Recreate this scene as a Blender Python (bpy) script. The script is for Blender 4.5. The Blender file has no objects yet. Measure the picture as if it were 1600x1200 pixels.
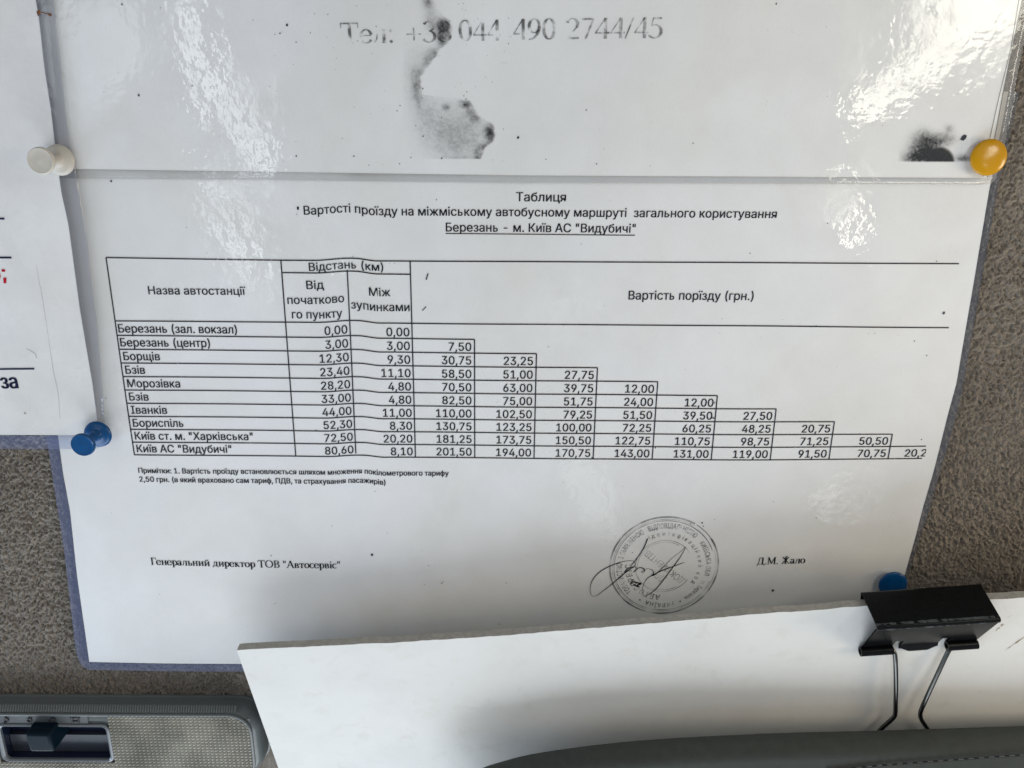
# Laminated fare table pinned to a bus headliner, with a board, a clip, a sun visor and a dome light.
# Everything is laid out in "panel units" (u): x to the right, y up along the headliner, z out of it
# towards the viewer. One unit is the width of a price column on the fare table, 20 mm.
import bpy, bmesh, math
import numpy as np
from mathutils import Matrix, Vector
from mathutils.geometry import tessellate_polygon

S = 0.02
sc = bpy.context.scene
COL = sc.collection


def W(p):                      # panel units -> world metres (the headliner stands upright in the world)
    return Vector((p[0] * S, -p[2] * S, p[1] * S))


# ------------------------------------------------------------------ camera
CAM_R = np.array([[0.9998926, 0.012796, 0.0071491], [0.0100749, -0.9542393, 0.2988743], [0.0106464, -0.2987701, -0.9542657]])
CAM_C = np.array([1.47786, 2.78049, 12.00107])
FOCAL = 1200.0                 # in pixels of the 1600 x 1200 photograph
cam_data = bpy.data.cameras.new('camera')
cam_data.sensor_width = 36.0
cam_data.lens = 36.0 * FOCAL / 1600.0
cam_data.clip_start = 0.005
cam_data.clip_end = 50.0
cam = bpy.data.objects.new('camera', cam_data)
COL.objects.link(cam)
_r, _u, _b = W(CAM_R[0]) / S, W(-CAM_R[1]) / S, W(-CAM_R[2]) / S
_m = Matrix((_r, _u, _b)).transposed().to_4x4()
_m.translation = W(CAM_C)
cam.matrix_world = _m
sc.camera = cam

# ------------------------------------------------------------------ light
world = bpy.data.worlds.new('World')
sc.world = world
world.use_nodes = True
_wn = world.node_tree
_bg = _wn.nodes['Background']
_tc = _wn.nodes.new('ShaderNodeTexCoord')
_no = _wn.nodes.new('ShaderNodeTexNoise')       # blotches standing for the unseen interior, added to vary the reflections
_no.inputs['Scale'].default_value = 2.6
_no.inputs['Detail'].default_value = 3.0
_cr = _wn.nodes.new('ShaderNodeValToRGB')
_cr.color_ramp.elements[0].position = 0.36
_cr.color_ramp.elements[0].color = (0.10, 0.10, 0.12, 1)
_cr.color_ramp.elements[1].position = 0.66
_cr.color_ramp.elements[1].color = (1.75, 1.85, 1.95, 1)
_wn.links.new(_tc.outputs['Generated'], _no.inputs['Vector'])
_wn.links.new(_no.outputs[0], _cr.inputs[0])
_wn.links.new(_cr.outputs[0], _bg.inputs[0])
_bg.inputs[1].default_value = 0.30


def area(name, c, target, sx, sy, radiance, color, roll=0.0):
    d = bpy.data.lights.new(name, 'AREA')
    d.shape = 'RECTANGLE'
    d.size, d.size_y = sx * S, sy * S
    d.color = color
    d.energy = radiance * math.pi * sx * sy * S * S
    o = bpy.data.objects.new(name, d)
    COL.objects.link(o)
    q = (W(target) - W(c)).to_track_quat('-Z', 'Y')
    o.matrix_world = Matrix.Translation(W(c)) @ q.to_matrix().to_4x4() @ Matrix.Rotation(roll, 4, 'Z')
    return o


# the windows of the bus: windscreen below, side windows left and right
area('windscreen_light', (-5, -27, 12), (0, -1, 0), 40, 17, 4.2, (0.84, 0.92, 1.0))
area('left_window_light', (-27, -13, 10), (-3, -1, 0), 10, 8, 8.0, (0.52, 0.71, 1.0))
area('right_window_light', (28, -1, 11), (7, -2, 0), 7, 7, 14.0, (1.0, 0.82, 0.58))
# window glints in the laminate, from lamps added behind the viewer for each streak
area('rear_window_light', (15.0, 5.3, 14), (15.0, 5.3, 0), 5.6, 1.1, 10.0, (1.0, 0.95, 0.80), 0.50)
area('upper_glint_light', (16.2, 7.6, 14), (16.2, 7.6, 0), 5.4, 2.6, 10.0, (1.0, 0.95, 0.80), 0.25)  # added lamp, widens the glint towards the top corner
area('lower_glint_light', (13.05, 0.75, 14), (13.05, 0.75, 0), 0.62, 1.7, 10.0, (1.0, 0.95, 0.80), 0.1)  # added lamp for the separate glint on the fare table
area('rear_left_light', (-7.3, 4.4, 14), (-7.3, 4.4, 0), 0.75, 5.4, 5.0, (0.88, 0.96, 1.0), 0.25)
area('rear_left_low_light', (-7.2, -0.2, 14), (-7.2, -0.2, 0), 0.6, 3.6, 4.6, (0.88, 0.96, 1.0), 0.27)  # added lamp, carries the left streak on over the fare table
area('faint_glint_light', (3.4, -2.9, 14), (3.4, -2.9, 0), 1.5, 1.2, 1.3, (0.95, 1.0, 1.0), 0.6)  # this and the next two: unseen lamps added for faint glints
area('faint_glint_light', (4.7, -9.6, 14), (4.7, -9.6, 0), 1.6, 3.0, 1.1, (0.92, 1.0, 1.0), 0.2)
area('faint_glint_light', (14.0, -9.6, 14), (14.0, -9.6, 0), 2.0, 0.7, 2.0, (0.92, 1.0, 1.0), 0.5)
area('rear_left_far_light', (-11.6, 5.7, 14), (-11.6, 5.7, 0), 3.8, 3.4, 1.6, (0.88, 0.96, 1.0), 0.5)  # added dim lamp for the pale patch beside the left streak

sc.view_settings.view_transform = 'Standard'
sc.view_settings.look = 'None'
sc.view_settings.exposure = 0.08
sc.view_settings.gamma = 1.0
sc.view_settings.use_curve_mapping = False
sc.cycles.max_bounces = 8
sc.cycles.transparent_max_bounces = 12


# ------------------------------------------------------------------ small maths
def on_plane(x, y, z0=0.0, ky=0.0, kx=0.0, y0=0.0, x0=0.0):
    """Point of the plane z = z0 + ky (y-y0) + kx (x-x0) seen at photograph pixel x, y."""
    d = CAM_R.T @ np.array([(x - 800) / FOCAL, (y - 600) / FOCAL, 1.0])
    c = CAM_C
    s = (z0 + ky * (c[1] - y0) + kx * (c[0] - x0) - c[2]) / (d[2] - ky * d[1] - kx * d[0])
    return c + s * d


LEVEL = 0.0                    # height of the sheet being laid out


def flat(x, y, z=None):
    return on_plane(x, y, LEVEL if z is None else z)[:2]


def lerp(a, b, t):
    return a + (b - a) * t


def sstep(a, b, x):
    t = np.clip((x - a) / (b - a), 0, 1)
    return t * t * (3 - 2 * t)


_rng = np.random.RandomState(7)
_lat = _rng.rand(256, 256)


def vnoise(x, y):
    x = np.asarray(x, float); y = np.asarray(y, float)
    xi = np.floor(x).astype(int); yi = np.floor(y).astype(int)
    fx = x - xi; fy = y - yi
    fx = fx * fx * (3 - 2 * fx); fy = fy * fy * (3 - 2 * fy)
    g = lambda i, j: _lat[(xi + i) % 256, (yi + j) % 256]
    return lerp(lerp(g(0, 0), g(1, 0), fx), lerp(g(0, 1), g(1, 1), fx), fy)


def spline(pts, n=12):
    """Catmull-Rom through the points."""
    P = [np.array(p, float) for p in pts]
    P = [2 * P[0] - P[1]] + P + [2 * P[-1] - P[-2]]
    out = []
    for i in range(1, len(P) - 2):
        a, b, c, d = P[i - 1:i + 3]
        for k in range(n):
            t = k / n
            out.append(0.5 * (2 * b + (c - a) * t + (2 * a - 5 * b + 4 * c - d) * t * t + (3 * b - a - 3 * c + d) * t ** 3))
    out.append(P[-2])
    return out


# ------------------------------------------------------------------ materials
def nt(name):
    m = bpy.data.materials.new(name)
    m.use_nodes = True
    t = m.node_tree
    return m, t, t.nodes['Principled BSDF'], t.nodes, t.links


def pos_noise(t, scale, detail=2.0, rough=0.5, stretch=(1, 1, 1), dist=0.0):
    g = t.nodes.new('ShaderNodeNewGeometry')
    mp = t.nodes.new('ShaderNodeMapping')
    mp.inputs['Scale'].default_value = stretch
    n = t.nodes.new('ShaderNodeTexNoise')
    n.inputs['Scale'].default_value = scale
    n.inputs['Detail'].default_value = detail
    n.inputs['Roughness'].default_value = rough
    n.inputs['Distortion'].default_value = dist
    t.links.new(g.outputs['Position'], mp.inputs['Vector'])
    t.links.new(mp.outputs['Vector'], n.inputs['Vector'])
    return n


def ramp(t, src, stops):
    r = t.nodes.new('ShaderNodeValToRGB')
    e = r.color_ramp.elements
    while len(e) < len(stops):
        e.new(0.5)
    for k, (p, c) in enumerate(stops):
        e[k].position = p
        e[k].color = (c[0], c[1], c[2], 1) if not isinstance(c, (int, float)) else (c, c, c, 1)
    t.links.new(src, r.inputs[0])
    return r


def bump(t, src, strength, dist):
    b = t.nodes.new('ShaderNodeBump')
    b.inputs['Strength'].default_value = strength
    b.inputs['Distance'].default_value = dist
    t.links.new(src, b.inputs['Height'])
    return b


def film_bump(t):
    """Orange-peel surface of hot laminated film."""
    n = pos_noise(t, 600.0, 1.0, 0.45)
    n2 = pos_noise(t, 170.0, 1.0, 0.4)
    mx = t.nodes.new('ShaderNodeMath'); mx.operation = 'MULTIPLY_ADD'
    t.links.new(n2.outputs[0], mx.inputs[0]); mx.inputs[1].default_value = 2.6
    t.links.new(n.outputs[0], mx.inputs[2])
    return bump(t, mx.outputs[0], 1.0, FILM_RELIEF)


FILM_RELIEF = 0.000052


def paper_mat(name, col, coat=1.0, rough=0.05, grime=0.05):
    """Copy paper under film: faint fibre, hand-worn patches, finger smears in the gloss."""
    m, t, b, N, L = nt(name)
    n = pos_noise(t, 55.0, 5.0, 0.65)
    r = ramp(t, n.outputs[0], [(0.32, tuple(c * (1 - grime) for c in col)), (0.62, col)])
    n2 = pos_noise(t, 16.0, 3.0, 0.6, dist=0.6)
    r2 = ramp(t, n2.outputs[0], [(0.34, (0.955, 0.945, 0.915)), (0.58, (1.0, 1.0, 1.0))])
    n3 = pos_noise(t, 2600.0, 2.0, 0.6, (1.0, 1.0, 0.4))
    r3 = ramp(t, n3.outputs[0], [(0.25, 0.965), (0.7, 1.0)])
    src = r.outputs[0]
    for q in (r2, r3):
        mx = N.new('ShaderNodeMixRGB'); mx.blend_type = 'MULTIPLY'; mx.inputs[0].default_value = 1.0
        L.new(src, mx.inputs[1]); L.new(q.outputs[0], mx.inputs[2]); src = mx.outputs[0]
    L.new(src, b.inputs['Base Color'])
    b.inputs['Roughness'].default_value = 0.7
    b.inputs['Specular IOR Level'].default_value = 0.1
    b.inputs['Coat Weight'].default_value = coat
    sm = pos_noise(t, 40.0, 4.0, 0.6, dist=1.2)
    rr = ramp(t, sm.outputs[0], [(0.45, rough), (0.68, rough + 0.16)])
    L.new(rr.outputs[0], b.inputs['Coat Roughness'])
    L.new(film_bump(t).outputs[0], b.inputs['Coat Normal'])
    return m


def ink_mat(name, col, alpha=1.0, erode=None, coat=1.0, attr=False):
    """Toner under the film; erode = (scale, low, high) of the worn patches; attr = density per vertex."""
    m, t, b, N, L = nt(name)
    b.inputs['Base Color'].default_value = (*col, 1)
    b.inputs['Roughness'].default_value = 0.6
    b.inputs['Specular IOR Level'].default_value = 0.1
    b.inputs['Coat Weight'].default_value = coat
    b.inputs['Coat Roughness'].default_value = 0.04
    L.new(film_bump(t).outputs[0], b.inputs['Coat Normal'])
    src = None
    if erode:
        n = pos_noise(t, erode[0], 2.0, 0.6)
        src = ramp(t, n.outputs[0], [(erode[1], 0.0), (erode[2], alpha)]).outputs[0]
    if attr:
        a = N.new('ShaderNodeAttribute'); a.attribute_name = 'toner'
        src = a.outputs['Fac']
    if src is not None:
        L.new(src, b.inputs['Alpha'])
    else:
        b.inputs['Alpha'].default_value = alpha
    return m


def plain(name, col, rough=0.4, metal=0.0, spec=0.5, noise=None, bmp=None, coat=0.0):
    m, t, b, N, L = nt(name)
    b.inputs['Base Color'].default_value = (*col, 1)
    b.inputs['Roughness'].default_value = rough
    b.inputs['Metallic'].default_value = metal
    b.inputs['Specular IOR Level'].default_value = spec
    b.inputs['Coat Weight'].default_value = coat
    if noise:
        n = pos_noise(t, noise[0], 4.0, 0.6)
        r = ramp(t, n.outputs[0], [(0.3, tuple(c * (1 - noise[1]) for c in col)), (0.7, tuple(min(1, c * (1 + noise[1])) for c in col))])
        L.new(r.outputs[0], b.inputs['Base Color'])
    if bmp:
        n = pos_noise(t, bmp[0], 3.0, 0.6)
        L.new(bump(t, n.outputs[0], 1.0, bmp[1]).outputs[0], b.inputs['Normal'])
    return m


def film_mat(name, tint, haze, hazecol):
    """Clear film border: tinted see-through with a little milky scatter and a sharp reflection."""
    m = bpy.data.materials.new(name); m.use_nodes = True
    t = m.node_tree; N = t.nodes; L = t.links
    N.remove(N['Principled BSDF'])
    tr = N.new('ShaderNodeBsdfTransparent'); tr.inputs[0].default_value = (*tint, 1)
    df = N.new('ShaderNodeBsdfDiffuse'); df.inputs[0].default_value = (*hazecol, 1)
    gl = N.new('ShaderNodeBsdfGlossy'); gl.inputs['Roughness'].default_value = 0.06
    fr = N.new('ShaderNodeFresnel'); fr.inputs[0].default_value = 1.5
    bp = film_bump(t)
    L.new(bp.outputs[0], gl.inputs['Normal']); L.new(bp.outputs[0], fr.inputs['Normal'])
    m1 = N.new('ShaderNodeMixShader'); m1.inputs[0].default_value = haze
    m2 = N.new('ShaderNodeMixShader')
    L.new(tr.outputs[0], m1.inputs[1]); L.new(df.outputs[0], m1.inputs[2])
    L.new(fr.outputs[0], m2.inputs[0]); L.new(m1.outputs[0], m2.inputs[1]); L.new(gl.outputs[0], m2.inputs[2])
    L.new(m2.outputs[0], N['Material Output'].inputs[0])
    return m


def fabric_mat():
    m, t, b, N, L = nt('headliner_fabric')
    n1 = pos_noise(t, 22.0, 4.0, 0.65)
    r1 = ramp(t, n1.outputs[0], [(0.28, (0.152, 0.128, 0.104)), (0.5, (0.214, 0.184, 0.152)), (0.74, (0.252, 0.220, 0.184))])
    n2 = pos_noise(t, 2200.0, 2.0, 0.6, (1.0, 1.0, 0.35))
    r2 = ramp(t, n2.outputs[0], [(0.25, 0.62), (0.75, 1.22)])
    mx = N.new('ShaderNodeMixRGB'); mx.blend_type = 'MULTIPLY'; mx.inputs[0].default_value = 1.0
    L.new(r1.outputs[0], mx.inputs[1]); L.new(r2.outputs[0], mx.inputs[2])
    L.new(mx.outputs[0], b.inputs['Base Color'])
    b.inputs['Roughness'].default_value = 0.95
    b.inputs['Specular IOR Level'].default_value = 0.1
    b.inputs['Sheen Weight'].default_value = 0.25
    b.inputs['Sheen Roughness'].default_value = 0.5
    L.new(bump(t, n2.outputs[0], 0.6, 0.0002).outputs[0], b.inputs['Normal'])
    return m


def board_mat():
    m, t, b, N, L = nt('white_board')
    n = pos_noise(t, 38.0, 5.0, 0.65)
    r = ramp(t, n.outputs[0], [(0.30, (0.66, 0.65, 0.62)), (0.55, (0.70, 0.692, 0.662))])
    s = pos_noise(t, 120.0, 3.0, 0.6, (1.0, 1.0, 1.2), 0.3)
    r2 = ramp(t, s.outputs[0], [(0.22, (0.93, 0.92, 0.89)), (0.42, (1.0, 1.0, 1.0))])
    mx = N.new('ShaderNodeMixRGB'); mx.blend_type = 'MULTIPLY'; mx.inputs[0].default_value = 1.0
    L.new(r.outputs[0], mx.inputs[1]); L.new(r2.outputs[0], mx.inputs[2]); L.new(mx.outputs[0], b.inputs['Base Color'])
    b.inputs['Roughness'].default_value = 0.7
    b.inputs['Specular IOR Level'].default_value = 0.2
    d = pos_noise(t, 70.0, 4.0, 0.6)
    L.new(bump(t, d.outputs[0], 1.0, 0.0003).outputs[0], b.inputs['Normal'])
    return m


M = dict(
    paper=paper_mat('laminated_paper', (0.80, 0.80, 0.80)),
    paper_old=paper_mat('laminated_paper_grubby', (0.82, 0.81, 0.80), 0.6, 0.22, 0.10),
    film=film_mat('clear_film', (0.86, 0.89, 0.95), 0.24, (0.30, 0.36, 0.62)),
    film_edge=film_mat('clear_film_edge', (0.86, 0.85, 0.84), 0.22, (0.80, 0.78, 0.74)),
    film_clear=film_mat('clear_film_overlap', (0.88, 0.90, 0.93), 0.18, (0.40, 0.44, 0.55)),  # haze raised to stand in for shade along the overlap
    film_right=film_mat('clear_film_grey', (0.66, 0.68, 0.74), 0.14, (0.36, 0.40, 0.50)),
    ink=ink_mat('toner', (0.016, 0.016, 0.024), 1.0, (1500.0, 0.16, 0.33)),
    ink_note=ink_mat('toner_small', (0.02, 0.02, 0.03), 0.9),
    ink_worn=ink_mat('toner_worn', (0.05, 0.05, 0.05), 0.70, (380.0, 0.36, 0.62)),
    ink_stamp=ink_mat('stamp_ink', (0.06, 0.06, 0.065), 0.58, (330.0, 0.30, 0.66)),
    ink_stamp_ring=ink_mat('stamp_ring_ink', (0.06, 0.06, 0.065), 0.72, (130.0, 0.26, 0.64)),
    ink_pen=ink_mat('pen_ink', (0.008, 0.008, 0.012)),
    ink_navy=ink_mat('navy_print', (0.010, 0.014, 0.05), 1.0, None, 0.3),
    ink_red=ink_mat('red_print', (0.50, 0.008, 0.03), 1.0, None, 0.3),
    stain=ink_mat('toner_stain', (0.022, 0.024, 0.026), 1.0, None, 1.0, True),
    crease=ink_mat('crease_line', (0.30, 0.29, 0.28), 0.35),
    edge_line=ink_mat('sheet_edge_line', (0.20, 0.19, 0.17), 0.75),
    rust=plain('rust', (0.20, 0.08, 0.03), 0.8, noise=(900.0, 0.5)),
    fabric=fabric_mat(),
    white_pin=plain('white_plastic', (0.56, 0.52, 0.45), 0.38, noise=(200.0, 0.10), bmp=(600.0, 0.00003)),
    blue_pin=plain('blue_plastic', (0.002, 0.066, 0.205), 0.24, spec=0.35, noise=(220.0, 0.12), bmp=(500.0, 0.00003)),
    yellow_pin=plain('yellow_enamel', (0.54, 0.265, 0.003), 0.18, spec=0.4, bmp=(300.0, 0.00003)),
    steel=plain('steel', (0.55, 0.55, 0.55), 0.22, 1.0),
    wire=plain('nickel_wire', (0.10, 0.10, 0.095), 0.25, 1.0),
    clip_black=plain('black_enamel', (0.004, 0.0045, 0.005), 0.24, spec=0.13, noise=(300.0, 0.25), bmp=(700.0, 0.00002)),
    clip_worn=plain('worn_black_enamel', (0.045, 0.050, 0.052), 0.38, noise=(420.0, 0.6)),
    board=board_mat(),
    board_edge=plain('grey_board_core', (0.40, 0.38, 0.34), 0.95, spec=0.1, noise=(700.0, 0.16), bmp=(1200.0, 0.0002)),
    visor=plain('visor_vinyl', (0.046, 0.052, 0.047), 0.75, spec=0.3, noise=(260.0, 0.10), bmp=(1500.0, 0.00008)),
    visor_dark=plain('visor_seam', (0.025, 0.027, 0.026), 0.8, spec=0.3),
    lamp=plain('lamp_housing', (0.15, 0.165, 0.165), 0.28),
    lens=plain('lamp_lens', (0.30, 0.29, 0.25), 0.22, noise=(90.0, 0.28)),
    slot=plain('slot_grey', (0.040, 0.046, 0.060), 0.3),
    slot_navy=plain('slot_navy', (0.012, 0.018, 0.045), 0.3),
    slot_dark=plain('slot_black', (0.006, 0.007, 0.010), 0.4),
    mark_plate=plain('mark_plate', (0.065, 0.072, 0.076), 0.4, noise=(200.0, 0.2)),
    slider=plain('slider_black', (0.002, 0.010, 0.018), 0.4, spec=0.12),
    slot_rim=plain('slot_rim', (0.17, 0.185, 0.20), 0.25),
)


# ------------------------------------------------------------------ object helpers
def tag(o, label=None, cat=None, group=None, kind=None):
    if label: o['label'] = label
    if cat: o['category'] = cat
    if group: o['group'] = group
    if kind: o['kind'] = kind
    return o


def thing(name, base, label, cat, group=None):
    o = bpy.data.objects.new(name, None)
    o.empty_display_size = 0.01
    COL.objects.link(o)
    o.location = W(base)
    o['_b'] = [float(v) for v in base]
    return tag(o, label, cat, group)


def root_base(parent):
    while parent is not None:
        if '_b' in parent:
            return np.array(parent['_b'])
        parent = parent.parent
    return np.zeros(3)


def mk(name, verts, faces, mat, parent=None, smooth=None, mats=None, fmat=None):
    """One mesh object; verts in panel units."""
    base = root_base(parent)
    me = bpy.data.meshes.new(name)
    me.from_pydata([W(np.array(v) - base) for v in verts], [], [tuple(int(i) for i in f) for f in faces])
    for mm in (mats or [mat]):
        me.materials.append(mm)
    if fmat is not None:
        me.polygons.foreach_set('material_index', fmat)
    me.update()
    bm = bmesh.new(); bm.from_mesh(me)
    if smooth is not None:
        bmesh.ops.recalc_face_normals(bm, faces=bm.faces)
    bm.to_mesh(me); bm.free()
    if smooth is not None:
        me.polygons.foreach_set('use_smooth', [True] * len(me.polygons))
        me.set_sharp_from_angle(angle=math.radians(smooth))
    o = bpy.data.objects.new(name, me)
    COL.objects.link(o)
    if parent is not None:
        o.parent = parent
    return o


class Geo:
    def __init__(self):
        self.v = []; self.f = []

    def add(self, v, f):
        n = len(self.v)
        self.v += [tuple(p) for p in v]
        self.f += [tuple(i + n for i in q) for q in f]
        return self

    def box(self, x0, x1, y0, y1, z0, z1):
        return self.add([(x, y, z) for z in (z0, z1) for y in (y0, y1) for x in (x0, x1)],
                        [(0, 2, 3, 1), (4, 5, 7, 6), (0, 1, 5, 4), (2, 6, 7, 3), (0, 4, 6, 2), (1, 3, 7, 5)])

    def tube(self, pts, r, n=10, cap=True):
        P = [np.array(p, float) for p in pts]
        rr = r if hasattr(r, '__len__') else [r] * len(P)
        ref = None; vs = []
        for i, p in enumerate(P):
            d = P[min(i + 1, len(P) - 1)] - P[max(i - 1, 0)]
            d = d / (np.linalg.norm(d) + 1e-12)
            if ref is None:
                ref = np.array([0, 0, 1.0]) if abs(d[2]) < 0.9 else np.array([1.0, 0, 0])
            a = ref - d * ref.dot(d); a /= np.linalg.norm(a); b = np.cross(d, a); ref = a
            for k in range(n):
                t = 2 * math.pi * k / n
                vs.append(p + rr[i] * (math.cos(t) * a + math.sin(t) * b))
        fs = [(i * n + k, i * n + (k + 1) % n, (i + 1) * n + (k + 1) % n, (i + 1) * n + k) for i in range(len(P) - 1) for k in range(n)]
        if cap:
            fs += [tuple(range(n))[::-1], tuple((len(P) - 1) * n + k for k in range(n))]
        return self.add(vs, fs)

    def lathe(self, c, prof, n=40, axis=None):
        """prof: (radius, height) pairs along the panel normal (or a tilted axis)."""
        ax = np.array(axis if axis is not None else (0, 0, 1.0), float); ax /= np.linalg.norm(ax)
        a = np.array([1.0, 0, 0]); a = a - ax * a.dot(ax); a /= np.linalg.norm(a); b = np.cross(ax, a)
        vs = []
        for r, h in prof:
            for k in range(n):
                t = 2 * math.pi * k / n
                vs.append(np.array(c) + ax * h + max(r, 1e-4) * (math.cos(t) * a + math.sin(t) * b))
        m = len(prof)
        fs = [(i * n + k, i * n + (k + 1) % n, (i + 1) * n + (k + 1) % n, (i + 1) * n + k) for i in range(m - 1) for k in range(n)]
        fs += [tuple(range(n))[::-1], tuple((m - 1) * n + k for k in range(n))]
        return self.add(vs, fs)


def strip(pts, w, closed=False):
    """Flat ribbon of width w (number or list) along 2-D points -> verts2d, faces."""
    P = np.array(pts, float)
    n = len(P)
    ww = np.full(n, w) if not hasattr(w, '__len__') else np.array(w)
    if closed:
        d = np.roll(P, -1, 0) - np.roll(P, 1, 0)
    else:
        d = np.gradient(P, axis=0)
    d /= np.linalg.norm(d, axis=1)[:, None] + 1e-12
    q = np.stack([-d[:, 1], d[:, 0]], 1) * ww[:, None] / 2
    v = np.concatenate([P + q, P - q])
    f = [(i, n + i, n + (i + 1) % n, (i + 1) % n) for i in range(n if closed else n - 1)]
    return v, f


class Print:
    """Flat printing gathered in panel x, y, laid on a sheet's surface when built."""
    def __init__(self, zf, warp=None):
        self.v = []; self.f = []; self.zf = zf; self.warp = warp; self.ruled = False

    def add(self, v, f):
        n = len(self.v)
        self.v += [(float(p[0]), float(p[1])) for p in v]
        self.f += [tuple(i + n for i in q) for q in f]
        return self

    def line(self, a, b, w, n=60):
        return self.add(*strip([lerp(np.array(a, float), np.array(b, float), t) for t in np.linspace(0, 1, n)], w))

    def build(self, name, mat, parent, lift=0.006, base_z=None):
        A = np.array(self.v)
        if self.warp is not None:
            A[:, 1] += self.warp(A[:, 0], A[:, 1])
        if self.ruled:             # the table was measured on the headliner's plane; the sheet lies a little above it
            A = CAM_C[:2] + (A - CAM_C[:2]) * (1 - 0.052 / CAM_C[2])
        Z = self.zf(A[:, 0], A[:, 1]) + lift
        # all print faces look out of the panel
        fs = []
        for q in self.f:
            a, b, c = A[q[0]], A[q[1]], A[q[2]]
            s = (b[0] - a[0]) * (c[1] - a[1]) - (b[1] - a[1]) * (c[0] - a[0])
            fs.append(q if s >= 0 else q[::-1])
        return mk(name, np.column_stack([A, Z]), fs, mat, parent)

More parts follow.
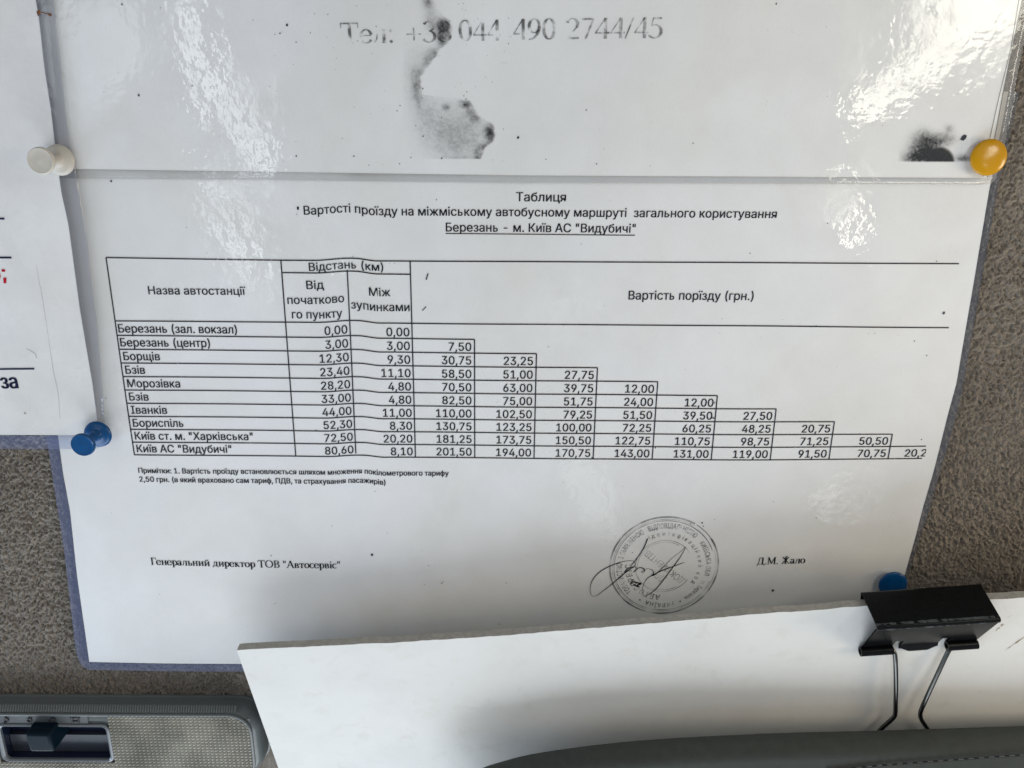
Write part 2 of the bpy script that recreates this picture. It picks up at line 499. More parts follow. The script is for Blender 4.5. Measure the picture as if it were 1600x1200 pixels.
# ------------------------------------------------------------------ lettering: sans glyphs as advance, vertices, triangles (cap height 200)
GLYPHS = {
'"':(126,"31,125 28,200 53,200 50,125 76,125 73,200 98,200 96,125","0,1,2 0,2,3 4,5,6 4,6,7"),
"'":(81,"31,125 28,200 53,200 50,125","0,1,2 0,2,3"),
'(':(107,"35,81 35,92 36,104 38,115 40,127 42,139 45,151 48,162 52,173 56,184 60,194 65,203 69,212 93,212 88,201 83,191 79,180 75,168 71,157 68,146 66,134 63,123 62,112 60,102 60,91 59,81 60,72 60,63 61,54 63,45 65,36 68,26 71,16 74,6 78,-4 82,-15 87,-26 93,-38 69,-38 61,-23 55,-8 49,6 44,21 40,37 37,52 36,66","11,12,13 11,13,14 10,11,14 10,14,15 9,10,15 9,15,16 8,9,16 8,16,17 7,8,17 7,17,18 6,7,18 6,18,19 5,6,19 5,19,20 4,5,20 4,20,21 3,4,21 3,21,22 2,3,22 2,22,23 1,2,23 1,23,24 0,1,24 0,24,25 45,0,25 45,25,26 45,26,27 44,45,27 44,27,28 44,28,29 43,44,29 43,29,30 42,43,30 42,30,31 42,31,32 41,42,32 41,32,33 40,41,33 40,33,34 40,34,35 39,40,35 39,35,36 38,39,36 38,36,37"),
')':(107,"15,-38 20,-26 25,-14 30,-3 34,7 37,17 40,27 43,36 44,46 46,55 47,64 48,72 48,81 48,91 47,102 46,112 44,123 42,134 39,146 36,157 32,168 29,180 24,191 20,201 15,212 38,212 43,203 47,194 52,184 56,173 59,162 63,151 65,139 68,127 70,115 71,104 72,92 72,81 72,66 70,51 67,36 63,21 59,6 53,-9 46,-23 38,-38","23,24,25 23,25,26 23,26,27 22,23,27 22,27,28 21,22,28 21,28,29 20,21,29 20,29,30 19,20,30 19,30,31 18,19,31 18,31,32 17,18,32 17,32,33 16,17,33 16,33,34 15,16,34 15,34,35 14,15,35 14,35,36 13,14,36 13,36,37 12,13,37 11,12,37 11,37,38 10,11,38 10,38,39 9,10,39 8,9,39 8,39,40 7,8,40 6,7,40 6,40,41 5,6,41 5,41,42 4,5,42 3,4,42 3,42,43 2,3,43 2,43,44 1,2,44 1,44,45 0,1,45"),
',':(74,"15,-47 27,28 54,28 33,-47","0,1,2 0,2,3"),
'-':(178,"132,96 132,74 45,74 45,96","2,3,0 2,0,1"),
'.':(74,"37,-2 34,-1 31,0 28,1 25,3 22,6 21,9 20,13 19,16 20,20 21,23 22,26 25,29 28,31 31,33 34,34 37,34 41,34 44,33 47,31 50,29 52,26 54,23 55,20 55,16 55,13 54,9 52,6 50,3 47,1 44,0 41,-1","15,16,17 14,15,17 14,17,18 13,14,18 13,18,19 12,13,19 12,19,20 11,12,20 11,20,21 10,11,21 10,21,22 9,10,22 9,22,23 8,9,23 8,23,24 7,8,24 7,24,25 6,7,25 6,25,26 5,6,26 5,26,27 5,27,28 4,5,28 3,4,28 3,28,29 2,3,29 2,29,30 1,2,30 1,30,31 0,1,31"),
'0':(178,"89,-3 78,-2 68,0 59,4 51,9 44,16 37,24 32,34 27,45 23,57 21,70 19,84 19,100 19,115 21,130 24,143 27,155 32,166 37,176 44,184 51,190 60,196 69,200 78,202 89,203 100,202 110,200 119,196 127,190 134,184 141,176 146,166 151,155 155,143 157,130 159,115 159,100 159,84 157,70 155,57 151,45 146,34 141,24 135,16 127,9 119,4 110,0 100,-2 89,19 96,20 103,22 109,25 114,29 119,34 123,41 127,48 130,57 132,66 134,76 135,88 135,100 135,112 134,124 132,134 130,143 127,152 123,159 119,166 114,171 109,175 103,178 96,180 89,181 82,180 75,178 70,175 64,171 59,166 55,159 51,152 48,143 46,134 44,124 43,112 43,100 43,88 44,76 46,66 48,57 51,48 55,41 59,34 64,29 70,25 75,22 82,20","23,24,25 22,23,25 22,25,26 21,22,26 21,26,27 21,27,28 20,21,28 19,20,28 19,28,29 18,19,73 73,19,72 72,19,29 72,29,71 71,29,30 18,73,74 70,71,30 18,74,75 69,70,30 17,18,75 69,30,31 17,75,76 68,69,31 17,76,77 67,68,31 16,17,77 67,31,32 16,77,78 66,67,32 16,78,79 65,66,32 15,16,79 65,32,33 15,79,80 64,65,33 15,80,81 63,64,33 14,15,81 63,33,34 62,63,34 14,81,82 13,14,82 62,34,35 61,62,35 13,82,83 12,13,83 61,35,36 60,61,36 12,83,84 11,12,84 11,84,85 59,60,36 59,36,37 58,59,37 11,85,86 10,11,86 58,37,38 57,58,38 10,86,87 9,10,87 57,38,39 56,57,39 9,87,88 8,9,88 56,39,40 8,88,89 55,56,40 8,89,90 54,55,40 7,8,90 54,40,41 7,90,91 53,54,41 7,91,92 52,53,41 6,7,92 52,41,42 6,92,93 51,52,42 50,51,42 6,93,94 5,6,94 50,42,43 49,50,43 5,94,95 48,49,43 5,95,48 5,48,43 4,5,43 4,43,44 3,4,44 3,44,45 3,45,46 2,3,46 2,46,47 1,2,47 1,47,0"),
'1':(178,"30,0 30,21 154,21 154,0 108,200 108,0 83,0 83,176 82,176 34,141 34,168 78,200","0,1,2 0,2,3 10,11,4 10,4,8 8,4,7 7,4,5 10,8,9 6,7,5"),
'2':(178,"25,0 25,19 92,90 98,96 103,101 107,106 111,111 114,116 117,120 120,124 122,128 124,133 125,137 126,141 126,146 126,151 125,156 123,160 121,165 118,168 115,171 111,174 107,177 103,178 98,180 93,180 88,181 82,180 77,179 72,178 68,176 64,173 60,170 57,167 55,163 53,158 51,153 50,148 50,142 26,142 26,151 28,159 30,167 34,174 38,180 44,186 50,191 56,195 64,198 71,201 80,202 88,203 97,202 105,201 113,198 120,195 127,191 133,186 138,181 142,175 145,168 148,162 149,154 150,146 150,141 149,135 148,130 146,125 143,120 140,114 137,108 132,102 127,95 120,87 113,79 105,71 60,24 60,22 153,22 153,0","50,51,52 50,52,53 49,50,53 49,53,54 48,49,54 48,54,55 47,48,55 47,55,56 46,47,56 46,56,57 45,46,57 45,57,58 44,45,58 44,58,26 26,58,25 25,58,59 44,26,27 24,25,59 44,27,28 43,44,28 23,24,59 43,28,29 22,23,59 43,29,30 21,22,59 43,30,31 21,59,60 20,21,60 42,43,31 42,31,32 19,20,60 42,32,33 19,60,61 18,19,61 41,42,33 41,33,34 17,18,61 41,34,35 17,61,62 16,17,62 40,41,35 40,35,36 15,16,62 15,62,63 40,36,37 14,15,63 39,40,37 39,37,38 14,63,64 13,14,64 12,13,64 12,64,65 11,12,65 11,65,66 10,11,66 10,66,67 9,10,67 9,67,68 8,9,68 7,8,68 7,68,69 6,7,69 6,69,70 5,6,70 5,70,71 4,5,71 4,71,72 3,4,72 2,3,72 2,72,73 1,2,73 1,73,74 1,74,75 1,75,76 1,76,77 1,77,78 1,78,79 0,1,79"),
'3':(178,"86,-3 77,-2 68,-1 60,1 52,4 45,7 38,12 33,17 28,23 23,29 20,36 18,44 17,52 43,52 44,47 45,42 47,38 50,34 53,31 56,28 60,25 65,23 70,22 75,21 80,20 86,20 92,20 98,21 103,22 108,24 113,26 117,29 121,33 124,37 126,41 128,46 129,51 129,57 129,62 128,67 126,72 124,77 121,81 118,85 113,89 108,92 102,94 95,96 88,97 79,97 62,97 62,118 113,176 113,178 27,178 27,200 146,200 146,181 83,109 83,114 94,114 104,113 113,112 121,108 129,104 135,100 141,94 146,87 150,80 152,73 154,65 154,57 154,48 152,40 150,33 146,26 141,20 135,14 129,9 121,5 113,2 105,-1 95,-2","54,55,56 54,56,57 54,57,53 53,57,52 52,57,58 51,52,59 59,52,58 50,51,59 59,60,61 50,59,61 50,61,62 50,62,63 50,63,64 50,64,65 50,65,49 49,65,48 48,65,66 47,48,66 46,47,66 45,46,66 45,66,67 44,45,67 43,44,67 43,67,68 42,43,68 41,42,68 41,68,69 40,41,69 40,69,70 39,40,70 38,39,70 38,70,71 37,38,71 36,37,71 36,71,72 11,12,13 11,13,14 35,36,72 35,72,73 11,14,15 34,35,73 10,11,15 10,15,16 33,34,73 33,73,74 10,16,17 32,33,74 9,10,17 9,17,18 32,74,75 31,32,75 9,18,19 30,31,75 8,9,19 8,19,20 29,30,75 29,75,76 8,20,21 28,29,76 8,21,22 7,8,22 27,28,76 7,22,23 26,27,76 7,23,24 25,26,76 7,24,25 7,25,76 7,76,77 6,7,77 6,77,78 5,6,78 5,78,79 4,5,79 4,79,80 3,4,80 3,80,81 2,3,81 2,81,82 1,2,82 1,82,0"),
'4':(178,"16,41 16,62 97,200 122,200 43,65 43,64 162,64 162,41 111,0 111,48 111,57 111,125 135,125 135,0","1,2,3 1,3,4 1,4,5 1,5,6 1,6,7 0,1,7 10,11,12 10,12,13 9,10,13 8,9,13"),
'5':(178,"87,-3 78,-2 70,-1 62,1 55,4 48,8 42,13 37,18 33,24 29,30 26,37 24,44 23,51 48,51 49,47 50,43 52,39 54,35 57,32 60,29 64,26 68,24 72,22 77,21 82,20 87,20 93,20 98,21 104,23 109,25 113,28 117,32 121,36 123,41 126,46 128,52 129,58 129,64 129,70 127,76 126,82 123,87 120,92 117,96 113,100 108,103 103,106 98,107 92,108 86,109 81,109 76,108 71,107 66,106 61,104 57,102 53,99 50,97 26,99 38,200 144,200 144,178 59,178 53,119 54,119 57,121 61,124 65,126 70,128 75,129 80,130 85,131 90,131 97,131 103,130 110,128 116,126 121,123 126,120 131,116 136,112 140,107 143,102 146,97 149,91 151,85 152,78 153,71 154,64 153,55 152,46 149,38 145,30 140,23 135,16 128,11 121,6 114,2 105,-1 96,-2","58,59,62 62,59,60 62,60,61 58,62,63 71,72,73 70,71,73 70,73,74 69,70,74 69,74,75 68,69,75 68,75,76 67,68,76 67,76,77 66,67,77 65,66,77 65,77,78 64,65,78 64,78,79 58,63,64 58,64,51 51,64,79 51,79,50 50,79,80 50,80,49 49,80,81 48,49,81 47,48,81 58,51,52 47,81,82 46,47,82 58,52,53 45,46,82 58,53,54 58,54,55 44,45,82 44,82,83 58,55,56 43,44,83 57,58,56 43,83,84 42,43,84 41,42,84 41,84,85 40,41,85 40,85,86 39,40,86 39,86,87 38,39,87 38,87,88 37,38,88 37,88,89 36,37,89 35,36,89 35,89,90 34,35,90 11,12,13 11,13,14 11,14,15 33,34,90 33,90,91 10,11,15 10,15,16 32,33,91 10,16,17 32,91,92 9,10,17 31,32,92 9,17,18 30,31,92 9,18,19 8,9,19 30,92,93 8,19,20 29,30,93 8,20,21 28,29,93 8,21,22 7,8,22 27,28,93 27,93,94 7,22,23 26,27,94 7,23,24 25,26,94 7,24,25 7,25,94 6,7,94 6,94,95 5,6,95 5,95,96 4,5,96 4,96,97 3,4,97 3,97,98 2,3,98 2,98,99 1,2,99 1,99,0"),
'6':(178,"89,-3 80,-2 71,-1 63,2 56,6 49,10 43,16 38,22 33,29 30,37 27,45 25,54 25,64 25,71 27,78 29,86 31,94 35,102 40,112 46,122 54,134 99,200 127,200 59,103 57,103 59,105 60,108 63,111 65,113 68,115 70,117 74,119 77,121 80,122 84,123 88,123 92,123 101,123 109,122 117,119 124,116 131,112 136,107 141,101 145,94 149,87 151,79 152,71 153,62 152,53 151,44 148,36 145,29 140,22 135,16 129,10 122,6 114,2 106,-1 98,-2 89,19 95,19 100,20 105,22 110,25 114,28 117,31 121,35 124,40 126,45 127,50 128,56 129,62 128,68 127,74 126,79 124,84 121,88 117,92 114,96 110,99 105,101 100,103 95,104 89,104 83,104 78,103 73,101 68,99 64,96 60,93 57,89 54,84 52,79 50,74 49,68 49,62 49,56 50,50 52,45 54,40 57,35 60,31 64,28 68,25 73,22 78,20 83,19","20,21,22 20,22,29 29,22,23 19,20,29 35,36,37 34,35,37 34,37,38 33,34,38 18,19,29 32,33,38 32,38,39 31,32,39 31,39,40 30,31,40 29,30,40 29,40,41 18,29,28 23,29,41 18,28,27 17,18,27 23,41,84 84,41,42 17,27,26 17,26,25 84,42,83 83,42,43 17,25,24 23,84,85 23,85,86 82,83,43 23,86,87 81,82,43 17,24,23 17,23,87 16,17,87 16,87,88 80,81,43 80,43,44 16,88,89 79,80,44 16,89,90 78,79,44 78,44,45 15,16,90 15,90,91 77,78,45 15,91,92 76,77,45 76,45,46 14,15,92 14,92,93 75,76,46 75,46,47 14,93,94 74,75,47 13,14,94 13,94,95 73,74,47 12,13,95 73,47,48 12,95,96 72,73,48 11,12,96 11,96,97 71,72,48 71,48,49 11,97,98 70,71,49 10,11,98 70,49,50 10,98,99 69,70,50 9,10,99 9,99,100 68,69,50 68,50,51 9,100,101 67,68,51 8,9,101 67,51,52 8,101,102 66,67,52 8,102,103 65,66,52 7,8,103 65,52,53 7,103,104 64,65,53 7,104,105 63,64,53 7,105,106 62,63,53 6,7,106 62,53,54 6,106,107 61,62,54 6,107,60 60,61,54 6,60,54 5,6,54 5,54,55 4,5,55 4,55,56 3,4,56 3,56,57 2,3,57 2,57,58 1,2,58 1,58,59 0,1,59"),
'7':(178,"38,0 127,176 127,178 24,178 24,200 154,200 154,176 65,0","3,4,5 3,5,2 2,5,6 1,2,6 1,6,7 0,1,7"),
'8':(178,"89,-3 79,-2 70,-1 61,1 53,4 46,8 40,13 34,18 29,24 25,31 23,38 21,45 20,53 21,59 22,65 23,71 26,77 28,82 32,87 35,91 40,95 44,98 49,101 55,103 60,104 60,105 53,107 47,111 41,115 36,121 33,127 30,134 28,142 28,150 28,157 30,164 32,171 36,177 40,183 45,188 51,192 57,196 64,199 72,201 80,202 89,203 98,202 106,201 113,199 120,196 127,192 133,188 138,183 142,177 146,171 148,164 150,157 150,150 150,142 148,134 145,128 141,121 137,115 131,111 125,107 118,105 118,104 123,103 129,101 133,98 138,95 142,91 146,87 149,82 152,77 155,71 156,65 157,59 158,53 157,45 155,38 153,31 149,24 144,18 138,13 132,8 125,4 117,1 108,-1 99,-2 89,19 95,20 101,20 107,22 112,24 117,26 121,29 124,32 127,36 129,40 131,45 132,49 132,54 132,60 131,65 129,70 127,74 124,78 120,82 116,85 111,88 106,90 101,91 95,92 89,92 83,92 77,91 72,90 67,88 62,85 58,82 54,78 51,74 49,70 47,65 46,60 45,54 46,49 47,45 48,40 51,36 54,32 57,29 61,26 66,24 71,22 76,20 83,20 89,114 94,114 99,115 104,116 108,118 112,120 115,123 118,126 121,130 123,134 124,138 125,143 126,148 125,153 124,157 123,161 121,165 118,169 115,172 112,174 108,177 104,179 99,180 94,181 89,181 84,181 79,180 74,179 70,177 66,174 62,172 59,169 57,165 55,161 53,157 53,153 52,148 53,143 53,138 55,134 57,130 59,126 62,123 66,120 70,118 74,116 79,115 84,114","44,45,46 44,46,47 43,44,47 42,43,47 42,47,48 41,42,48 41,48,49 40,41,49 40,49,50 40,50,51 39,40,51 39,51,52 38,39,52 38,52,162 162,52,161 161,52,53 37,38,163 163,38,162 37,163,164 160,161,53 37,164,165 159,160,53 37,165,166 158,159,53 36,37,166 158,53,54 36,166,167 157,158,54 156,157,54 36,167,168 155,156,54 36,168,169 35,36,169 155,54,55 154,155,55 35,169,170 35,170,171 153,154,55 34,35,171 153,55,56 152,153,56 34,171,172 151,152,56 34,172,173 33,34,173 151,56,57 150,151,57 33,173,174 32,33,174 150,57,58 32,174,175 149,150,58 148,149,58 32,175,176 148,58,59 31,32,176 147,148,59 31,176,177 147,59,60 30,31,177 146,147,60 30,177,178 30,178,179 145,146,60 145,60,61 29,30,179 144,145,61 29,179,180 143,144,61 29,180,181 143,61,62 28,29,181 142,143,62 28,181,182 28,182,183 141,142,62 28,183,184 140,141,62 140,62,63 27,28,184 27,184,185 139,140,63 27,185,138 138,139,63 27,138,63 27,63,64 26,27,64 26,64,65 25,26,65 24,25,65 24,65,66 23,24,66 23,66,67 22,23,67 22,67,68 21,22,68 21,68,69 21,69,70 20,21,70 19,20,70 19,70,114 114,70,71 19,114,115 113,114,71 112,113,71 19,115,116 111,112,71 19,116,117 18,19,117 111,71,72 18,117,118 110,111,72 18,118,119 109,110,72 17,18,119 109,72,73 108,109,73 17,119,120 16,17,120 108,73,74 107,108,74 16,120,121 16,121,122 106,107,74 15,16,122 106,74,75 15,122,123 105,106,75 14,15,123 105,75,76 14,123,124 104,105,76 13,14,124 104,76,77 13,124,125 103,104,77 13,125,126 102,103,77 12,13,126 102,77,78 12,126,127 101,102,78 11,12,127 101,78,79 11,127,128 100,101,79 100,79,80 10,11,128 10,128,129 99,100,80 10,129,130 98,99,80 9,10,130 98,80,81 9,130,131 97,98,81 9,131,132 96,97,81 8,9,132 96,81,82 8,132,133 95,96,82 8,133,134 94,95,82 7,8,134 94,82,83 7,134,135 93,94,83 92,93,83 7,135,136 7,136,137 91,92,83 7,137,90 90,91,83 7,90,83 6,7,83 6,83,84 6,84,85 5,6,85 5,85,86 4,5,86 3,4,86 3,86,87 3,87,88 2,3,88 2,88,89 1,2,89 1,89,0"),
'9':(178,"89,203 98,202 106,201 114,198 122,194 129,190 135,184 140,178 145,171 148,163 151,155 152,146 153,136 152,129 151,122 149,114 147,106 143,98 138,88 131,78 124,66 79,0 51,0 119,97 121,97 119,95 118,92 115,89 113,87 110,85 107,83 104,81 101,79 97,78 94,77 90,77 86,77 77,77 69,78 61,81 54,84 47,88 42,93 37,99 33,106 29,113 27,121 25,129 25,138 25,147 27,156 30,164 33,172 38,178 43,184 49,190 56,194 64,198 71,201 80,202 89,181 83,181 78,180 73,178 68,175 64,172 60,169 57,165 54,160 52,155 51,150 50,144 49,138 50,132 51,126 52,121 54,116 57,112 60,108 64,104 68,101 73,99 78,97 83,96 89,96 95,96 100,97 105,99 110,101 114,104 118,107 121,111 124,116 126,121 127,126 128,132 129,138 128,144 127,150 126,155 124,160 121,165 118,169 114,172 110,175 105,178 100,180 95,181","59,0,1 58,59,1 58,1,2 57,58,2 57,2,3 56,57,3 56,3,4 55,56,4 55,4,5 54,55,5 54,5,6 53,54,6 53,6,60 60,6,7 53,60,61 107,60,7 53,61,62 106,107,7 53,62,63 105,106,7 52,53,63 105,7,8 52,63,64 104,105,8 52,64,65 103,104,8 52,65,66 102,103,8 51,52,66 102,8,9 51,66,67 101,102,9 51,67,68 100,101,9 50,51,68 100,9,10 50,68,69 99,100,10 49,50,69 49,69,70 98,99,10 98,10,11 49,70,71 97,98,11 48,49,71 97,11,12 48,71,72 96,97,12 47,48,72 47,72,73 95,96,12 95,12,13 47,73,74 94,95,13 46,47,74 94,13,14 46,74,75 93,94,14 93,14,15 46,75,76 92,93,15 45,46,76 45,76,77 91,92,15 91,15,16 44,45,77 44,77,78 90,91,16 44,78,79 89,90,16 89,16,17 43,44,79 43,79,80 88,89,17 43,80,81 87,88,17 42,43,81 42,81,82 86,87,23 23,87,17 23,17,24 24,17,18 86,23,30 30,23,22 25,24,18 42,82,83 85,86,30 42,83,84 84,85,30 42,84,30 26,25,18 41,42,30 27,26,18 28,27,18 40,41,30 28,18,19 29,28,19 30,29,19 39,40,30 39,30,31 22,30,19 39,31,32 38,39,32 38,32,33 37,38,33 37,33,34 22,19,20 37,34,35 36,37,35 22,20,21"),
':':(74,"37,-2 34,-1 31,0 28,1 25,3 22,6 21,9 20,13 19,16 20,20 21,23 22,26 25,29 28,31 31,33 34,34 37,34 41,34 44,33 47,31 50,29 52,26 54,23 55,20 55,16 55,13 54,9 52,6 50,3 47,1 44,0 41,-1 37,106 34,107 31,108 28,109 25,112 22,114 21,117 20,121 19,124 20,128 21,131 22,134 25,137 28,139 31,141 34,142 37,142 41,142 44,141 47,139 50,137 52,134 54,131 55,128 55,124 55,121 54,117 52,114 50,112 47,109 44,108 41,107","15,16,17 14,15,17 14,17,18 13,14,18 13,18,19 12,13,19 12,19,20 11,12,20 11,20,21 10,11,21 10,21,22 9,10,22 9,22,23 8,9,23 8,23,24 7,8,24 7,24,25 6,7,25 6,25,26 5,6,26 5,26,27 5,27,28 4,5,28 3,4,28 3,28,29 2,3,29 2,29,30 1,2,30 1,30,31 0,1,31 47,48,49 46,47,49 46,49,50 45,46,50 45,50,51 44,45,51 44,51,52 43,44,52 43,52,53 42,43,53 42,53,54 41,42,54 41,54,55 40,41,55 40,55,56 39,40,56 39,56,57 38,39,57 38,57,58 37,38,58 37,58,59 36,37,59 36,59,60 35,36,60 35,60,61 34,35,61 34,61,62 33,34,62 33,62,63 32,33,63"),
';':(74,"15,-47 27,28 54,28 33,-47 41,106 37,107 34,108 31,109 28,112 26,114 24,117 23,121 23,124 23,128 24,131 26,134 28,137 31,139 34,141 37,142 41,142 44,142 48,141 51,139 53,137 56,134 57,131 58,128 59,124 58,121 57,117 56,114 53,112 51,109 48,108 44,107","0,1,2 0,2,3 19,20,21 18,19,21 18,21,22 17,18,22 17,22,23 16,17,23 16,23,24 15,16,24 15,24,25 14,15,25 14,25,26 13,14,26 13,26,27 12,13,27 12,27,28 11,12,28 11,28,29 10,11,29 10,29,30 9,10,30 9,30,31 8,9,31 8,31,32 7,8,32 7,32,33 6,7,33 6,33,34 5,6,34 5,34,35 4,5,35"),
'І':(118,"12,0 12,22 46,22 46,178 12,178 12,200 106,200 106,178 72,178 72,22 106,22 106,0","4,5,6 4,6,7 3,4,7 2,3,8 8,3,7 2,8,9 0,1,2 0,2,9 0,9,10 0,10,11"),
'Ї':(118,"12,0 12,22 46,22 46,178 12,178 12,200 106,200 106,178 72,178 72,22 106,22 106,0 87,225 84,225 81,226 79,228 76,230 74,232 73,235 72,238 71,241 72,244 73,247 74,250 76,252 79,254 81,255 84,256 87,257 91,256 93,255 96,254 99,252 101,250 102,247 103,244 103,241 103,238 102,235 101,232 99,230 96,228 93,226 91,225 31,225 28,225 25,226 22,228 20,230 18,232 16,235 15,238 15,241 15,244 16,247 18,250 20,252 22,254 25,255 28,256 31,257 34,256 37,255 40,254 42,252 44,250 46,247 46,244 47,241 46,238 46,235 44,232 42,230 40,228 37,226 34,225","4,5,6 4,6,7 3,4,7 2,3,8 8,3,7 2,8,9 0,1,2 0,2,9 0,9,10 0,10,11 27,28,29 26,27,29 26,29,30 25,26,30 25,30,31 24,25,31 24,31,32 23,24,32 23,32,33 22,23,33 22,33,34 21,22,34 21,34,35 20,21,35 20,35,36 19,20,36 19,36,37 19,37,38 18,19,38 18,38,39 17,18,39 17,39,40 16,17,40 15,16,40 15,40,41 14,15,41 14,41,42 13,14,42 13,42,43 12,13,43 59,60,61 58,59,61 58,61,62 57,58,62 57,62,63 56,57,63 56,63,64 55,56,64 55,64,65 54,55,65 54,65,66 53,54,66 53,66,67 52,53,67 52,67,68 51,52,68 51,68,69 51,69,70 50,51,70 50,70,71 49,50,71 49,71,72 48,49,72 47,48,72 47,72,73 46,47,73 46,73,74 45,46,74 45,74,75 44,45,75"),
'А':(189,"6,0 79,200 109,200 182,0 155,0 113,119 111,125 109,131 106,138 104,146 101,155 98,165 95,176 91,188 96,188 93,176 90,165 86,155 84,146 81,138 79,131 77,124 75,119 33,0 43,56 43,78 145,78 145,56","0,1,13 13,1,2 13,2,14 14,2,3 0,13,15 15,13,12 15,14,12 12,14,3 11,12,3 0,15,16 10,11,3 0,16,17 9,10,3 0,17,18 8,9,3 0,18,19 7,8,3 0,19,20 6,7,3 0,20,21 5,6,3 0,21,22 0,22,23 4,5,3 24,25,26 24,26,27"),
'Б':(177,"24,0 24,200 143,200 143,178 49,178 49,116 95,116 105,116 114,114 123,112 130,109 137,105 144,101 149,96 153,90 157,83 159,76 161,68 161,59 161,50 159,42 157,35 153,28 149,22 144,16 137,11 130,7 123,4 114,2 105,0 95,0 49,22 94,22 104,23 112,25 120,28 126,32 130,37 134,44 136,51 137,59 136,67 134,74 130,80 126,85 120,89 112,92 104,93 94,94 49,94","0,1,4 4,1,2 4,2,3 0,4,5 0,5,49 49,5,6 49,6,7 49,7,8 49,8,9 49,9,10 49,10,11 49,11,12 49,12,13 49,13,48 48,13,47 47,13,14 0,49,31 46,47,14 45,46,14 45,14,15 44,45,15 43,44,15 43,15,16 42,43,16 42,16,17 41,42,17 41,17,18 40,41,18 39,40,18 39,18,19 38,39,19 38,19,20 37,38,20 37,20,21 36,37,21 36,21,22 35,36,22 35,22,23 34,35,23 33,34,23 32,33,23 0,31,32 0,32,23 0,23,24 0,24,25 0,25,26 0,26,27 0,27,28 0,28,29 0,29,30"),
'В':(179,"24,0 24,200 95,200 105,200 114,198 122,196 129,193 136,189 141,185 146,179 150,174 153,168 155,161 156,154 157,147 156,141 155,135 154,130 152,126 150,122 147,118 144,115 140,112 136,110 132,108 128,106 124,105 124,103 129,102 133,101 138,99 143,97 147,93 151,89 155,85 158,80 161,74 163,68 164,61 164,54 164,46 163,39 160,33 157,26 153,20 148,15 142,11 135,7 127,4 118,2 108,0 97,0 49,22 96,22 107,23 116,25 124,27 130,31 134,36 137,41 139,47 140,54 139,59 138,63 137,68 135,72 132,76 128,80 125,83 120,86 115,88 110,89 104,90 98,91 49,91 49,112 94,112 99,112 104,113 109,115 113,116 117,119 121,122 124,125 127,128 129,132 131,137 132,141 132,146 132,153 130,159 127,164 123,169 118,173 111,175 103,177 94,178 49,178","0,1,97 97,1,2 97,2,3 97,3,4 97,4,5 97,5,6 97,6,7 97,7,8 97,8,9 97,9,96 96,9,95 95,9,10 0,97,75 94,95,10 93,94,10 93,10,11 92,93,11 91,92,11 91,11,12 90,91,12 90,12,13 89,90,13 89,13,14 88,89,14 88,14,15 87,88,15 86,87,15 86,15,16 85,86,16 85,16,17 84,85,17 84,17,18 83,84,18 83,18,19 82,83,19 82,19,20 81,82,20 80,81,20 80,20,21 79,80,21 79,21,22 78,79,22 77,78,22 76,77,22 76,22,23 0,75,74 74,75,76 74,76,23 74,23,24 74,24,25 74,25,26 74,26,27 74,27,28 74,28,29 74,29,30 74,30,31 74,31,32 74,32,73 73,32,33 0,74,52 72,73,33 71,72,33 70,71,33 70,33,34 69,70,34 68,69,34 68,34,35 67,68,35 67,35,36 66,67,36 65,66,36 65,36,37 64,65,37 63,64,37 63,37,38 62,63,38 62,38,39 61,62,39 60,61,39 60,39,40 59,60,40 59,40,41 58,59,41 58,41,42 57,58,42 57,42,43 56,57,43 55,56,43 55,43,44 54,55,44 53,54,44 0,52,53 0,53,44 0,44,45 0,45,46 0,46,47 0,47,48 0,48,49 0,49,50 0,50,51"),
'Д':(224,"12,-43 12,22 29,22 31,25 34,27 36,30 38,34 40,38 42,42 44,47 46,52 48,57 49,64 51,71 52,78 54,86 55,95 56,105 57,116 64,200 189,200 189,22 211,22 211,-43 187,-43 187,0 37,0 37,-43 58,22 164,22 164,178 87,178 82,116 81,105 80,95 79,85 77,76 75,67 74,59 72,51 69,44 67,37 64,31 61,26","18,19,31 31,19,20 31,20,30 30,20,21 18,31,32 29,30,21 17,18,32 17,32,33 17,33,34 16,17,34 15,16,34 15,34,35 14,15,35 14,35,36 13,14,36 13,36,37 12,13,37 12,37,38 11,12,38 11,38,39 10,11,39 9,10,39 9,39,40 8,9,40 8,40,41 7,8,41 6,7,41 6,41,42 5,6,42 5,42,43 4,5,43 3,4,43 3,43,28 2,3,28 0,1,2 0,2,26 26,2,28 26,28,29 26,29,21 26,21,22 26,22,25 25,22,23 0,26,27 24,25,23"),
'Е':(165,"24,0 24,200 146,200 146,178 49,178 49,112 140,112 140,90 49,90 49,22 148,22 148,0","0,1,4 4,1,2 4,2,3 0,4,5 0,5,8 8,5,6 8,6,7 0,8,9 0,9,10 0,10,11"),
'Ж':(263,"144,200 144,0 119,0 119,200 7,0 72,104 12,200 43,200 95,111 169,111 220,200 250,200 191,104 255,0 226,0 173,89 90,89 36,0","2,3,0 2,0,1 5,6,7 5,7,8 9,10,11 9,11,12 5,8,9 5,9,12 4,5,16 16,5,12 16,12,15 15,12,13 4,16,17 14,15,13"),
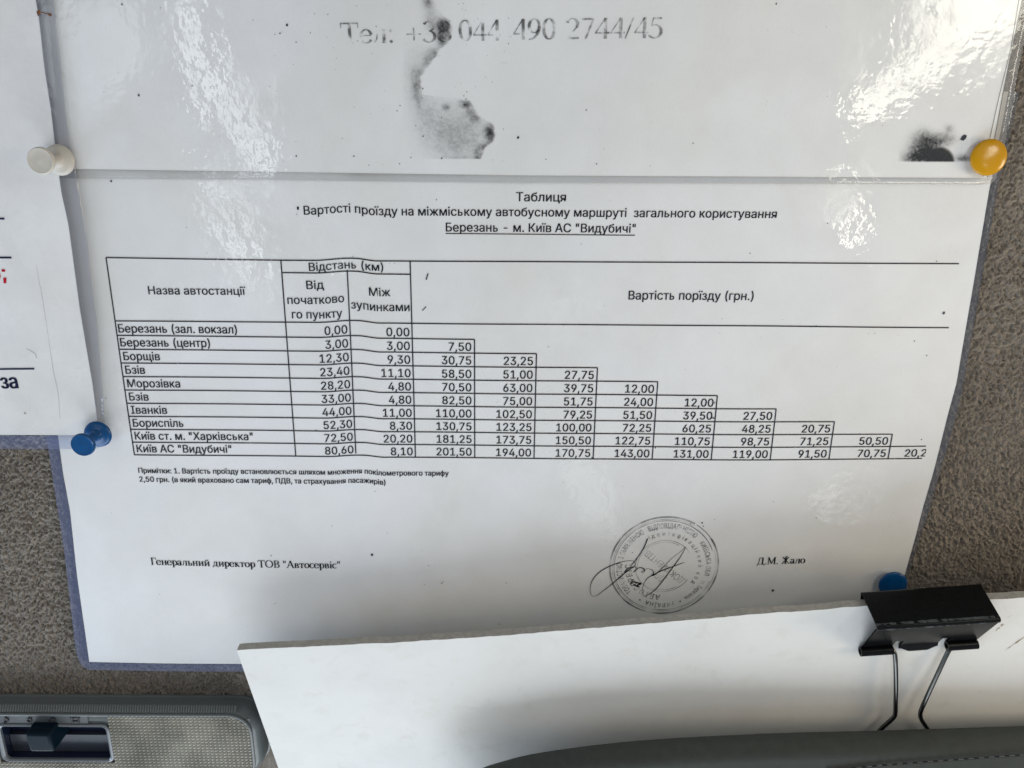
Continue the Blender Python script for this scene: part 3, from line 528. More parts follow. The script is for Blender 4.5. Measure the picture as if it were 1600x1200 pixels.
'З':(169,"85,-3 75,-2 66,-1 58,1 50,4 43,8 36,12 31,17 26,23 22,30 19,37 17,44 16,52 42,52 43,47 44,42 46,38 48,34 51,31 55,28 59,26 63,23 68,22 73,21 79,20 85,20 91,20 97,21 102,22 107,24 112,26 116,29 120,33 123,36 125,40 127,45 128,50 128,55 128,60 127,65 125,70 123,74 120,78 116,81 112,84 107,87 101,89 95,90 89,91 81,91 65,91 65,114 81,114 87,114 93,115 98,116 102,118 107,120 110,123 114,126 116,130 119,134 120,138 121,142 121,147 121,152 120,157 119,161 117,165 114,169 112,172 108,174 104,177 100,178 95,180 90,180 85,181 80,180 75,180 70,179 66,177 61,175 57,172 54,169 51,166 49,162 47,158 46,154 45,149 21,149 21,156 23,164 26,171 30,177 35,183 40,188 46,192 53,196 61,199 69,201 77,202 86,203 95,202 103,201 111,198 118,195 124,191 130,187 135,181 139,176 142,169 144,163 146,156 146,149 146,141 144,133 141,126 137,120 132,115 127,110 120,107 113,104 113,102 119,101 125,99 130,97 135,94 139,90 143,86 146,82 148,77 151,72 152,66 153,61 153,55 153,47 151,39 148,32 144,25 140,19 134,14 127,9 120,5 112,2 104,-1 95,-2","100,101,102 99,100,102 99,102,103 98,99,103 98,103,104 97,98,104 97,104,105 96,97,105 96,105,106 95,96,106 95,106,107 94,95,107 94,107,108 93,94,77 77,94,76 76,94,108 76,108,75 75,108,109 93,77,78 74,75,109 93,78,79 73,74,109 93,79,80 72,73,109 92,93,80 92,80,81 71,72,109 71,109,110 92,81,82 70,71,110 92,82,83 69,70,110 91,92,83 91,83,84 69,110,111 68,69,111 91,84,85 67,68,111 90,91,85 67,111,112 90,85,86 66,67,112 90,86,87 65,66,112 89,90,87 65,112,113 89,87,88 64,65,113 64,113,114 63,64,114 62,63,114 62,114,115 61,62,115 60,61,115 60,115,116 59,60,116 59,116,117 58,59,117 57,58,117 57,117,118 56,57,118 55,56,118 54,55,118 54,118,119 53,54,119 52,53,119 50,51,52 50,52,119 50,119,120 50,120,121 50,121,122 50,122,123 50,123,124 50,124,125 50,125,126 50,126,49 49,126,127 48,49,127 47,48,127 46,47,127 46,127,128 45,46,128 44,45,128 44,128,129 43,44,129 43,129,130 42,43,130 41,42,130 41,130,131 40,41,131 40,131,132 39,40,132 39,132,133 38,39,133 38,133,134 37,38,134 36,37,134 36,134,135 11,12,13 11,13,14 35,36,135 11,14,15 35,135,136 34,35,136 10,11,15 10,15,16 33,34,136 33,136,137 10,16,17 9,10,17 32,33,137 9,17,18 31,32,137 31,137,138 9,18,19 8,9,19 30,31,138 8,19,20 29,30,138 8,20,21 29,138,139 28,29,139 8,21,22 7,8,22 27,28,139 7,22,23 26,27,139 7,23,24 25,26,139 7,24,25 7,25,139 7,139,140 6,7,140 6,140,141 5,6,141 5,141,142 4,5,142 4,142,143 3,4,143 3,143,144 2,3,144 2,144,145 1,2,145 1,145,0"),
'И':(206,"182,0 157,0 157,114 157,117 157,121 157,125 157,129 157,134 157,139 158,145 158,151 158,157 158,164 159,171 159,178 163,178 159,170 155,162 151,156 148,150 145,144 142,139 139,134 136,130 134,126 131,122 129,118 126,114 54,0 24,0 24,200 49,200 49,77 49,73 49,70 49,66 49,62 49,57 49,53 48,48 48,43 48,37 48,32 47,27 47,21 43,22 46,27 48,32 51,37 53,42 56,47 59,51 61,55 63,59 65,63 67,66 69,69 71,72 152,200 182,200","29,30,31 29,31,32 57,58,14 14,58,59 14,59,15 15,59,0 57,14,13 16,15,0 57,13,17 17,13,12 17,16,12 12,16,0 11,12,0 57,17,18 10,11,0 57,18,19 9,10,0 57,19,20 8,9,0 57,20,21 57,21,22 7,8,0 57,22,23 6,7,0 57,23,24 5,6,0 57,24,25 4,5,0 57,25,26 3,4,0 57,26,27 2,3,0 1,2,0 57,27,28 29,32,33 29,33,34 56,57,28 29,34,35 55,56,28 54,55,28 29,35,36 53,54,28 29,36,37 52,53,28 29,37,38 51,52,28 29,38,39 50,51,28 29,39,40 49,50,28 29,40,41 48,49,28 29,41,42 47,48,28 46,47,43 43,47,28 29,42,46 46,42,43 29,46,45 44,43,28 29,45,44 29,44,28"),
'К':(183,"24,0 24,200 49,200 49,113 77,113 142,200 173,200 99,103 176,0 146,0 78,91 49,91 49,0","0,1,2 0,2,3 4,5,6 4,6,7 0,3,11 11,3,4 11,4,7 11,7,10 10,7,8 0,11,12 9,10,8"),
'Л':(204,"12,0 12,22 18,22 22,23 26,23 30,24 33,26 36,28 38,31 40,35 42,40 43,46 45,53 46,62 47,71 57,200 181,200 181,0 155,0 155,178 80,178 72,69 71,60 70,52 68,45 67,38 65,32 63,26 61,21 58,17 55,13 51,9 47,6 43,4 38,2 33,1 26,0 20,0","14,15,20 20,15,16 20,16,19 19,16,17 14,20,21 18,19,17 13,14,21 13,21,22 12,13,22 12,22,23 11,12,23 11,23,24 10,11,24 10,24,25 9,10,25 9,25,26 8,9,26 8,26,27 7,8,27 6,7,27 6,27,28 5,6,28 4,5,28 3,4,28 2,3,28 0,1,2 0,2,28 0,28,29 0,29,30 0,30,31 0,31,32 0,32,33 0,33,34 0,34,35 0,35,36 0,36,37"),
'М':(247,"24,0 24,200 60,200 109,74 110,71 111,69 112,66 113,62 114,59 115,56 116,52 118,48 119,44 120,41 121,37 122,33 124,29 125,26 126,22 126,19 121,19 122,22 123,25 124,29 125,32 126,36 127,40 129,44 130,48 131,51 132,55 133,59 134,62 136,65 137,68 138,71 139,74 187,200 223,200 223,0 198,0 198,114 198,118 198,121 198,125 198,129 198,132 198,137 198,141 199,145 199,162 199,167 199,171 199,175 199,180 202,180 200,175 199,170 197,166 196,161 194,156 193,152 191,147 189,143 188,138 187,134 185,130 184,127 182,123 181,120 180,117 179,114 134,0 112,0 67,114 66,117 65,120 64,123 63,126 61,130 60,134 58,138 57,142 55,146 54,151 52,155 51,160 49,165 47,170 46,175 44,180 47,180 47,176 47,172 47,168 47,164 47,159 47,155 47,150 48,146 48,129 48,125 48,121 48,118 48,114 48,0","0,1,90 90,1,2 90,2,91 91,2,3 36,37,54 54,37,38 54,38,55 55,38,39 0,90,89 92,91,3 36,54,53 56,55,39 93,92,3 36,53,52 57,56,52 52,56,39 0,89,94 94,89,88 94,93,88 88,93,3 36,52,57 57,52,51 36,57,58 87,88,3 0,94,95 36,58,59 86,87,3 0,95,96 36,59,60 85,86,3 0,96,97 36,60,61 84,85,3 0,97,98 36,61,62 83,84,3 0,98,99 36,62,63 82,83,3 0,99,100 36,63,64 81,82,3 36,64,65 80,81,3 36,65,66 79,80,3 36,66,67 78,79,3 0,100,101 36,67,68 77,78,3 0,101,102 36,68,69 76,77,3 0,102,103 36,69,70 75,76,3 0,103,104 36,70,71 74,75,3 0,104,105 73,74,3 36,71,72 73,3,4 35,36,72 73,4,5 34,35,72 73,5,6 33,34,72 73,6,7 32,33,72 73,7,8 31,32,72 73,8,9 30,31,72 73,9,10 29,30,72 73,10,11 28,29,72 73,11,12 27,28,72 73,12,13 26,27,72 73,13,14 25,26,72 73,14,15 24,25,72 73,15,16 23,24,72 73,16,22 22,16,17 22,23,17 17,23,72 18,17,72 73,22,21 19,18,72 73,21,20 73,20,19 73,19,72"),
'Н':(203,"24,0 24,200 49,200 49,114 154,114 154,200 180,200 180,0 154,0 154,91 49,91 49,0","0,1,2 0,2,3 4,5,6 4,6,7 0,3,10 10,3,4 10,4,9 9,4,7 0,10,11 8,9,7"),
'О':(210,"105,-3 92,-2 81,0 70,4 59,10 50,17 41,25 34,34 27,45 22,57 19,70 17,85 16,100 17,115 19,129 22,143 27,155 34,165 41,175 50,183 59,190 70,196 81,200 92,202 105,203 117,202 129,200 140,196 151,190 160,183 169,175 176,165 182,155 187,143 191,129 193,115 194,100 193,85 191,70 187,57 182,45 176,34 169,25 160,17 151,10 140,4 129,0 117,-2 105,21 114,21 122,23 130,26 137,30 144,35 150,41 156,48 161,57 164,66 167,76 169,88 169,100 169,112 167,124 164,134 161,143 156,152 150,159 144,165 137,170 130,174 122,177 114,179 105,179 96,179 88,177 80,174 72,170 66,165 59,159 54,152 49,143 46,134 43,124 41,112 41,100 41,88 43,76 46,66 49,57 54,48 59,41 66,35 72,30 80,26 88,23 96,21","23,24,25 22,23,25 22,25,26 21,22,26 21,26,27 20,21,27 20,27,28 19,20,28 19,28,29 18,19,29 18,29,73 73,29,72 72,29,71 71,29,30 70,71,30 18,73,74 69,70,30 18,74,75 17,18,75 69,30,31 68,69,31 17,75,76 67,68,31 17,76,77 16,17,77 67,31,32 66,67,32 16,77,78 65,66,32 16,78,79 15,16,79 65,32,33 64,65,33 15,79,80 63,64,33 15,80,81 14,15,81 63,33,34 62,63,34 14,81,82 13,14,82 62,34,35 61,62,35 13,82,83 12,13,83 61,35,36 60,61,36 12,83,84 11,12,84 11,84,85 59,60,36 59,36,37 11,85,86 58,59,37 10,11,86 58,37,38 10,86,87 57,58,38 9,10,87 57,38,39 9,87,88 56,57,39 8,9,88 56,39,40 8,88,89 55,56,40 8,89,90 54,55,40 7,8,90 54,40,41 7,90,91 53,54,41 7,91,92 52,53,41 6,7,92 52,41,42 6,92,93 51,52,42 6,93,94 50,51,42 5,6,94 50,42,43 5,94,95 49,50,43 5,95,48 48,49,43 5,48,43 5,43,44 4,5,44 3,4,44 3,44,45 3,45,46 2,3,46 2,46,47 1,2,47 1,47,0"),
'П':(203,"180,200 180,0 154,0 154,178 49,178 49,0 24,0 24,200","6,7,4 4,7,0 4,0,3 3,0,1 6,4,5 2,3,1"),
'Р':(175,"24,0 24,200 92,200 104,199 114,198 123,195 131,192 138,187 144,182 149,176 153,169 156,162 159,154 160,145 161,137 160,128 159,120 156,112 153,104 149,98 144,91 138,86 131,81 123,78 114,75 104,74 92,73 43,73 43,95 91,95 99,96 106,97 112,98 117,101 121,104 125,107 128,111 131,115 133,120 134,125 135,131 135,137 135,142 134,148 133,153 131,158 128,162 125,166 121,170 117,172 111,175 105,176 99,177 91,178 49,178 49,0","0,1,54 54,1,2 54,2,3 54,3,4 54,4,5 54,5,6 54,6,7 54,7,8 54,8,53 53,8,9 0,54,28 28,54,55 52,53,9 51,52,9 50,51,9 50,9,10 49,50,10 48,49,10 47,48,10 47,10,11 46,47,11 45,46,11 45,11,12 44,45,12 44,12,13 43,44,13 42,43,13 42,13,14 41,42,14 40,41,14 40,14,15 39,40,15 39,15,16 38,39,16 37,38,16 37,16,17 36,37,17 36,17,18 35,36,18 34,35,18 34,18,19 33,34,19 32,33,19 31,32,19 31,19,20 30,31,20 29,30,20 0,28,27 55,28,29 55,29,26 26,29,20 26,20,21 26,21,22 26,22,23 26,23,24 26,24,25 0,27,26 0,26,55"),
'С':(201,"105,-3 93,-2 81,0 69,4 59,10 50,17 41,25 34,34 27,45 22,57 19,70 17,85 16,100 17,115 19,129 22,143 27,155 34,165 41,175 50,183 59,190 69,196 81,200 93,202 105,203 113,202 120,202 127,200 134,198 140,196 147,193 152,189 158,185 163,181 168,176 172,170 176,164 179,158 182,152 184,144 186,137 161,137 159,142 158,147 155,151 153,155 150,159 147,162 144,166 140,168 137,171 133,173 128,175 124,177 119,178 115,179 110,179 105,179 96,179 88,177 80,174 72,170 65,165 59,159 54,151 49,143 45,134 43,123 41,112 41,100 41,88 43,76 45,66 49,57 54,49 59,41 65,35 72,30 80,26 88,23 96,21 105,21 110,21 115,21 119,22 124,24 128,25 133,27 137,29 140,32 144,35 147,38 150,41 153,45 155,49 158,53 159,58 161,63 186,63 184,56 182,49 179,42 176,36 172,30 168,24 163,19 158,15 153,11 147,7 140,4 134,2 127,0 120,-2 113,-2","23,24,25 23,25,26 22,23,26 22,26,27 22,27,28 21,22,28 21,28,29 21,29,30 20,21,30 20,30,31 19,20,31 19,31,32 19,32,33 18,19,58 58,19,57 57,19,33 57,33,56 56,33,34 55,56,34 18,58,59 54,55,34 53,54,34 18,59,60 52,53,34 52,34,35 51,52,35 17,18,60 17,60,61 50,51,35 49,50,35 49,35,36 17,61,62 48,49,36 47,48,36 16,17,62 16,62,63 47,36,37 46,47,37 45,46,37 16,63,64 45,37,38 44,45,38 15,16,64 44,38,39 15,64,65 43,44,39 42,43,39 42,39,40 15,65,66 14,15,66 41,42,40 14,66,67 13,14,67 13,67,68 12,13,68 12,68,69 11,12,69 11,69,70 11,70,71 10,11,71 10,71,72 9,10,72 9,72,73 96,97,98 96,98,99 95,96,99 8,9,73 8,73,74 95,99,100 94,95,100 93,94,100 93,100,101 8,74,75 7,8,75 92,93,101 92,101,102 7,75,76 91,92,102 90,91,102 90,102,103 7,76,77 89,90,103 6,7,77 88,89,103 6,77,78 88,103,104 87,88,104 86,87,104 6,78,79 85,86,104 5,6,79 85,104,105 84,85,105 5,79,80 83,84,105 82,83,105 5,80,81 81,82,105 5,81,105 5,105,106 4,5,106 4,106,107 4,107,108 3,4,108 3,108,109 2,3,109 2,109,110 2,110,111 1,2,111 1,111,112 1,112,113 0,1,113"),
'Т':(176,"12,178 12,200 164,200 164,178 101,178 101,0 76,0 76,178","0,1,2 0,2,3 7,0,3 6,7,4 4,7,3 6,4,5"),
'У':(172,"34,0 34,23 48,23 53,23 57,23 61,24 64,26 67,28 69,30 71,33 73,36 77,46 6,200 34,200 61,140 64,133 67,125 70,118 73,111 75,104 78,98 80,91 82,85 84,78 87,72 89,65 91,58 84,58 87,67 91,77 94,86 97,96 101,106 105,117 109,128 114,140 138,200 165,200 96,33 94,28 92,24 89,20 87,16 84,12 80,9 77,7 72,4 67,2 61,1 55,0 48,0","11,12,13 11,13,14 35,36,37 35,37,38 11,14,15 34,35,38 11,15,16 33,34,38 11,16,17 11,17,18 32,33,38 11,18,19 31,32,38 11,19,20 11,20,21 30,31,38 11,21,22 29,30,38 11,22,23 11,23,24 28,29,25 25,29,26 26,29,38 11,24,28 28,24,25 11,28,27 11,27,26 11,26,38 10,11,38 9,10,38 9,38,39 8,9,39 7,8,39 7,39,40 6,7,40 5,6,40 4,5,40 4,40,41 3,4,41 2,3,41 0,1,2 0,2,41 0,41,42 0,42,43 0,43,44 0,44,45 0,45,46 0,46,47 0,47,48 0,48,49 0,49,50"),
'Х':(186,"7,0 85,112 85,93 12,200 41,200 70,157 73,153 76,149 78,145 80,142 82,139 84,136 86,132 88,129 90,126 92,123 94,119 96,115 91,115 93,119 95,122 97,126 99,129 101,132 103,136 105,139 107,142 109,145 112,149 114,153 117,157 147,200 175,200 102,94 102,113 179,0 150,0 115,51 112,55 110,58 108,62 106,65 104,68 102,71 100,74 98,77 96,80 95,83 93,87 91,91 96,91 94,87 92,84 90,80 89,77 87,74 85,71 83,68 81,65 79,62 77,59 74,55 71,51 36,0","2,3,4 2,4,5 30,31,32 30,32,33 2,5,6 29,30,33 2,6,7 28,29,33 2,7,8 27,28,33 2,8,9 26,27,33 2,9,10 25,26,33 2,10,11 24,25,33 2,11,1 1,11,12 23,24,34 34,24,33 1,12,13 22,23,34 1,13,14 21,22,34 1,14,15 20,21,34 1,15,19 19,15,16 19,20,16 16,20,34 17,16,34 1,19,18 1,18,17 1,17,34 1,34,35 0,1,49 49,1,50 50,1,35 0,49,48 51,50,35 52,51,47 47,51,35 0,48,52 52,48,47 0,52,53 46,47,35 0,53,54 45,46,35 0,54,55 44,45,35 0,55,56 43,44,35 0,56,57 42,43,35 0,57,58 41,42,35 0,58,59 40,41,35 0,59,60 39,40,35 0,60,61 38,39,35 0,61,62 37,38,35 0,62,63 36,37,35"),
'Щ':(266,"24,200 49,200 49,22 118,22 118,200 144,200 144,22 213,22 213,200 238,200 238,0 24,0 234,-43 234,0 224,0 224,22 258,22 258,-43","11,0,1 11,1,2 3,4,5 3,5,6 7,8,9 7,9,10 11,2,3 11,3,6 11,6,7 11,7,10 14,15,16 14,16,13 13,16,17 12,13,17"),
'Ь':(178,"42,121 97,121 107,120 116,119 125,117 133,114 140,110 146,105 151,99 156,93 160,86 162,79 164,70 164,62 164,52 162,44 160,36 156,29 151,22 146,17 140,12 133,8 125,4 116,2 107,0 97,0 24,0 24,200 49,200 49,22 97,22 106,23 114,25 121,28 128,33 133,39 136,45 138,53 139,62 139,67 138,72 136,77 134,81 131,85 128,89 124,92 119,94 114,96 109,98 103,98 97,99 42,99","26,27,28 26,28,0 0,28,29 26,0,51 29,0,1 29,1,2 29,2,50 50,2,3 50,3,4 50,4,5 50,5,6 50,6,7 50,7,8 50,8,49 49,8,9 26,51,50 26,50,29 48,49,9 47,48,9 46,47,9 45,46,9 45,9,10 44,45,10 43,44,10 43,10,11 42,43,11 41,42,11 41,11,12 40,41,12 39,40,12 39,12,13 38,39,13 37,38,13 37,13,14 36,37,14 36,14,15 35,36,15 35,15,16 34,35,16 34,16,17 33,34,17 33,17,18 32,33,18 31,32,18 30,31,18 30,18,19 26,29,30 26,30,19 26,19,20 26,20,21 26,21,22 26,22,23 26,23,24 26,24,25"),
'Ю':(278,"92,112 92,90 36,90 36,112 49,200 49,0 24,0 24,200 174,-3 161,-2 149,0 138,4 128,10 118,17 110,25 103,34 96,45 91,57 87,70 85,85 85,100 85,115 87,129 91,143 96,155 103,165 110,175 118,183 128,190 138,196 149,200 161,202 174,203 186,202 198,200 209,196 220,190 229,183 237,175 245,165 251,155 256,143 260,129 262,115 263,100 262,85 260,70 256,57 251,45 245,34 237,25 229,17 220,10 209,4 198,0 186,-2 174,21 182,21 191,23 199,26 206,30 213,35 219,41 225,48 229,57 233,66 236,76 237,88 238,100 237,112 236,124 233,134 229,143 225,152 219,159 213,165 206,170 199,174 191,177 182,179 174,179 165,179 157,177 149,174 141,170 134,165 128,159 123,152 118,143 114,134 112,124 110,112 109,100 110,88 112,76 114,66 118,57 123,48 128,41 134,35 141,30 149,26 157,23 165,21","2,3,0 2,0,1 6,7,4 6,4,5 31,32,33 30,31,33 30,33,34 29,30,34 29,34,35 28,29,35 28,35,36 27,28,36 27,36,37 26,27,37 26,37,81 81,37,80 80,37,79 79,37,38 78,79,38 26,81,82 77,78,38 26,82,83 25,26,83 77,38,39 76,77,39 25,83,84 75,76,39 25,84,85 24,25,85 75,39,40 74,75,40 24,85,86 73,74,40 24,86,87 23,24,87 73,40,41 72,73,41 23,87,88 71,72,41 23,88,89 22,23,89 71,41,42 70,71,42 22,89,90 21,22,90 70,42,43 69,70,43 21,90,91 20,21,91 69,43,44 68,69,44 20,91,92 19,20,92 19,92,93 67,68,44 67,44,45 19,93,94 66,67,45 18,19,94 66,45,46 18,94,95 65,66,46 17,18,95 65,46,47 17,95,96 64,65,47 16,17,96 64,47,48 16,96,97 63,64,48 16,97,98 62,63,48 15,16,98 62,48,49 15,98,99 61,62,49 15,99,100 60,61,49 60,49,50 14,15,100 14,100,101 59,60,50 14,101,102 58,59,50 58,50,51 13,14,102 13,102,103 57,58,51 13,103,56 56,57,51 13,56,51 13,51,52 12,13,52 11,12,52 11,52,53 10,11,53 10,53,54 9,10,54 9,54,55 8,9,55"),
'Я':(177,"153,0 128,0 128,178 85,178 78,177 71,176 65,175 60,173 55,170 51,167 48,163 45,159 43,155 42,150 41,144 41,138 41,133 42,127 43,123 45,118 48,114 51,111 55,107 60,105 65,103 71,101 77,101 85,100 139,100 139,78 84,78 73,78 63,80 54,82 46,85 39,90 33,95 27,100 23,107 20,114 17,121 16,130 16,138 16,147 17,155 20,163 23,170 27,177 32,183 38,188 46,192 54,196 63,198 73,200 84,200 153,200 38,0 8,0 58,90 86,90","53,54,55 53,55,2 2,55,28 28,55,0 52,53,2 51,52,2 50,51,2 49,50,2 48,49,2 47,48,3 3,48,2 47,3,4 1,2,28 47,4,5 46,47,5 46,5,6 46,6,7 46,7,8 45,46,8 45,8,9 45,9,10 45,10,11 44,45,11 44,11,12 43,44,12 43,12,13 43,13,14 42,43,14 42,14,15 41,42,15 41,15,16 41,16,17 40,41,17 40,17,18 40,18,19 39,40,19 39,19,20 39,20,21 38,39,21 38,21,22 38,22,23 37,38,23 37,23,24 37,24,25 37,25,26 37,26,27 37,27,28 37,28,30 30,28,1 1,28,29 36,37,30 35,36,30 34,35,30 33,34,30 32,33,30 31,32,30 1,30,29 57,58,59 57,59,56"),
'а':(153,"63,-3 56,-3 49,-2 43,0 37,2 32,5 27,8 22,13 19,18 16,23 14,29 12,35 12,42 12,49 13,54 15,59 17,63 20,67 23,70 26,73 30,76 35,78 39,80 44,82 49,83 54,84 60,85 65,86 70,86 76,87 82,88 87,89 92,89 96,90 99,90 102,91 104,92 106,94 107,95 108,98 108,100 108,101 108,105 107,109 106,113 105,117 103,120 100,122 98,125 94,127 91,128 86,129 82,130 77,130 72,130 67,129 63,128 59,127 55,125 52,123 49,121 46,118 44,116 42,113 41,110 39,108 16,114 19,121 22,127 26,132 31,136 36,140 41,143 46,146 52,148 58,149 64,150 70,151 76,151 80,151 85,151 89,150 94,149 99,148 103,146 108,144 112,142 117,139 120,135 124,131 127,126 129,120 131,114 132,107 132,99 132,0 109,0 109,20 107,20 106,18 104,15 102,12 99,10 96,7 93,5 89,2 85,0 80,-1 75,-2 69,-3 67,18 73,18 79,19 85,21 90,23 94,26 98,29 101,33 104,37 106,41 107,45 108,50 108,54 108,75 107,74 106,73 104,72 102,72 100,71 97,70 94,70 91,69 88,69 85,68 82,68 79,67 76,67 73,67 71,66 69,66 65,65 61,65 57,64 53,62 49,61 46,59 43,57 41,55 39,52 37,49 36,45 36,41 36,38 37,34 38,31 40,28 42,26 45,24 48,22 51,21 55,19 58,19 63,18","77,78,79 77,79,80 76,77,80 76,80,81 75,76,81 75,81,82 74,75,82 74,82,83 74,83,84 73,74,84 73,84,85 72,73,85 72,85,86 71,72,86 71,86,87 70,71,87 70,87,88 69,70,88 69,88,89 68,69,54 54,69,53 53,69,89 53,89,52 52,89,90 68,54,55 51,52,90 68,55,56 50,51,90 68,56,57 49,50,90 68,57,58 67,68,58 48,49,90 48,90,91 67,58,59 47,48,91 67,59,60 46,47,91 66,67,60 66,60,61 46,91,92 45,46,92 66,61,62 44,45,92 66,62,63 65,66,64 64,66,63 44,92,93 43,44,93 42,43,93 42,93,94 41,42,94 40,41,94 39,40,94 39,94,95 38,39,95 37,38,95 36,37,95 35,36,123 123,36,95 34,35,123 33,34,123 32,33,123 31,32,123 30,31,123 29,30,123 28,29,123 27,28,123 26,27,123 25,26,123 24,25,123 23,24,123 22,23,123 21,22,123 20,21,123 19,20,123 19,123,124 122,123,95 19,124,125 18,19,125 18,125,126 18,126,127 18,127,128 18,128,129 17,18,129 17,129,130 17,130,131 17,131,132 17,132,133 17,133,134 17,134,135 17,135,136 16,17,136 16,136,137 16,137,138 16,138,139 16,139,140 16,140,141 16,141,142 16,142,143 15,16,143 15,143,144 15,144,145 15,145,146 14,15,146 14,146,147 14,147,148 121,122,95 13,14,148 13,148,149 120,121,95 13,149,150 12,13,150 12,150,151 119,120,95 11,12,151 11,151,152 118,119,95 11,152,153 117,118,95 10,11,153 10,153,154 116,117,97 97,117,95 10,154,155 115,116,97 9,10,155 9,155,156 9,156,157 114,115,97 9,157,158 113,114,97 8,9,158 8,158,159 112,113,98 98,113,97 8,159,160 112,98,99 96,97,95 8,160,161 111,112,99 8,161,162 110,111,99 8,162,110 8,110,99 8,99,100 7,8,100 7,100,101 6,7,101 6,101,102 6,102,103 5,6,103 5,103,104 4,5,104 4,104,105 4,105,106 3,4,106 3,106,107 2,3,107 2,107,108 1,2,108 1,108,109 0,1,109"),
'б':(162,"82,-3 72,-3 63,-1 55,2 47,6 40,11 33,17 27,24 22,32 19,41 16,51 14,61 13,73 13,78 14,89 14,100 15,109 16,118 18,127 20,134 22,141 25,148 28,153 31,159 35,163 40,167 45,171 50,174 56,177 62,179 69,181 77,182 85,183 94,184 98,184 102,185 105,186 107,187 110,188 111,189 113,190 114,192 115,193 115,195 115,198 116,200 137,200 137,195 136,190 135,185 133,181 131,178 128,174 124,172 119,169 114,167 108,166 101,165 94,164 84,163 75,162 68,160 61,158 55,155 50,151 45,146 42,140 39,133 37,125 35,115 33,104 34,104 36,109 39,114 42,119 46,123 51,128 55,131 60,135 66,137 72,140 77,141 84,142 90,143 98,142 106,140 113,138 120,133 126,128 131,122 136,116 141,108 144,100 146,91 148,81 148,71 148,61 146,51 143,42 140,33 135,25 130,18 123,12 116,7 108,2 100,-1 91,-3 82,18 88,18 94,20 100,22 105,24 109,28 113,32 116,37 119,42 121,48 123,55 124,62 124,70 124,78 123,85 122,92 119,98 117,103 114,108 110,112 105,116 100,118 95,120 89,121 83,122 76,121 70,120 65,118 59,115 54,111 50,107 46,102 43,96 41,90 39,84 38,77 38,69 38,62 39,55 41,49 43,43 46,37 49,32 53,28 58,25 63,22 69,20 75,18","44,45,46 44,46,47 43,44,47 42,43,47 42,47,48 41,42,48 40,41,48 39,40,48 39,48,49 38,39,49 37,38,49 36,37,49 35,36,49 35,49,50 34,35,50 33,34,50 32,33,50 31,32,50 30,31,50 30,50,51 29,30,51 28,29,51 28,51,52 27,28,52 27,52,53 26,27,53 26,53,54 25,26,54 25,54,55 25,55,56 24,25,56 24,56,57 24,57,58 24,58,59 23,24,59 23,59,60 23,60,61 23,61,62 22,23,62 22,62,63 22,63,64 21,22,64 21,64,65 20,21,65 20,65,66 82,83,84 81,82,84 81,84,85 80,81,85 19,20,66 80,85,86 19,66,67 79,80,86 79,86,87 78,79,87 77,78,87 18,19,67 77,87,88 18,67,68 76,77,88 76,88,89 75,76,89 17,18,68 17,68,69 74,75,132 132,75,131 131,75,89 131,89,130 130,89,90 129,130,90 74,132,133 128,129,90 74,133,134 73,74,134 16,17,69 127,128,90 73,134,135 127,90,91 126,127,91 16,69,70 73,135,136 72,73,136 125,126,91 72,136,137 71,72,137 15,16,70 124,125,91 124,91,92 71,137,138 15,70,71 15,71,138 123,124,92 15,138,139 14,15,139 123,92,93 122,123,93 14,139,140 121,122,93 121,93,94 14,140,141 13,14,141 120,121,94 13,141,142 120,94,95 12,13,142 119,120,95 12,142,143 11,12,143 119,95,96 118,119,96 11,143,144 117,118,96 11,144,145 10,11,145 117,96,97 116,117,97 10,145,146 116,97,98 9,10,146 9,146,147 115,116,98 9,147,148 114,115,98 114,98,99 8,9,148 8,148,149 113,114,99 113,99,100 8,149,150 7,8,150 112,113,100 7,150,151 111,112,100 111,100,101 7,151,152 110,111,101 6,7,152 6,152,153 109,110,101 6,153,154 108,109,101 6,154,107 107,108,101 107,101,102 6,107,102 5,6,102 5,102,103 4,5,103 4,103,104 3,4,104 3,104,105 2,3,105 2,105,106 1,2,106 1,106,0"),
'в':(154,"21,0 21,149 82,149 93,148 104,146 113,143 121,138 127,132 131,126 134,118 135,109 135,103 133,98 131,93 127,89 123,85 118,82 112,80 106,78 110,78 115,76 119,75 123,73 126,70 130,67 133,64 136,60 138,56 140,51 140,46 141,40 140,35 139,29 137,24 135,20 132,15 128,11 123,8 118,5 112,3 106,1 99,0 91,0 43,22 91,22 97,22 102,23 106,25 110,27 112,30 114,34 116,38 116,42 116,48 114,52 112,57 110,60 106,63 102,65 97,66 91,66 43,66 43,87 82,87 88,87 94,88 99,90 103,92 107,95 109,99 110,103 111,107 110,112 109,116 107,119 103,122 99,124 94,126 88,127 82,127 43,127","0,1,80 80,1,2 80,2,3 80,3,4 80,4,5 80,5,6 80,6,7 80,7,79 79,7,8 0,80,62 78,79,8 77,78,8 76,77,8 76,8,9 75,76,9 74,75,9 73,74,9 73,9,10 72,73,10 71,72,10 71,10,11 70,71,11 70,11,12 69,70,12 68,69,12 68,12,13 67,68,13 67,13,14 66,67,14 65,66,14 65,14,15 64,65,15 63,64,15 0,62,61 61,62,63 61,63,15 61,15,16 61,16,17 61,17,18 61,18,19 61,19,20 61,20,21 61,21,22 61,22,23 61,23,24 61,24,60 60,24,25 0,61,43 59,60,25 58,59,25 57,58,25 57,25,26 56,57,26 55,56,26 55,26,27 54,55,27 54,27,28 53,54,28 53,28,29 52,53,29 52,29,30 51,52,30 51,30,31 50,51,31 50,31,32 49,50,32 48,49,32 48,32,33 47,48,33 46,47,33 46,33,34 45,46,34 44,45,34 0,43,44 0,44,34 0,34,35 0,35,36 0,36,37 0,37,38 0,38,39 0,39,40 0,40,41 0,41,42"),
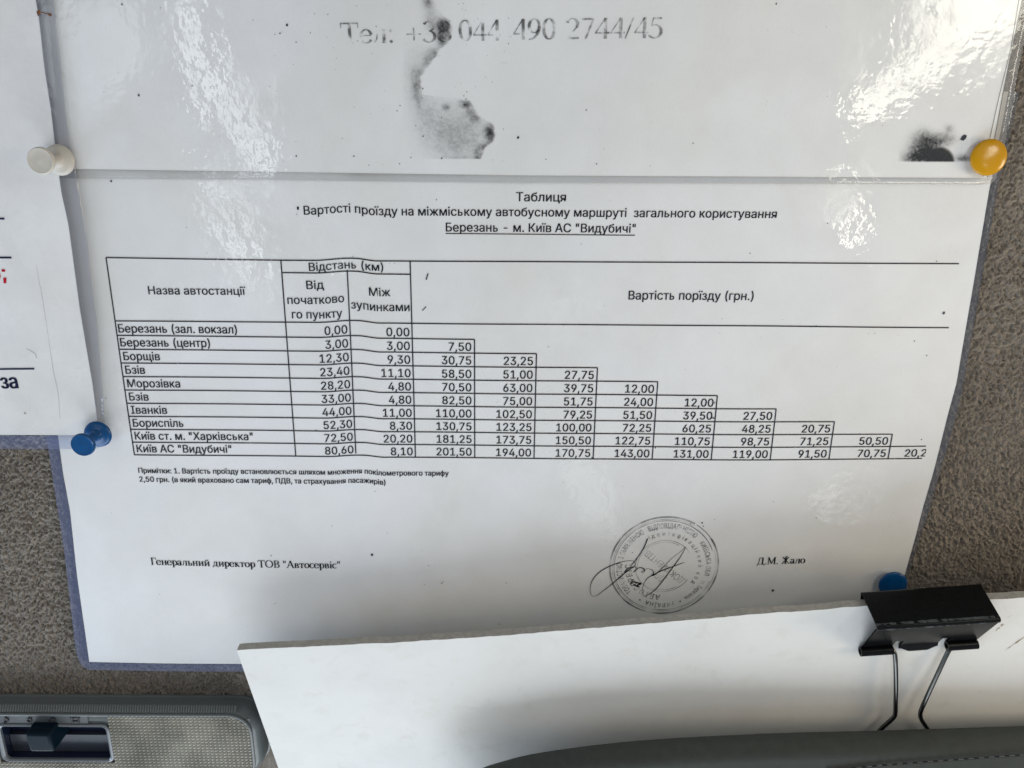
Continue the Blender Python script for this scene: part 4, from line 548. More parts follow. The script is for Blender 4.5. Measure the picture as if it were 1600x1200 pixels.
'г':(119,"114,149 114,127 45,127 45,0 21,0 21,149","4,5,2 2,5,0 2,0,1 4,2,3"),
'д':(168,"5,-43 5,22 17,22 20,25 22,27 24,30 25,32 27,35 28,39 30,42 31,46 32,50 33,54 34,59 35,64 36,70 37,76 38,83 38,91 43,149 140,149 140,22 163,22 163,-43 139,-43 139,0 29,0 29,-43 45,22 116,22 116,127 65,127 62,91 61,79 59,69 58,59 56,50 54,42 51,34 48,28","18,19,31 31,19,20 31,20,30 30,20,21 18,31,32 29,30,21 17,18,32 17,32,33 16,17,33 16,33,34 15,16,34 14,15,34 14,34,35 13,14,35 12,13,35 12,35,36 11,12,36 11,36,37 10,11,37 9,10,37 8,9,37 8,37,38 7,8,38 6,7,38 6,38,39 5,6,39 4,5,39 4,39,28 3,4,28 2,3,28 0,1,2 0,2,26 26,2,28 26,28,29 26,29,21 26,21,22 26,22,25 25,22,23 0,26,27 24,25,23"),
'е':(159,"83,-3 73,-3 63,-1 54,2 46,6 39,12 32,18 27,25 22,33 18,42 16,52 14,62 13,73 14,85 16,95 18,105 22,114 26,122 32,129 38,136 45,141 53,146 62,149 71,151 81,151 87,151 93,150 99,149 104,147 110,145 116,142 121,138 126,134 130,129 134,124 137,118 140,111 143,103 145,95 146,86 146,76 146,67 29,67 29,87 133,87 122,79 121,87 121,93 119,100 117,106 114,111 111,116 108,120 103,123 98,126 93,128 87,129 81,130 74,129 68,128 63,126 58,123 53,120 49,116 46,111 43,106 41,101 39,95 38,89 38,83 38,70 38,62 39,55 41,48 43,42 47,36 50,32 55,28 59,24 65,22 71,20 77,18 83,18 88,18 92,19 96,20 100,21 103,22 106,24 109,26 112,29 115,31 117,34 119,38 120,41 143,36 141,30 139,25 136,20 132,15 127,11 122,8 117,4 111,2 105,0 98,-2 91,-3","23,24,25 23,25,26 22,23,26 22,26,27 22,27,28 21,22,28 21,28,29 20,21,29 20,29,30 20,30,31 19,20,31 19,31,32 18,19,32 18,32,57 57,32,33 18,57,58 56,57,33 17,18,58 55,56,33 17,58,59 55,33,34 54,55,34 17,59,60 53,54,34 17,60,61 53,34,35 52,53,35 17,61,62 16,17,62 51,52,35 16,62,63 51,35,36 50,51,36 16,63,64 15,16,64 15,64,65 49,50,36 49,36,37 15,65,66 48,49,37 14,15,66 48,37,38 14,66,67 47,48,38 47,38,39 13,14,67 13,67,68 46,47,44 44,47,39 13,68,43 43,68,69 13,43,42 69,43,46 46,43,44 45,44,39 69,46,45 45,39,40 12,13,42 70,69,45 70,45,40 70,40,41 11,12,42 71,70,41 11,42,41 11,41,71 10,11,71 10,71,72 10,72,73 9,10,73 9,73,74 8,9,74 8,74,75 93,94,95 92,93,95 8,75,76 92,95,96 91,92,96 7,8,76 7,76,77 90,91,96 90,96,97 89,90,97 7,77,78 88,89,97 6,7,78 88,97,98 6,78,79 87,88,98 86,87,98 6,79,80 85,86,98 85,98,99 6,80,81 84,85,99 83,84,99 6,81,82 82,83,99 6,82,99 5,6,99 5,99,100 4,5,100 4,100,101 4,101,102 3,4,102 3,102,103 2,3,103 2,103,104 2,104,105 1,2,105 1,105,106 0,1,106"),
'ж':(221,"8,0 69,76 9,149 37,149 87,86 99,86 99,149 123,149 123,86 135,86 184,149 213,149 153,76 213,0 184,0 134,64 123,64 123,0 99,0 99,64 88,64 37,0","1,2,3 1,3,4 5,6,7 5,7,8 9,10,11 9,11,12 1,4,5 1,5,8 1,8,9 1,9,12 0,1,20 20,1,12 20,12,19 19,12,16 16,12,15 15,12,13 0,20,21 18,19,16 18,16,17 14,15,13"),
'з':(135,"67,-2 60,-1 53,-1 46,1 40,3 34,6 29,9 24,13 20,17 17,21 14,26 13,32 12,37 37,37 38,34 39,30 42,27 46,24 51,22 56,20 61,19 67,19 74,19 80,20 85,23 89,26 93,29 96,33 97,38 98,43 97,48 96,53 93,57 89,60 84,63 78,66 71,67 64,67 54,67 54,85 64,85 70,86 76,87 81,89 85,92 89,95 92,99 93,104 94,109 93,113 92,118 90,122 87,125 83,128 78,130 73,131 68,131 62,131 57,130 52,128 48,126 44,122 41,119 39,115 39,110 16,110 16,116 18,122 20,127 23,132 27,136 31,140 36,143 42,146 48,148 54,150 61,151 68,151 75,151 82,149 88,148 94,145 99,142 104,139 108,135 111,130 114,126 116,121 117,115 117,110 117,103 115,98 113,93 109,88 105,84 100,81 94,79 89,77 89,76 97,75 103,72 109,69 114,64 118,59 121,54 122,48 123,41 123,35 121,29 119,24 116,19 112,14 107,10 102,7 96,4 90,1 83,0 75,-1","76,77,78 75,76,78 75,78,79 74,75,79 74,79,80 73,74,80 73,80,81 72,73,81 72,81,82 71,72,82 71,82,83 70,71,83 70,83,84 69,70,84 69,84,56 56,84,85 68,69,57 57,69,56 55,56,85 68,57,58 54,55,85 54,85,86 68,58,59 53,54,86 68,59,60 52,53,86 67,68,60 52,86,87 67,60,61 51,52,87 67,61,62 66,67,62 50,51,87 50,87,88 66,62,63 49,50,88 65,66,63 49,88,89 65,63,64 48,49,89 48,89,90 47,48,90 46,47,90 46,90,91 45,46,91 45,91,92 44,45,92 44,92,93 43,44,93 42,43,93 42,93,94 41,42,94 40,41,94 38,39,40 38,40,94 38,94,95 38,95,97 97,95,96 38,97,98 38,98,99 38,99,100 38,100,101 38,101,37 37,101,102 36,37,102 35,36,102 34,35,102 34,102,103 33,34,103 32,33,103 32,103,104 31,32,104 31,104,105 30,31,105 29,30,105 29,105,106 28,29,106 28,106,107 27,28,107 11,12,13 11,13,14 27,107,108 11,14,15 26,27,108 10,11,15 10,15,16 26,108,109 25,26,109 10,16,17 9,10,17 24,25,109 9,17,18 24,109,110 23,24,110 9,18,19 8,9,19 22,23,110 8,19,20 21,22,110 8,20,21 21,110,111 8,21,111 7,8,111 7,111,112 6,7,112 6,112,113 5,6,113 5,113,114 4,5,114 4,114,115 3,4,115 3,115,116 2,3,116 2,116,117 1,2,117 1,117,0"),
'и':(161,"141,0 117,0 117,108 115,108 44,0 21,0 21,149 45,149 45,41 46,41 118,149 141,149","5,6,7 5,7,8 9,10,11 9,11,3 3,11,2 2,11,0 9,3,4 1,2,0 5,8,9 5,9,4"),
'й':(161,"141,0 117,0 117,108 115,108 44,0 21,0 21,149 45,149 45,41 46,41 118,149 141,149 81,170 75,171 70,171 66,173 61,175 57,178 53,181 50,185 47,189 45,193 43,198 42,203 42,208 59,208 60,204 61,200 63,196 65,193 69,191 72,189 76,188 81,187 85,188 89,189 93,191 96,193 99,196 100,200 102,204 102,208 120,208 119,203 118,198 117,193 114,189 112,185 108,181 105,178 100,175 96,173 91,171 86,171","5,6,7 5,7,8 9,10,11 9,11,3 3,11,2 2,11,0 9,3,4 1,2,0 5,8,9 5,9,4 23,24,25 23,25,26 40,41,42 40,42,43 23,26,27 39,40,43 39,43,44 22,23,27 22,27,28 38,39,44 38,44,45 21,22,28 21,28,29 37,38,45 37,45,46 20,21,29 20,29,30 36,37,46 20,30,31 35,36,46 35,46,47 19,20,31 19,31,32 34,35,47 19,32,33 33,34,47 19,33,47 19,47,48 18,19,48 18,48,49 17,18,49 17,49,50 16,17,50 16,50,51 15,16,51 15,51,52 14,15,52 14,52,53 13,14,53 13,53,12"),
'к':(148,"21,0 21,149 45,149 45,85 60,85 113,149 144,149 84,77 145,0 114,0 66,62 45,62 45,0","0,1,2 0,2,3 4,5,6 4,6,7 0,3,11 11,3,4 11,4,7 11,7,10 10,7,8 0,11,12 9,10,8"),
'л':(157,"3,0 3,22 8,22 11,22 14,23 17,24 19,25 21,26 23,28 25,31 26,34 28,37 29,42 30,47 31,52 31,59 32,66 33,74 33,83 36,149 137,149 137,0 113,0 113,127 59,127 56,74 55,63 54,52 53,42 51,33 48,25 45,19 41,13 37,8 32,5 26,2 19,1 11,0","18,19,24 24,19,20 24,20,23 23,20,21 18,24,25 22,23,21 17,18,25 17,25,26 16,17,26 15,16,26 15,26,27 14,15,27 13,14,27 13,27,28 12,13,28 12,28,29 11,12,29 10,11,29 9,10,29 9,29,30 8,9,30 7,8,30 6,7,30 6,30,31 5,6,31 4,5,31 3,4,31 2,3,31 0,1,2 0,2,31 0,31,32 0,32,33 0,33,34 0,34,35 0,35,36 0,36,37"),
'м':(210,"21,0 21,149 57,149 91,66 93,62 94,59 95,55 97,52 98,49 99,46 100,42 101,39 102,36 103,33 103,31 104,28 105,25 106,22 107,19 107,16 103,16 104,19 105,22 105,24 106,27 107,30 108,33 109,36 109,39 110,42 111,45 112,49 114,52 115,55 116,59 118,62 119,66 153,149 190,149 190,0 166,0 166,78 166,82 166,85 166,89 166,93 166,97 166,101 166,105 166,108 166,124 166,139 169,139 168,134 166,128 165,123 163,118 162,113 160,109 158,104 157,99 155,94 153,89 151,83 148,78 116,0 94,0 61,78 59,83 57,89 55,94 53,99 51,104 50,108 48,113 46,118 45,123 43,128 42,134 40,139 44,139 44,136 44,132 44,129 44,125 44,121 44,117 44,114 44,110 44,94 45,90 45,86 45,82 45,78 45,0","0,1,79 79,1,2 79,2,80 80,2,3 36,37,51 51,37,38 51,38,52 52,38,39 0,79,78 81,80,3 36,51,54 54,51,50 53,52,39 82,81,3 54,53,39 0,78,77 83,82,3 84,83,3 36,54,55 50,54,39 0,77,84 84,77,76 0,84,85 76,84,3 49,50,39 36,55,56 75,76,3 0,85,86 36,56,57 74,75,3 0,86,87 0,87,88 36,57,58 73,74,3 0,88,89 36,58,59 72,73,3 48,49,39 47,48,39 36,59,60 71,72,3 46,47,39 36,60,61 70,71,3 45,46,39 36,61,62 69,70,3 0,89,90 44,45,39 0,90,91 43,44,39 36,62,63 68,69,3 0,91,92 42,43,39 36,63,64 67,68,3 0,92,93 41,42,39 66,67,3 36,64,65 0,93,94 40,41,39 66,3,4 35,36,65 66,4,5 34,35,65 66,5,6 33,34,65 66,6,7 32,33,65 66,7,8 31,32,65 66,8,9 30,31,65 66,9,10 29,30,65 66,10,11 28,29,65 66,11,12 27,28,65 66,12,13 26,27,65 66,13,14 25,26,65 66,14,15 24,25,65 66,15,16 23,24,65 66,16,22 22,16,17 22,23,17 17,23,65 18,17,65 66,22,21 19,18,65 66,21,20 66,20,19 66,19,65"),
'н':(161,"121,88 121,66 39,66 39,88 45,149 45,0 21,0 21,149 140,149 140,0 116,0 116,149","2,3,0 2,0,1 6,7,4 6,4,5 10,11,8 10,8,9"),
'о':(163,"81,-3 72,-3 62,-1 54,2 46,6 39,12 32,18 27,25 22,33 18,42 16,52 14,63 13,74 14,85 16,96 18,105 22,114 27,123 32,130 39,136 46,141 54,146 62,149 72,151 81,151 91,151 101,149 109,146 117,141 125,136 131,130 137,123 141,114 145,105 148,96 149,85 150,74 149,63 148,52 145,42 141,33 137,25 131,18 125,12 117,6 109,2 101,-1 91,-3 81,18 89,19 95,20 101,23 106,26 111,30 115,35 118,40 121,46 123,53 124,59 125,66 126,74 125,81 124,88 123,95 121,101 118,108 115,113 111,118 106,122 101,125 95,128 89,129 81,130 74,129 68,128 62,125 57,122 53,118 49,113 45,108 43,102 41,95 39,88 38,81 38,74 38,66 39,59 41,53 43,46 45,40 49,35 53,30 57,26 62,23 68,20 74,19","23,24,25 23,25,26 22,23,26 22,26,27 21,22,27 20,21,27 20,27,28 19,20,28 19,28,29 19,29,30 18,19,30 18,30,72 72,30,71 71,30,31 17,18,73 73,18,72 17,73,74 70,71,31 17,74,75 69,70,31 17,75,76 68,69,31 16,17,76 68,31,32 16,76,77 67,68,32 16,77,78 66,67,32 15,16,78 66,32,33 15,78,79 65,66,33 15,79,80 64,65,33 14,15,80 64,33,34 14,80,81 63,64,34 13,14,81 63,34,35 13,81,82 62,63,35 13,82,83 61,62,35 12,13,83 61,35,36 12,83,84 60,61,36 11,12,84 11,84,85 59,60,36 59,36,37 11,85,86 58,59,37 58,37,38 10,11,86 10,86,87 57,58,38 10,87,88 56,57,38 9,10,88 56,38,39 9,88,89 55,56,39 8,9,89 55,39,40 8,89,90 54,55,40 8,90,91 53,54,40 7,8,91 53,40,41 7,91,92 52,53,41 7,92,93 51,52,41 6,7,93 51,41,42 6,93,94 50,51,42 6,94,95 49,50,42 6,95,48 48,49,42 6,48,42 5,6,42 5,42,43 5,43,44 4,5,44 3,4,44 3,44,45 3,45,46 2,3,46 2,46,47 1,2,47 1,47,0"),
'п':(161,"140,149 140,0 116,0 116,127 45,127 45,0 21,0 21,149","6,7,4 4,7,0 4,0,3 3,0,1 6,4,5 2,3,1"),
'р':(167,"21,-56 21,149 44,149 44,126 46,126 48,128 50,130 52,133 54,136 57,139 60,142 63,144 67,147 72,149 77,150 83,151 90,151 99,151 108,149 116,146 123,142 130,137 136,130 141,123 145,115 149,106 151,96 153,86 153,74 153,63 151,52 149,42 145,33 141,25 136,18 130,12 123,6 116,2 108,-1 99,-3 90,-3 84,-3 78,-2 72,-1 68,1 64,4 60,7 57,9 54,12 52,15 50,18 48,21 46,23 45,23 45,-56 87,18 93,19 99,20 105,23 110,26 114,30 118,34 121,40 124,46 126,52 128,59 129,67 129,74 129,82 128,89 126,96 124,103 122,109 118,114 114,118 110,122 105,126 99,128 93,129 87,130 80,129 74,128 68,126 63,123 59,119 55,114 52,109 49,103 47,97 46,90 45,82 44,74 45,66 46,59 47,52 49,45 52,39 55,34 59,29 64,26 69,22 74,20 80,19","15,16,17 14,15,17 14,17,18 13,14,18 0,1,2 0,2,3 13,18,19 12,13,19 11,12,19 11,19,20 10,11,20 10,20,21 9,10,21 8,9,21 8,21,22 7,8,22 6,7,22 6,22,79 79,22,78 78,22,23 5,6,79 5,79,80 5,80,81 77,78,23 5,81,82 76,77,23 4,5,82 4,82,83 75,76,23 0,3,4 0,4,89 89,4,88 88,4,87 87,4,86 86,4,85 85,4,84 84,4,83 75,23,24 74,75,24 73,74,24 73,24,25 72,73,25 71,72,25 71,25,26 70,71,26 69,70,26 69,26,27 0,89,90 68,69,27 68,27,28 0,90,91 67,68,28 0,91,92 66,67,28 66,28,29 65,66,29 0,92,93 65,29,30 64,65,30 0,93,94 63,64,30 63,30,31 0,94,95 62,63,31 0,95,53 53,95,96 62,31,32 61,62,32 53,96,97 60,61,32 53,97,98 60,32,33 59,60,33 53,98,99 58,59,33 53,99,52 52,99,100 58,33,34 0,53,54 51,52,100 57,58,34 51,100,101 50,51,101 56,57,34 50,101,102 55,56,34 50,102,55 50,55,34 49,50,34 49,34,35 48,49,35 47,48,35 47,35,36 46,47,36 45,46,36 45,36,37 44,45,37 44,37,38 43,44,38 42,43,38 42,38,39 41,42,39 41,39,40"),
'с':(156,"81,-3 72,-3 62,-1 54,2 46,6 39,12 32,18 27,25 22,33 18,42 16,52 14,63 13,74 14,85 16,96 18,105 22,114 27,123 32,130 39,136 46,141 54,146 62,149 72,151 81,151 87,151 92,150 97,150 102,148 107,147 112,145 116,142 120,140 124,137 127,134 131,130 134,127 136,123 139,118 141,114 142,109 119,103 118,106 117,109 116,111 114,114 112,116 111,118 108,120 106,122 104,124 101,125 98,127 95,128 92,129 89,129 85,130 81,130 74,129 68,128 62,125 57,122 53,118 49,113 45,108 43,102 41,95 39,88 38,81 38,74 38,66 39,59 41,53 43,46 45,40 49,35 53,30 57,26 62,23 68,20 74,19 81,18 85,18 89,19 92,19 95,20 98,21 101,23 104,24 106,26 109,28 111,30 113,32 115,35 116,37 118,40 119,43 120,46 143,40 141,35 139,31 137,26 134,22 131,18 128,15 124,11 120,8 116,6 112,3 107,1 102,0 97,-2 92,-2 87,-3","23,24,25 23,25,26 22,23,26 22,26,27 22,27,28 21,22,28 21,28,29 21,29,30 20,21,30 20,30,31 20,31,32 19,20,32 19,32,33 19,33,34 18,19,34 18,34,35 18,35,57 57,35,56 56,35,36 17,18,58 58,18,57 55,56,36 17,58,59 54,55,36 53,54,36 17,59,60 52,53,36 51,52,36 51,36,37 50,51,37 17,60,61 49,50,37 16,17,61 49,37,38 48,49,38 16,61,62 47,48,38 46,47,38 46,38,39 16,62,63 45,46,39 15,16,63 44,45,39 44,39,40 15,63,64 43,44,40 43,40,42 42,40,41 15,64,65 14,15,65 14,65,66 13,14,66 13,66,67 13,67,68 12,13,68 12,68,69 11,12,69 11,69,70 11,70,71 10,11,71 10,71,72 10,72,73 9,10,73 9,73,74 96,97,98 95,96,98 8,9,74 95,98,99 94,95,99 8,74,75 93,94,99 93,99,100 92,93,100 8,75,76 7,8,76 91,92,100 91,100,101 7,76,77 90,91,101 89,90,101 89,101,102 88,89,102 7,77,78 6,7,78 87,88,102 86,87,102 6,78,79 86,102,103 85,86,103 84,85,103 6,79,80 83,84,103 82,83,103 6,80,81 81,82,103 6,81,103 6,103,104 5,6,104 5,104,105 4,5,105 4,105,106 4,106,107 3,4,107 3,107,108 3,108,109 2,3,109 2,109,110 2,110,111 1,2,111 1,111,112 1,112,113 0,1,113"),
'т':(128,"52,0 52,128 3,128 3,149 125,149 125,128 76,128 76,0","2,3,4 2,4,5 1,2,5 0,1,6 6,1,5 0,6,7"),
'у':(153,"19,-54 24,-34 28,-34 31,-35 35,-35 38,-35 41,-35 44,-34 46,-33 49,-31 51,-29 53,-26 56,-23 57,-19 59,-14 64,-1 7,149 33,149 65,61 67,54 70,47 72,41 73,34 75,27 77,21 79,15 81,8 72,8 74,15 76,21 78,28 80,34 81,41 84,48 86,54 88,61 120,149 146,149 80,-23 78,-28 75,-33 72,-38 69,-42 66,-46 63,-49 59,-51 55,-53 50,-55 46,-56 41,-57 36,-57 33,-57 30,-57 28,-57 25,-56 23,-56 21,-55 20,-55","15,16,17 15,17,18 35,36,37 35,37,38 15,18,19 34,35,38 33,34,38 15,19,20 32,33,38 15,20,21 31,32,26 26,32,38 15,21,22 30,31,26 15,22,23 29,30,24 24,30,26 15,23,29 29,23,24 15,29,28 25,24,26 15,28,27 15,27,26 15,26,38 14,15,38 13,14,38 12,13,38 12,38,39 11,12,39 10,11,39 10,39,40 9,10,40 8,9,40 7,8,40 7,40,41 0,1,2 6,7,41 0,2,3 5,6,41 0,3,4 4,5,41 0,4,41 0,41,42 0,42,43 0,43,44 0,44,45 0,45,46 0,46,47 57,0,47 56,57,47 56,47,48 55,56,48 54,55,48 54,48,49 53,54,49 52,53,49 52,49,50 51,52,50"),
'ф':(188,"82,-3 72,-3 63,-1 54,2 46,6 39,12 32,18 27,25 22,33 18,42 16,52 14,63 13,74 14,85 16,96 18,105 22,114 27,123 32,130 39,136 46,141 54,146 63,149 72,151 82,151 106,151 116,151 125,149 134,146 142,141 149,136 155,130 161,123 166,114 169,105 172,96 174,85 174,74 174,63 172,52 169,42 166,33 161,25 155,18 149,12 142,6 134,2 125,-1 116,-3 106,-3 82,17 106,17 113,18 120,19 125,22 131,25 135,29 139,34 143,40 145,46 148,52 149,59 150,66 150,74 150,81 149,88 148,95 145,102 143,108 139,114 135,119 131,124 125,127 120,130 113,131 106,132 82,132 75,131 68,130 62,127 57,124 52,119 48,114 45,108 42,102 40,95 39,88 38,81 37,74 38,66 39,59 40,52 42,46 45,40 48,34 52,29 57,25 62,22 68,19 75,18 82,-56 82,200 106,200 106,-56","23,24,25 23,25,26 22,23,26 22,26,27 21,22,27 21,27,28 20,21,28 20,28,29 19,20,29 19,29,30 19,30,31 18,19,76 76,19,75 75,19,31 18,76,77 74,75,31 73,74,31 18,77,78 73,31,32 17,18,78 72,73,32 17,78,79 71,72,32 17,79,80 17,80,81 70,71,32 16,17,81 70,32,33 16,81,82 69,70,33 15,16,82 69,33,34 15,82,83 68,69,34 15,83,84 67,68,34 14,15,84 67,34,35 14,84,85 66,67,35 13,14,85 66,35,36 13,85,86 65,66,36 13,86,87 64,65,36 12,13,87 64,36,37 12,87,88 63,64,37 11,12,88 11,88,89 62,63,37 62,37,38 11,89,90 61,62,38 61,38,39 10,11,90 10,90,91 60,61,39 59,60,39 10,91,92 59,39,40 9,10,92 9,92,93 58,59,40 58,40,41 8,9,93 57,58,41 8,93,94 56,57,41 8,94,95 7,8,95 56,41,42 55,56,42 7,95,96 6,7,96 55,42,43 6,96,97 54,55,43 53,54,43 6,97,98 52,53,43 6,98,99 5,6,99 52,43,44 5,99,50 51,52,44 5,50,51 5,51,44 4,5,44 4,44,45 3,4,45 3,45,46 3,46,47 2,3,47 2,47,48 1,2,48 1,48,49 0,1,49 100,101,102 100,102,103"),
'х':(149,"8,0 67,86 67,67 11,149 39,149 58,120 61,115 65,110 68,105 70,100 73,95 76,90 79,85 81,81 69,81 72,85 75,90 77,95 80,100 82,105 85,110 88,115 92,120 111,149 138,149 82,66 82,84 141,0 113,0 91,34 87,39 84,44 81,49 79,53 76,58 73,63 71,67 68,71 80,71 78,67 75,63 73,58 70,53 68,49 65,44 62,39 58,34 36,0","2,3,4 2,4,5 22,23,24 22,24,25 2,5,6 21,22,25 2,6,7 20,21,25 2,7,1 1,7,8 19,20,25 1,8,9 18,19,26 26,19,25 1,9,10 17,18,26 1,10,16 16,10,11 16,17,11 11,17,26 12,11,26 1,16,15 0,1,15 13,12,26 0,15,14 13,26,27 0,14,37 37,14,13 37,13,38 38,13,27 0,37,36 39,38,27 0,36,35 40,39,27 0,35,41 41,35,34 41,40,34 34,40,27 0,41,42 33,34,27 0,42,43 32,33,27 0,43,44 31,32,27 0,44,45 30,31,27 0,45,46 29,30,27 0,46,47 28,29,27"),
'ц':(163,"21,0 21,149 45,149 45,22 116,22 116,149 140,149 140,0 135,-43 135,0 125,0 125,22 159,22 159,-43","0,1,2 0,2,3 4,5,6 4,6,7 0,3,4 0,4,7 10,11,12 10,12,9 9,12,13 8,9,13"),
'ч':(158,"78,47 65,47 54,50 45,54 36,60 29,68 25,78 22,89 21,102 21,149 45,149 45,102 45,94 47,87 50,81 54,77 59,73 65,71 71,69 78,69 85,69 91,69 98,70 104,71 110,73 116,74 122,76 128,78 128,56 124,55 120,53 116,52 112,51 108,50 104,49 100,48 96,48 92,47 87,47 83,47 113,0 113,149 137,149 137,0","8,9,10 8,10,11 7,8,11 7,11,12 7,12,13 6,7,13 6,13,14 6,14,15 26,27,28 5,6,15 5,15,16 25,26,28 24,25,28 5,16,17 23,24,28 22,23,28 5,17,18 21,22,28 20,21,28 5,18,19 19,20,28 5,19,28 4,5,28 3,4,28 3,28,29 3,29,30 2,3,30 2,30,31 2,31,32 2,32,33 2,33,34 1,2,34 1,34,35 1,35,36 1,36,37 0,1,37 0,37,38 0,38,39 40,41,42 40,42,43"),
'ш':(225,"21,149 45,149 45,22 100,22 100,149 124,149 124,22 180,22 180,149 204,149 204,0 21,0","11,0,1 11,1,2 3,4,5 3,5,6 7,8,9 7,9,10 11,2,3 11,3,6 11,6,7 11,7,10"),
'щ':(229,"21,149 45,149 45,22 100,22 100,149 124,149 124,22 180,22 180,149 204,149 204,0 21,0 200,-43 200,0 190,0 190,22 224,22 224,-43","11,0,1 11,1,2 3,4,5 3,5,6 7,8,9 7,9,10 11,2,3 11,3,6 11,6,7 11,7,10 14,15,16 14,16,13 13,16,17 12,13,17"),
'ь':(152,"24,0 24,149 48,149 48,91 81,91 91,90 101,87 110,81 117,74 122,65 126,56 127,46 126,35 122,26 117,17 110,10 101,5 91,1 81,0 48,20 79,20 86,21 92,24 98,28 102,33 104,39 105,46 104,52 102,58 98,63 92,67 86,70 79,71 48,71","0,1,2 0,2,3 0,3,33 33,3,4 33,4,5 33,5,6 33,6,7 33,7,8 33,8,32 32,8,9 0,33,19 31,32,9 30,31,9 29,30,9 29,9,10 28,29,10 27,28,10 27,10,11 26,27,11 25,26,11 25,11,12 24,25,12 24,12,13 23,24,13 22,23,13 22,13,14 21,22,14 20,21,14 0,19,20 0,20,14 0,14,15 0,15,16 0,16,17 0,17,18"),
'ю':(230,"21,0 21,149 43,149 43,0 38,64 38,85 92,85 92,64 148,-3 138,-3 129,-1 120,2 112,6 105,12 99,18 93,25 89,33 85,42 82,52 81,63 80,74 81,85 82,96 85,105 89,114 93,123 99,130 105,136 112,141 120,146 129,149 138,151 148,151 158,151 167,149 176,146 184,141 191,136 198,130 203,123 208,114 212,105 214,96 216,85 216,74 216,63 214,52 212,42 208,33 203,25 198,18 191,12 184,6 176,2 167,-1 158,-3 148,18 155,19 162,20 168,23 173,26 177,30 181,35 185,40 187,46 189,53 191,59 192,66 192,74 192,81 191,88 189,95 187,101 185,108 181,113 177,118 173,122 168,125 162,128 155,129 148,130 141,129 135,128 129,125 124,122 119,118 115,113 112,108 109,102 107,95 106,88 105,81 104,74 105,66 106,59 107,53 109,46 112,40 115,35 119,30 124,26 129,23 135,20 141,19","0,1,2 0,2,3 4,5,6 4,6,7 31,32,33 31,33,34 30,31,34 30,34,35 29,30,35 28,29,35 28,35,36 27,28,36 27,36,37 27,37,38 26,27,38 26,38,80 80,38,79 79,38,39 25,26,81 81,26,80 25,81,82 78,79,39 25,82,83 77,78,39 25,83,84 76,77,39 24,25,84 76,39,40 24,84,85 75,76,40 24,85,86 74,75,40 23,24,86 74,40,41 23,86,87 73,74,41 23,87,88 72,73,41 22,23,88 72,41,42 22,88,89 71,72,42 21,22,89 71,42,43 21,89,90 70,71,43 21,90,91 69,70,43 20,21,91 69,43,44 20,91,92 68,69,44 19,20,92 19,92,93 67,68,44 67,44,45 19,93,94 66,67,45 66,45,46 18,19,94 18,94,95 65,66,46 18,95,96 64,65,46 17,18,96 64,46,47 17,96,97 63,64,47 16,17,97 63,47,48 16,97,98 62,63,48 16,98,99 61,62,48 15,16,99 61,48,49 15,99,100 60,61,49 15,100,101 59,60,49 14,15,101 59,49,50 14,101,102 58,59,50 14,102,103 57,58,50 14,103,56 56,57,50 14,56,50 13,14,50 13,50,51 13,51,52 12,13,52 11,12,52 11,52,53 10,11,53 10,53,54 9,10,54 9,54,55 8,9,55"),
'я':(151,"131,0 107,0 107,128 72,128 64,128 56,126 50,124 45,121 41,118 39,113 37,108 37,102 37,96 39,91 41,87 45,83 50,80 56,78 64,77 72,76 117,76 117,56 71,56 57,57 45,59 35,63 27,69 21,75 16,83 13,92 12,102 13,112 16,121 21,129 27,136 35,142 45,146 57,148 71,149 131,149 34,0 6,0 48,68 75,68","37,38,39 37,39,2 2,39,20 20,39,0 36,37,2 35,36,2 34,35,2 33,34,2 32,33,4 4,33,3 3,33,2 1,2,20 32,4,5 32,5,6 32,6,7 32,7,8 31,32,8 31,8,9 31,9,10 30,31,10 30,10,11 29,30,11 29,11,12 29,12,13 28,29,13 28,13,14 28,14,15 27,28,15 27,15,16 27,16,17 27,17,18 27,18,19 27,19,20 27,20,22 22,20,1 1,20,21 26,27,22 25,26,22 24,25,22 23,24,22 1,22,21 41,42,43 41,43,40"),
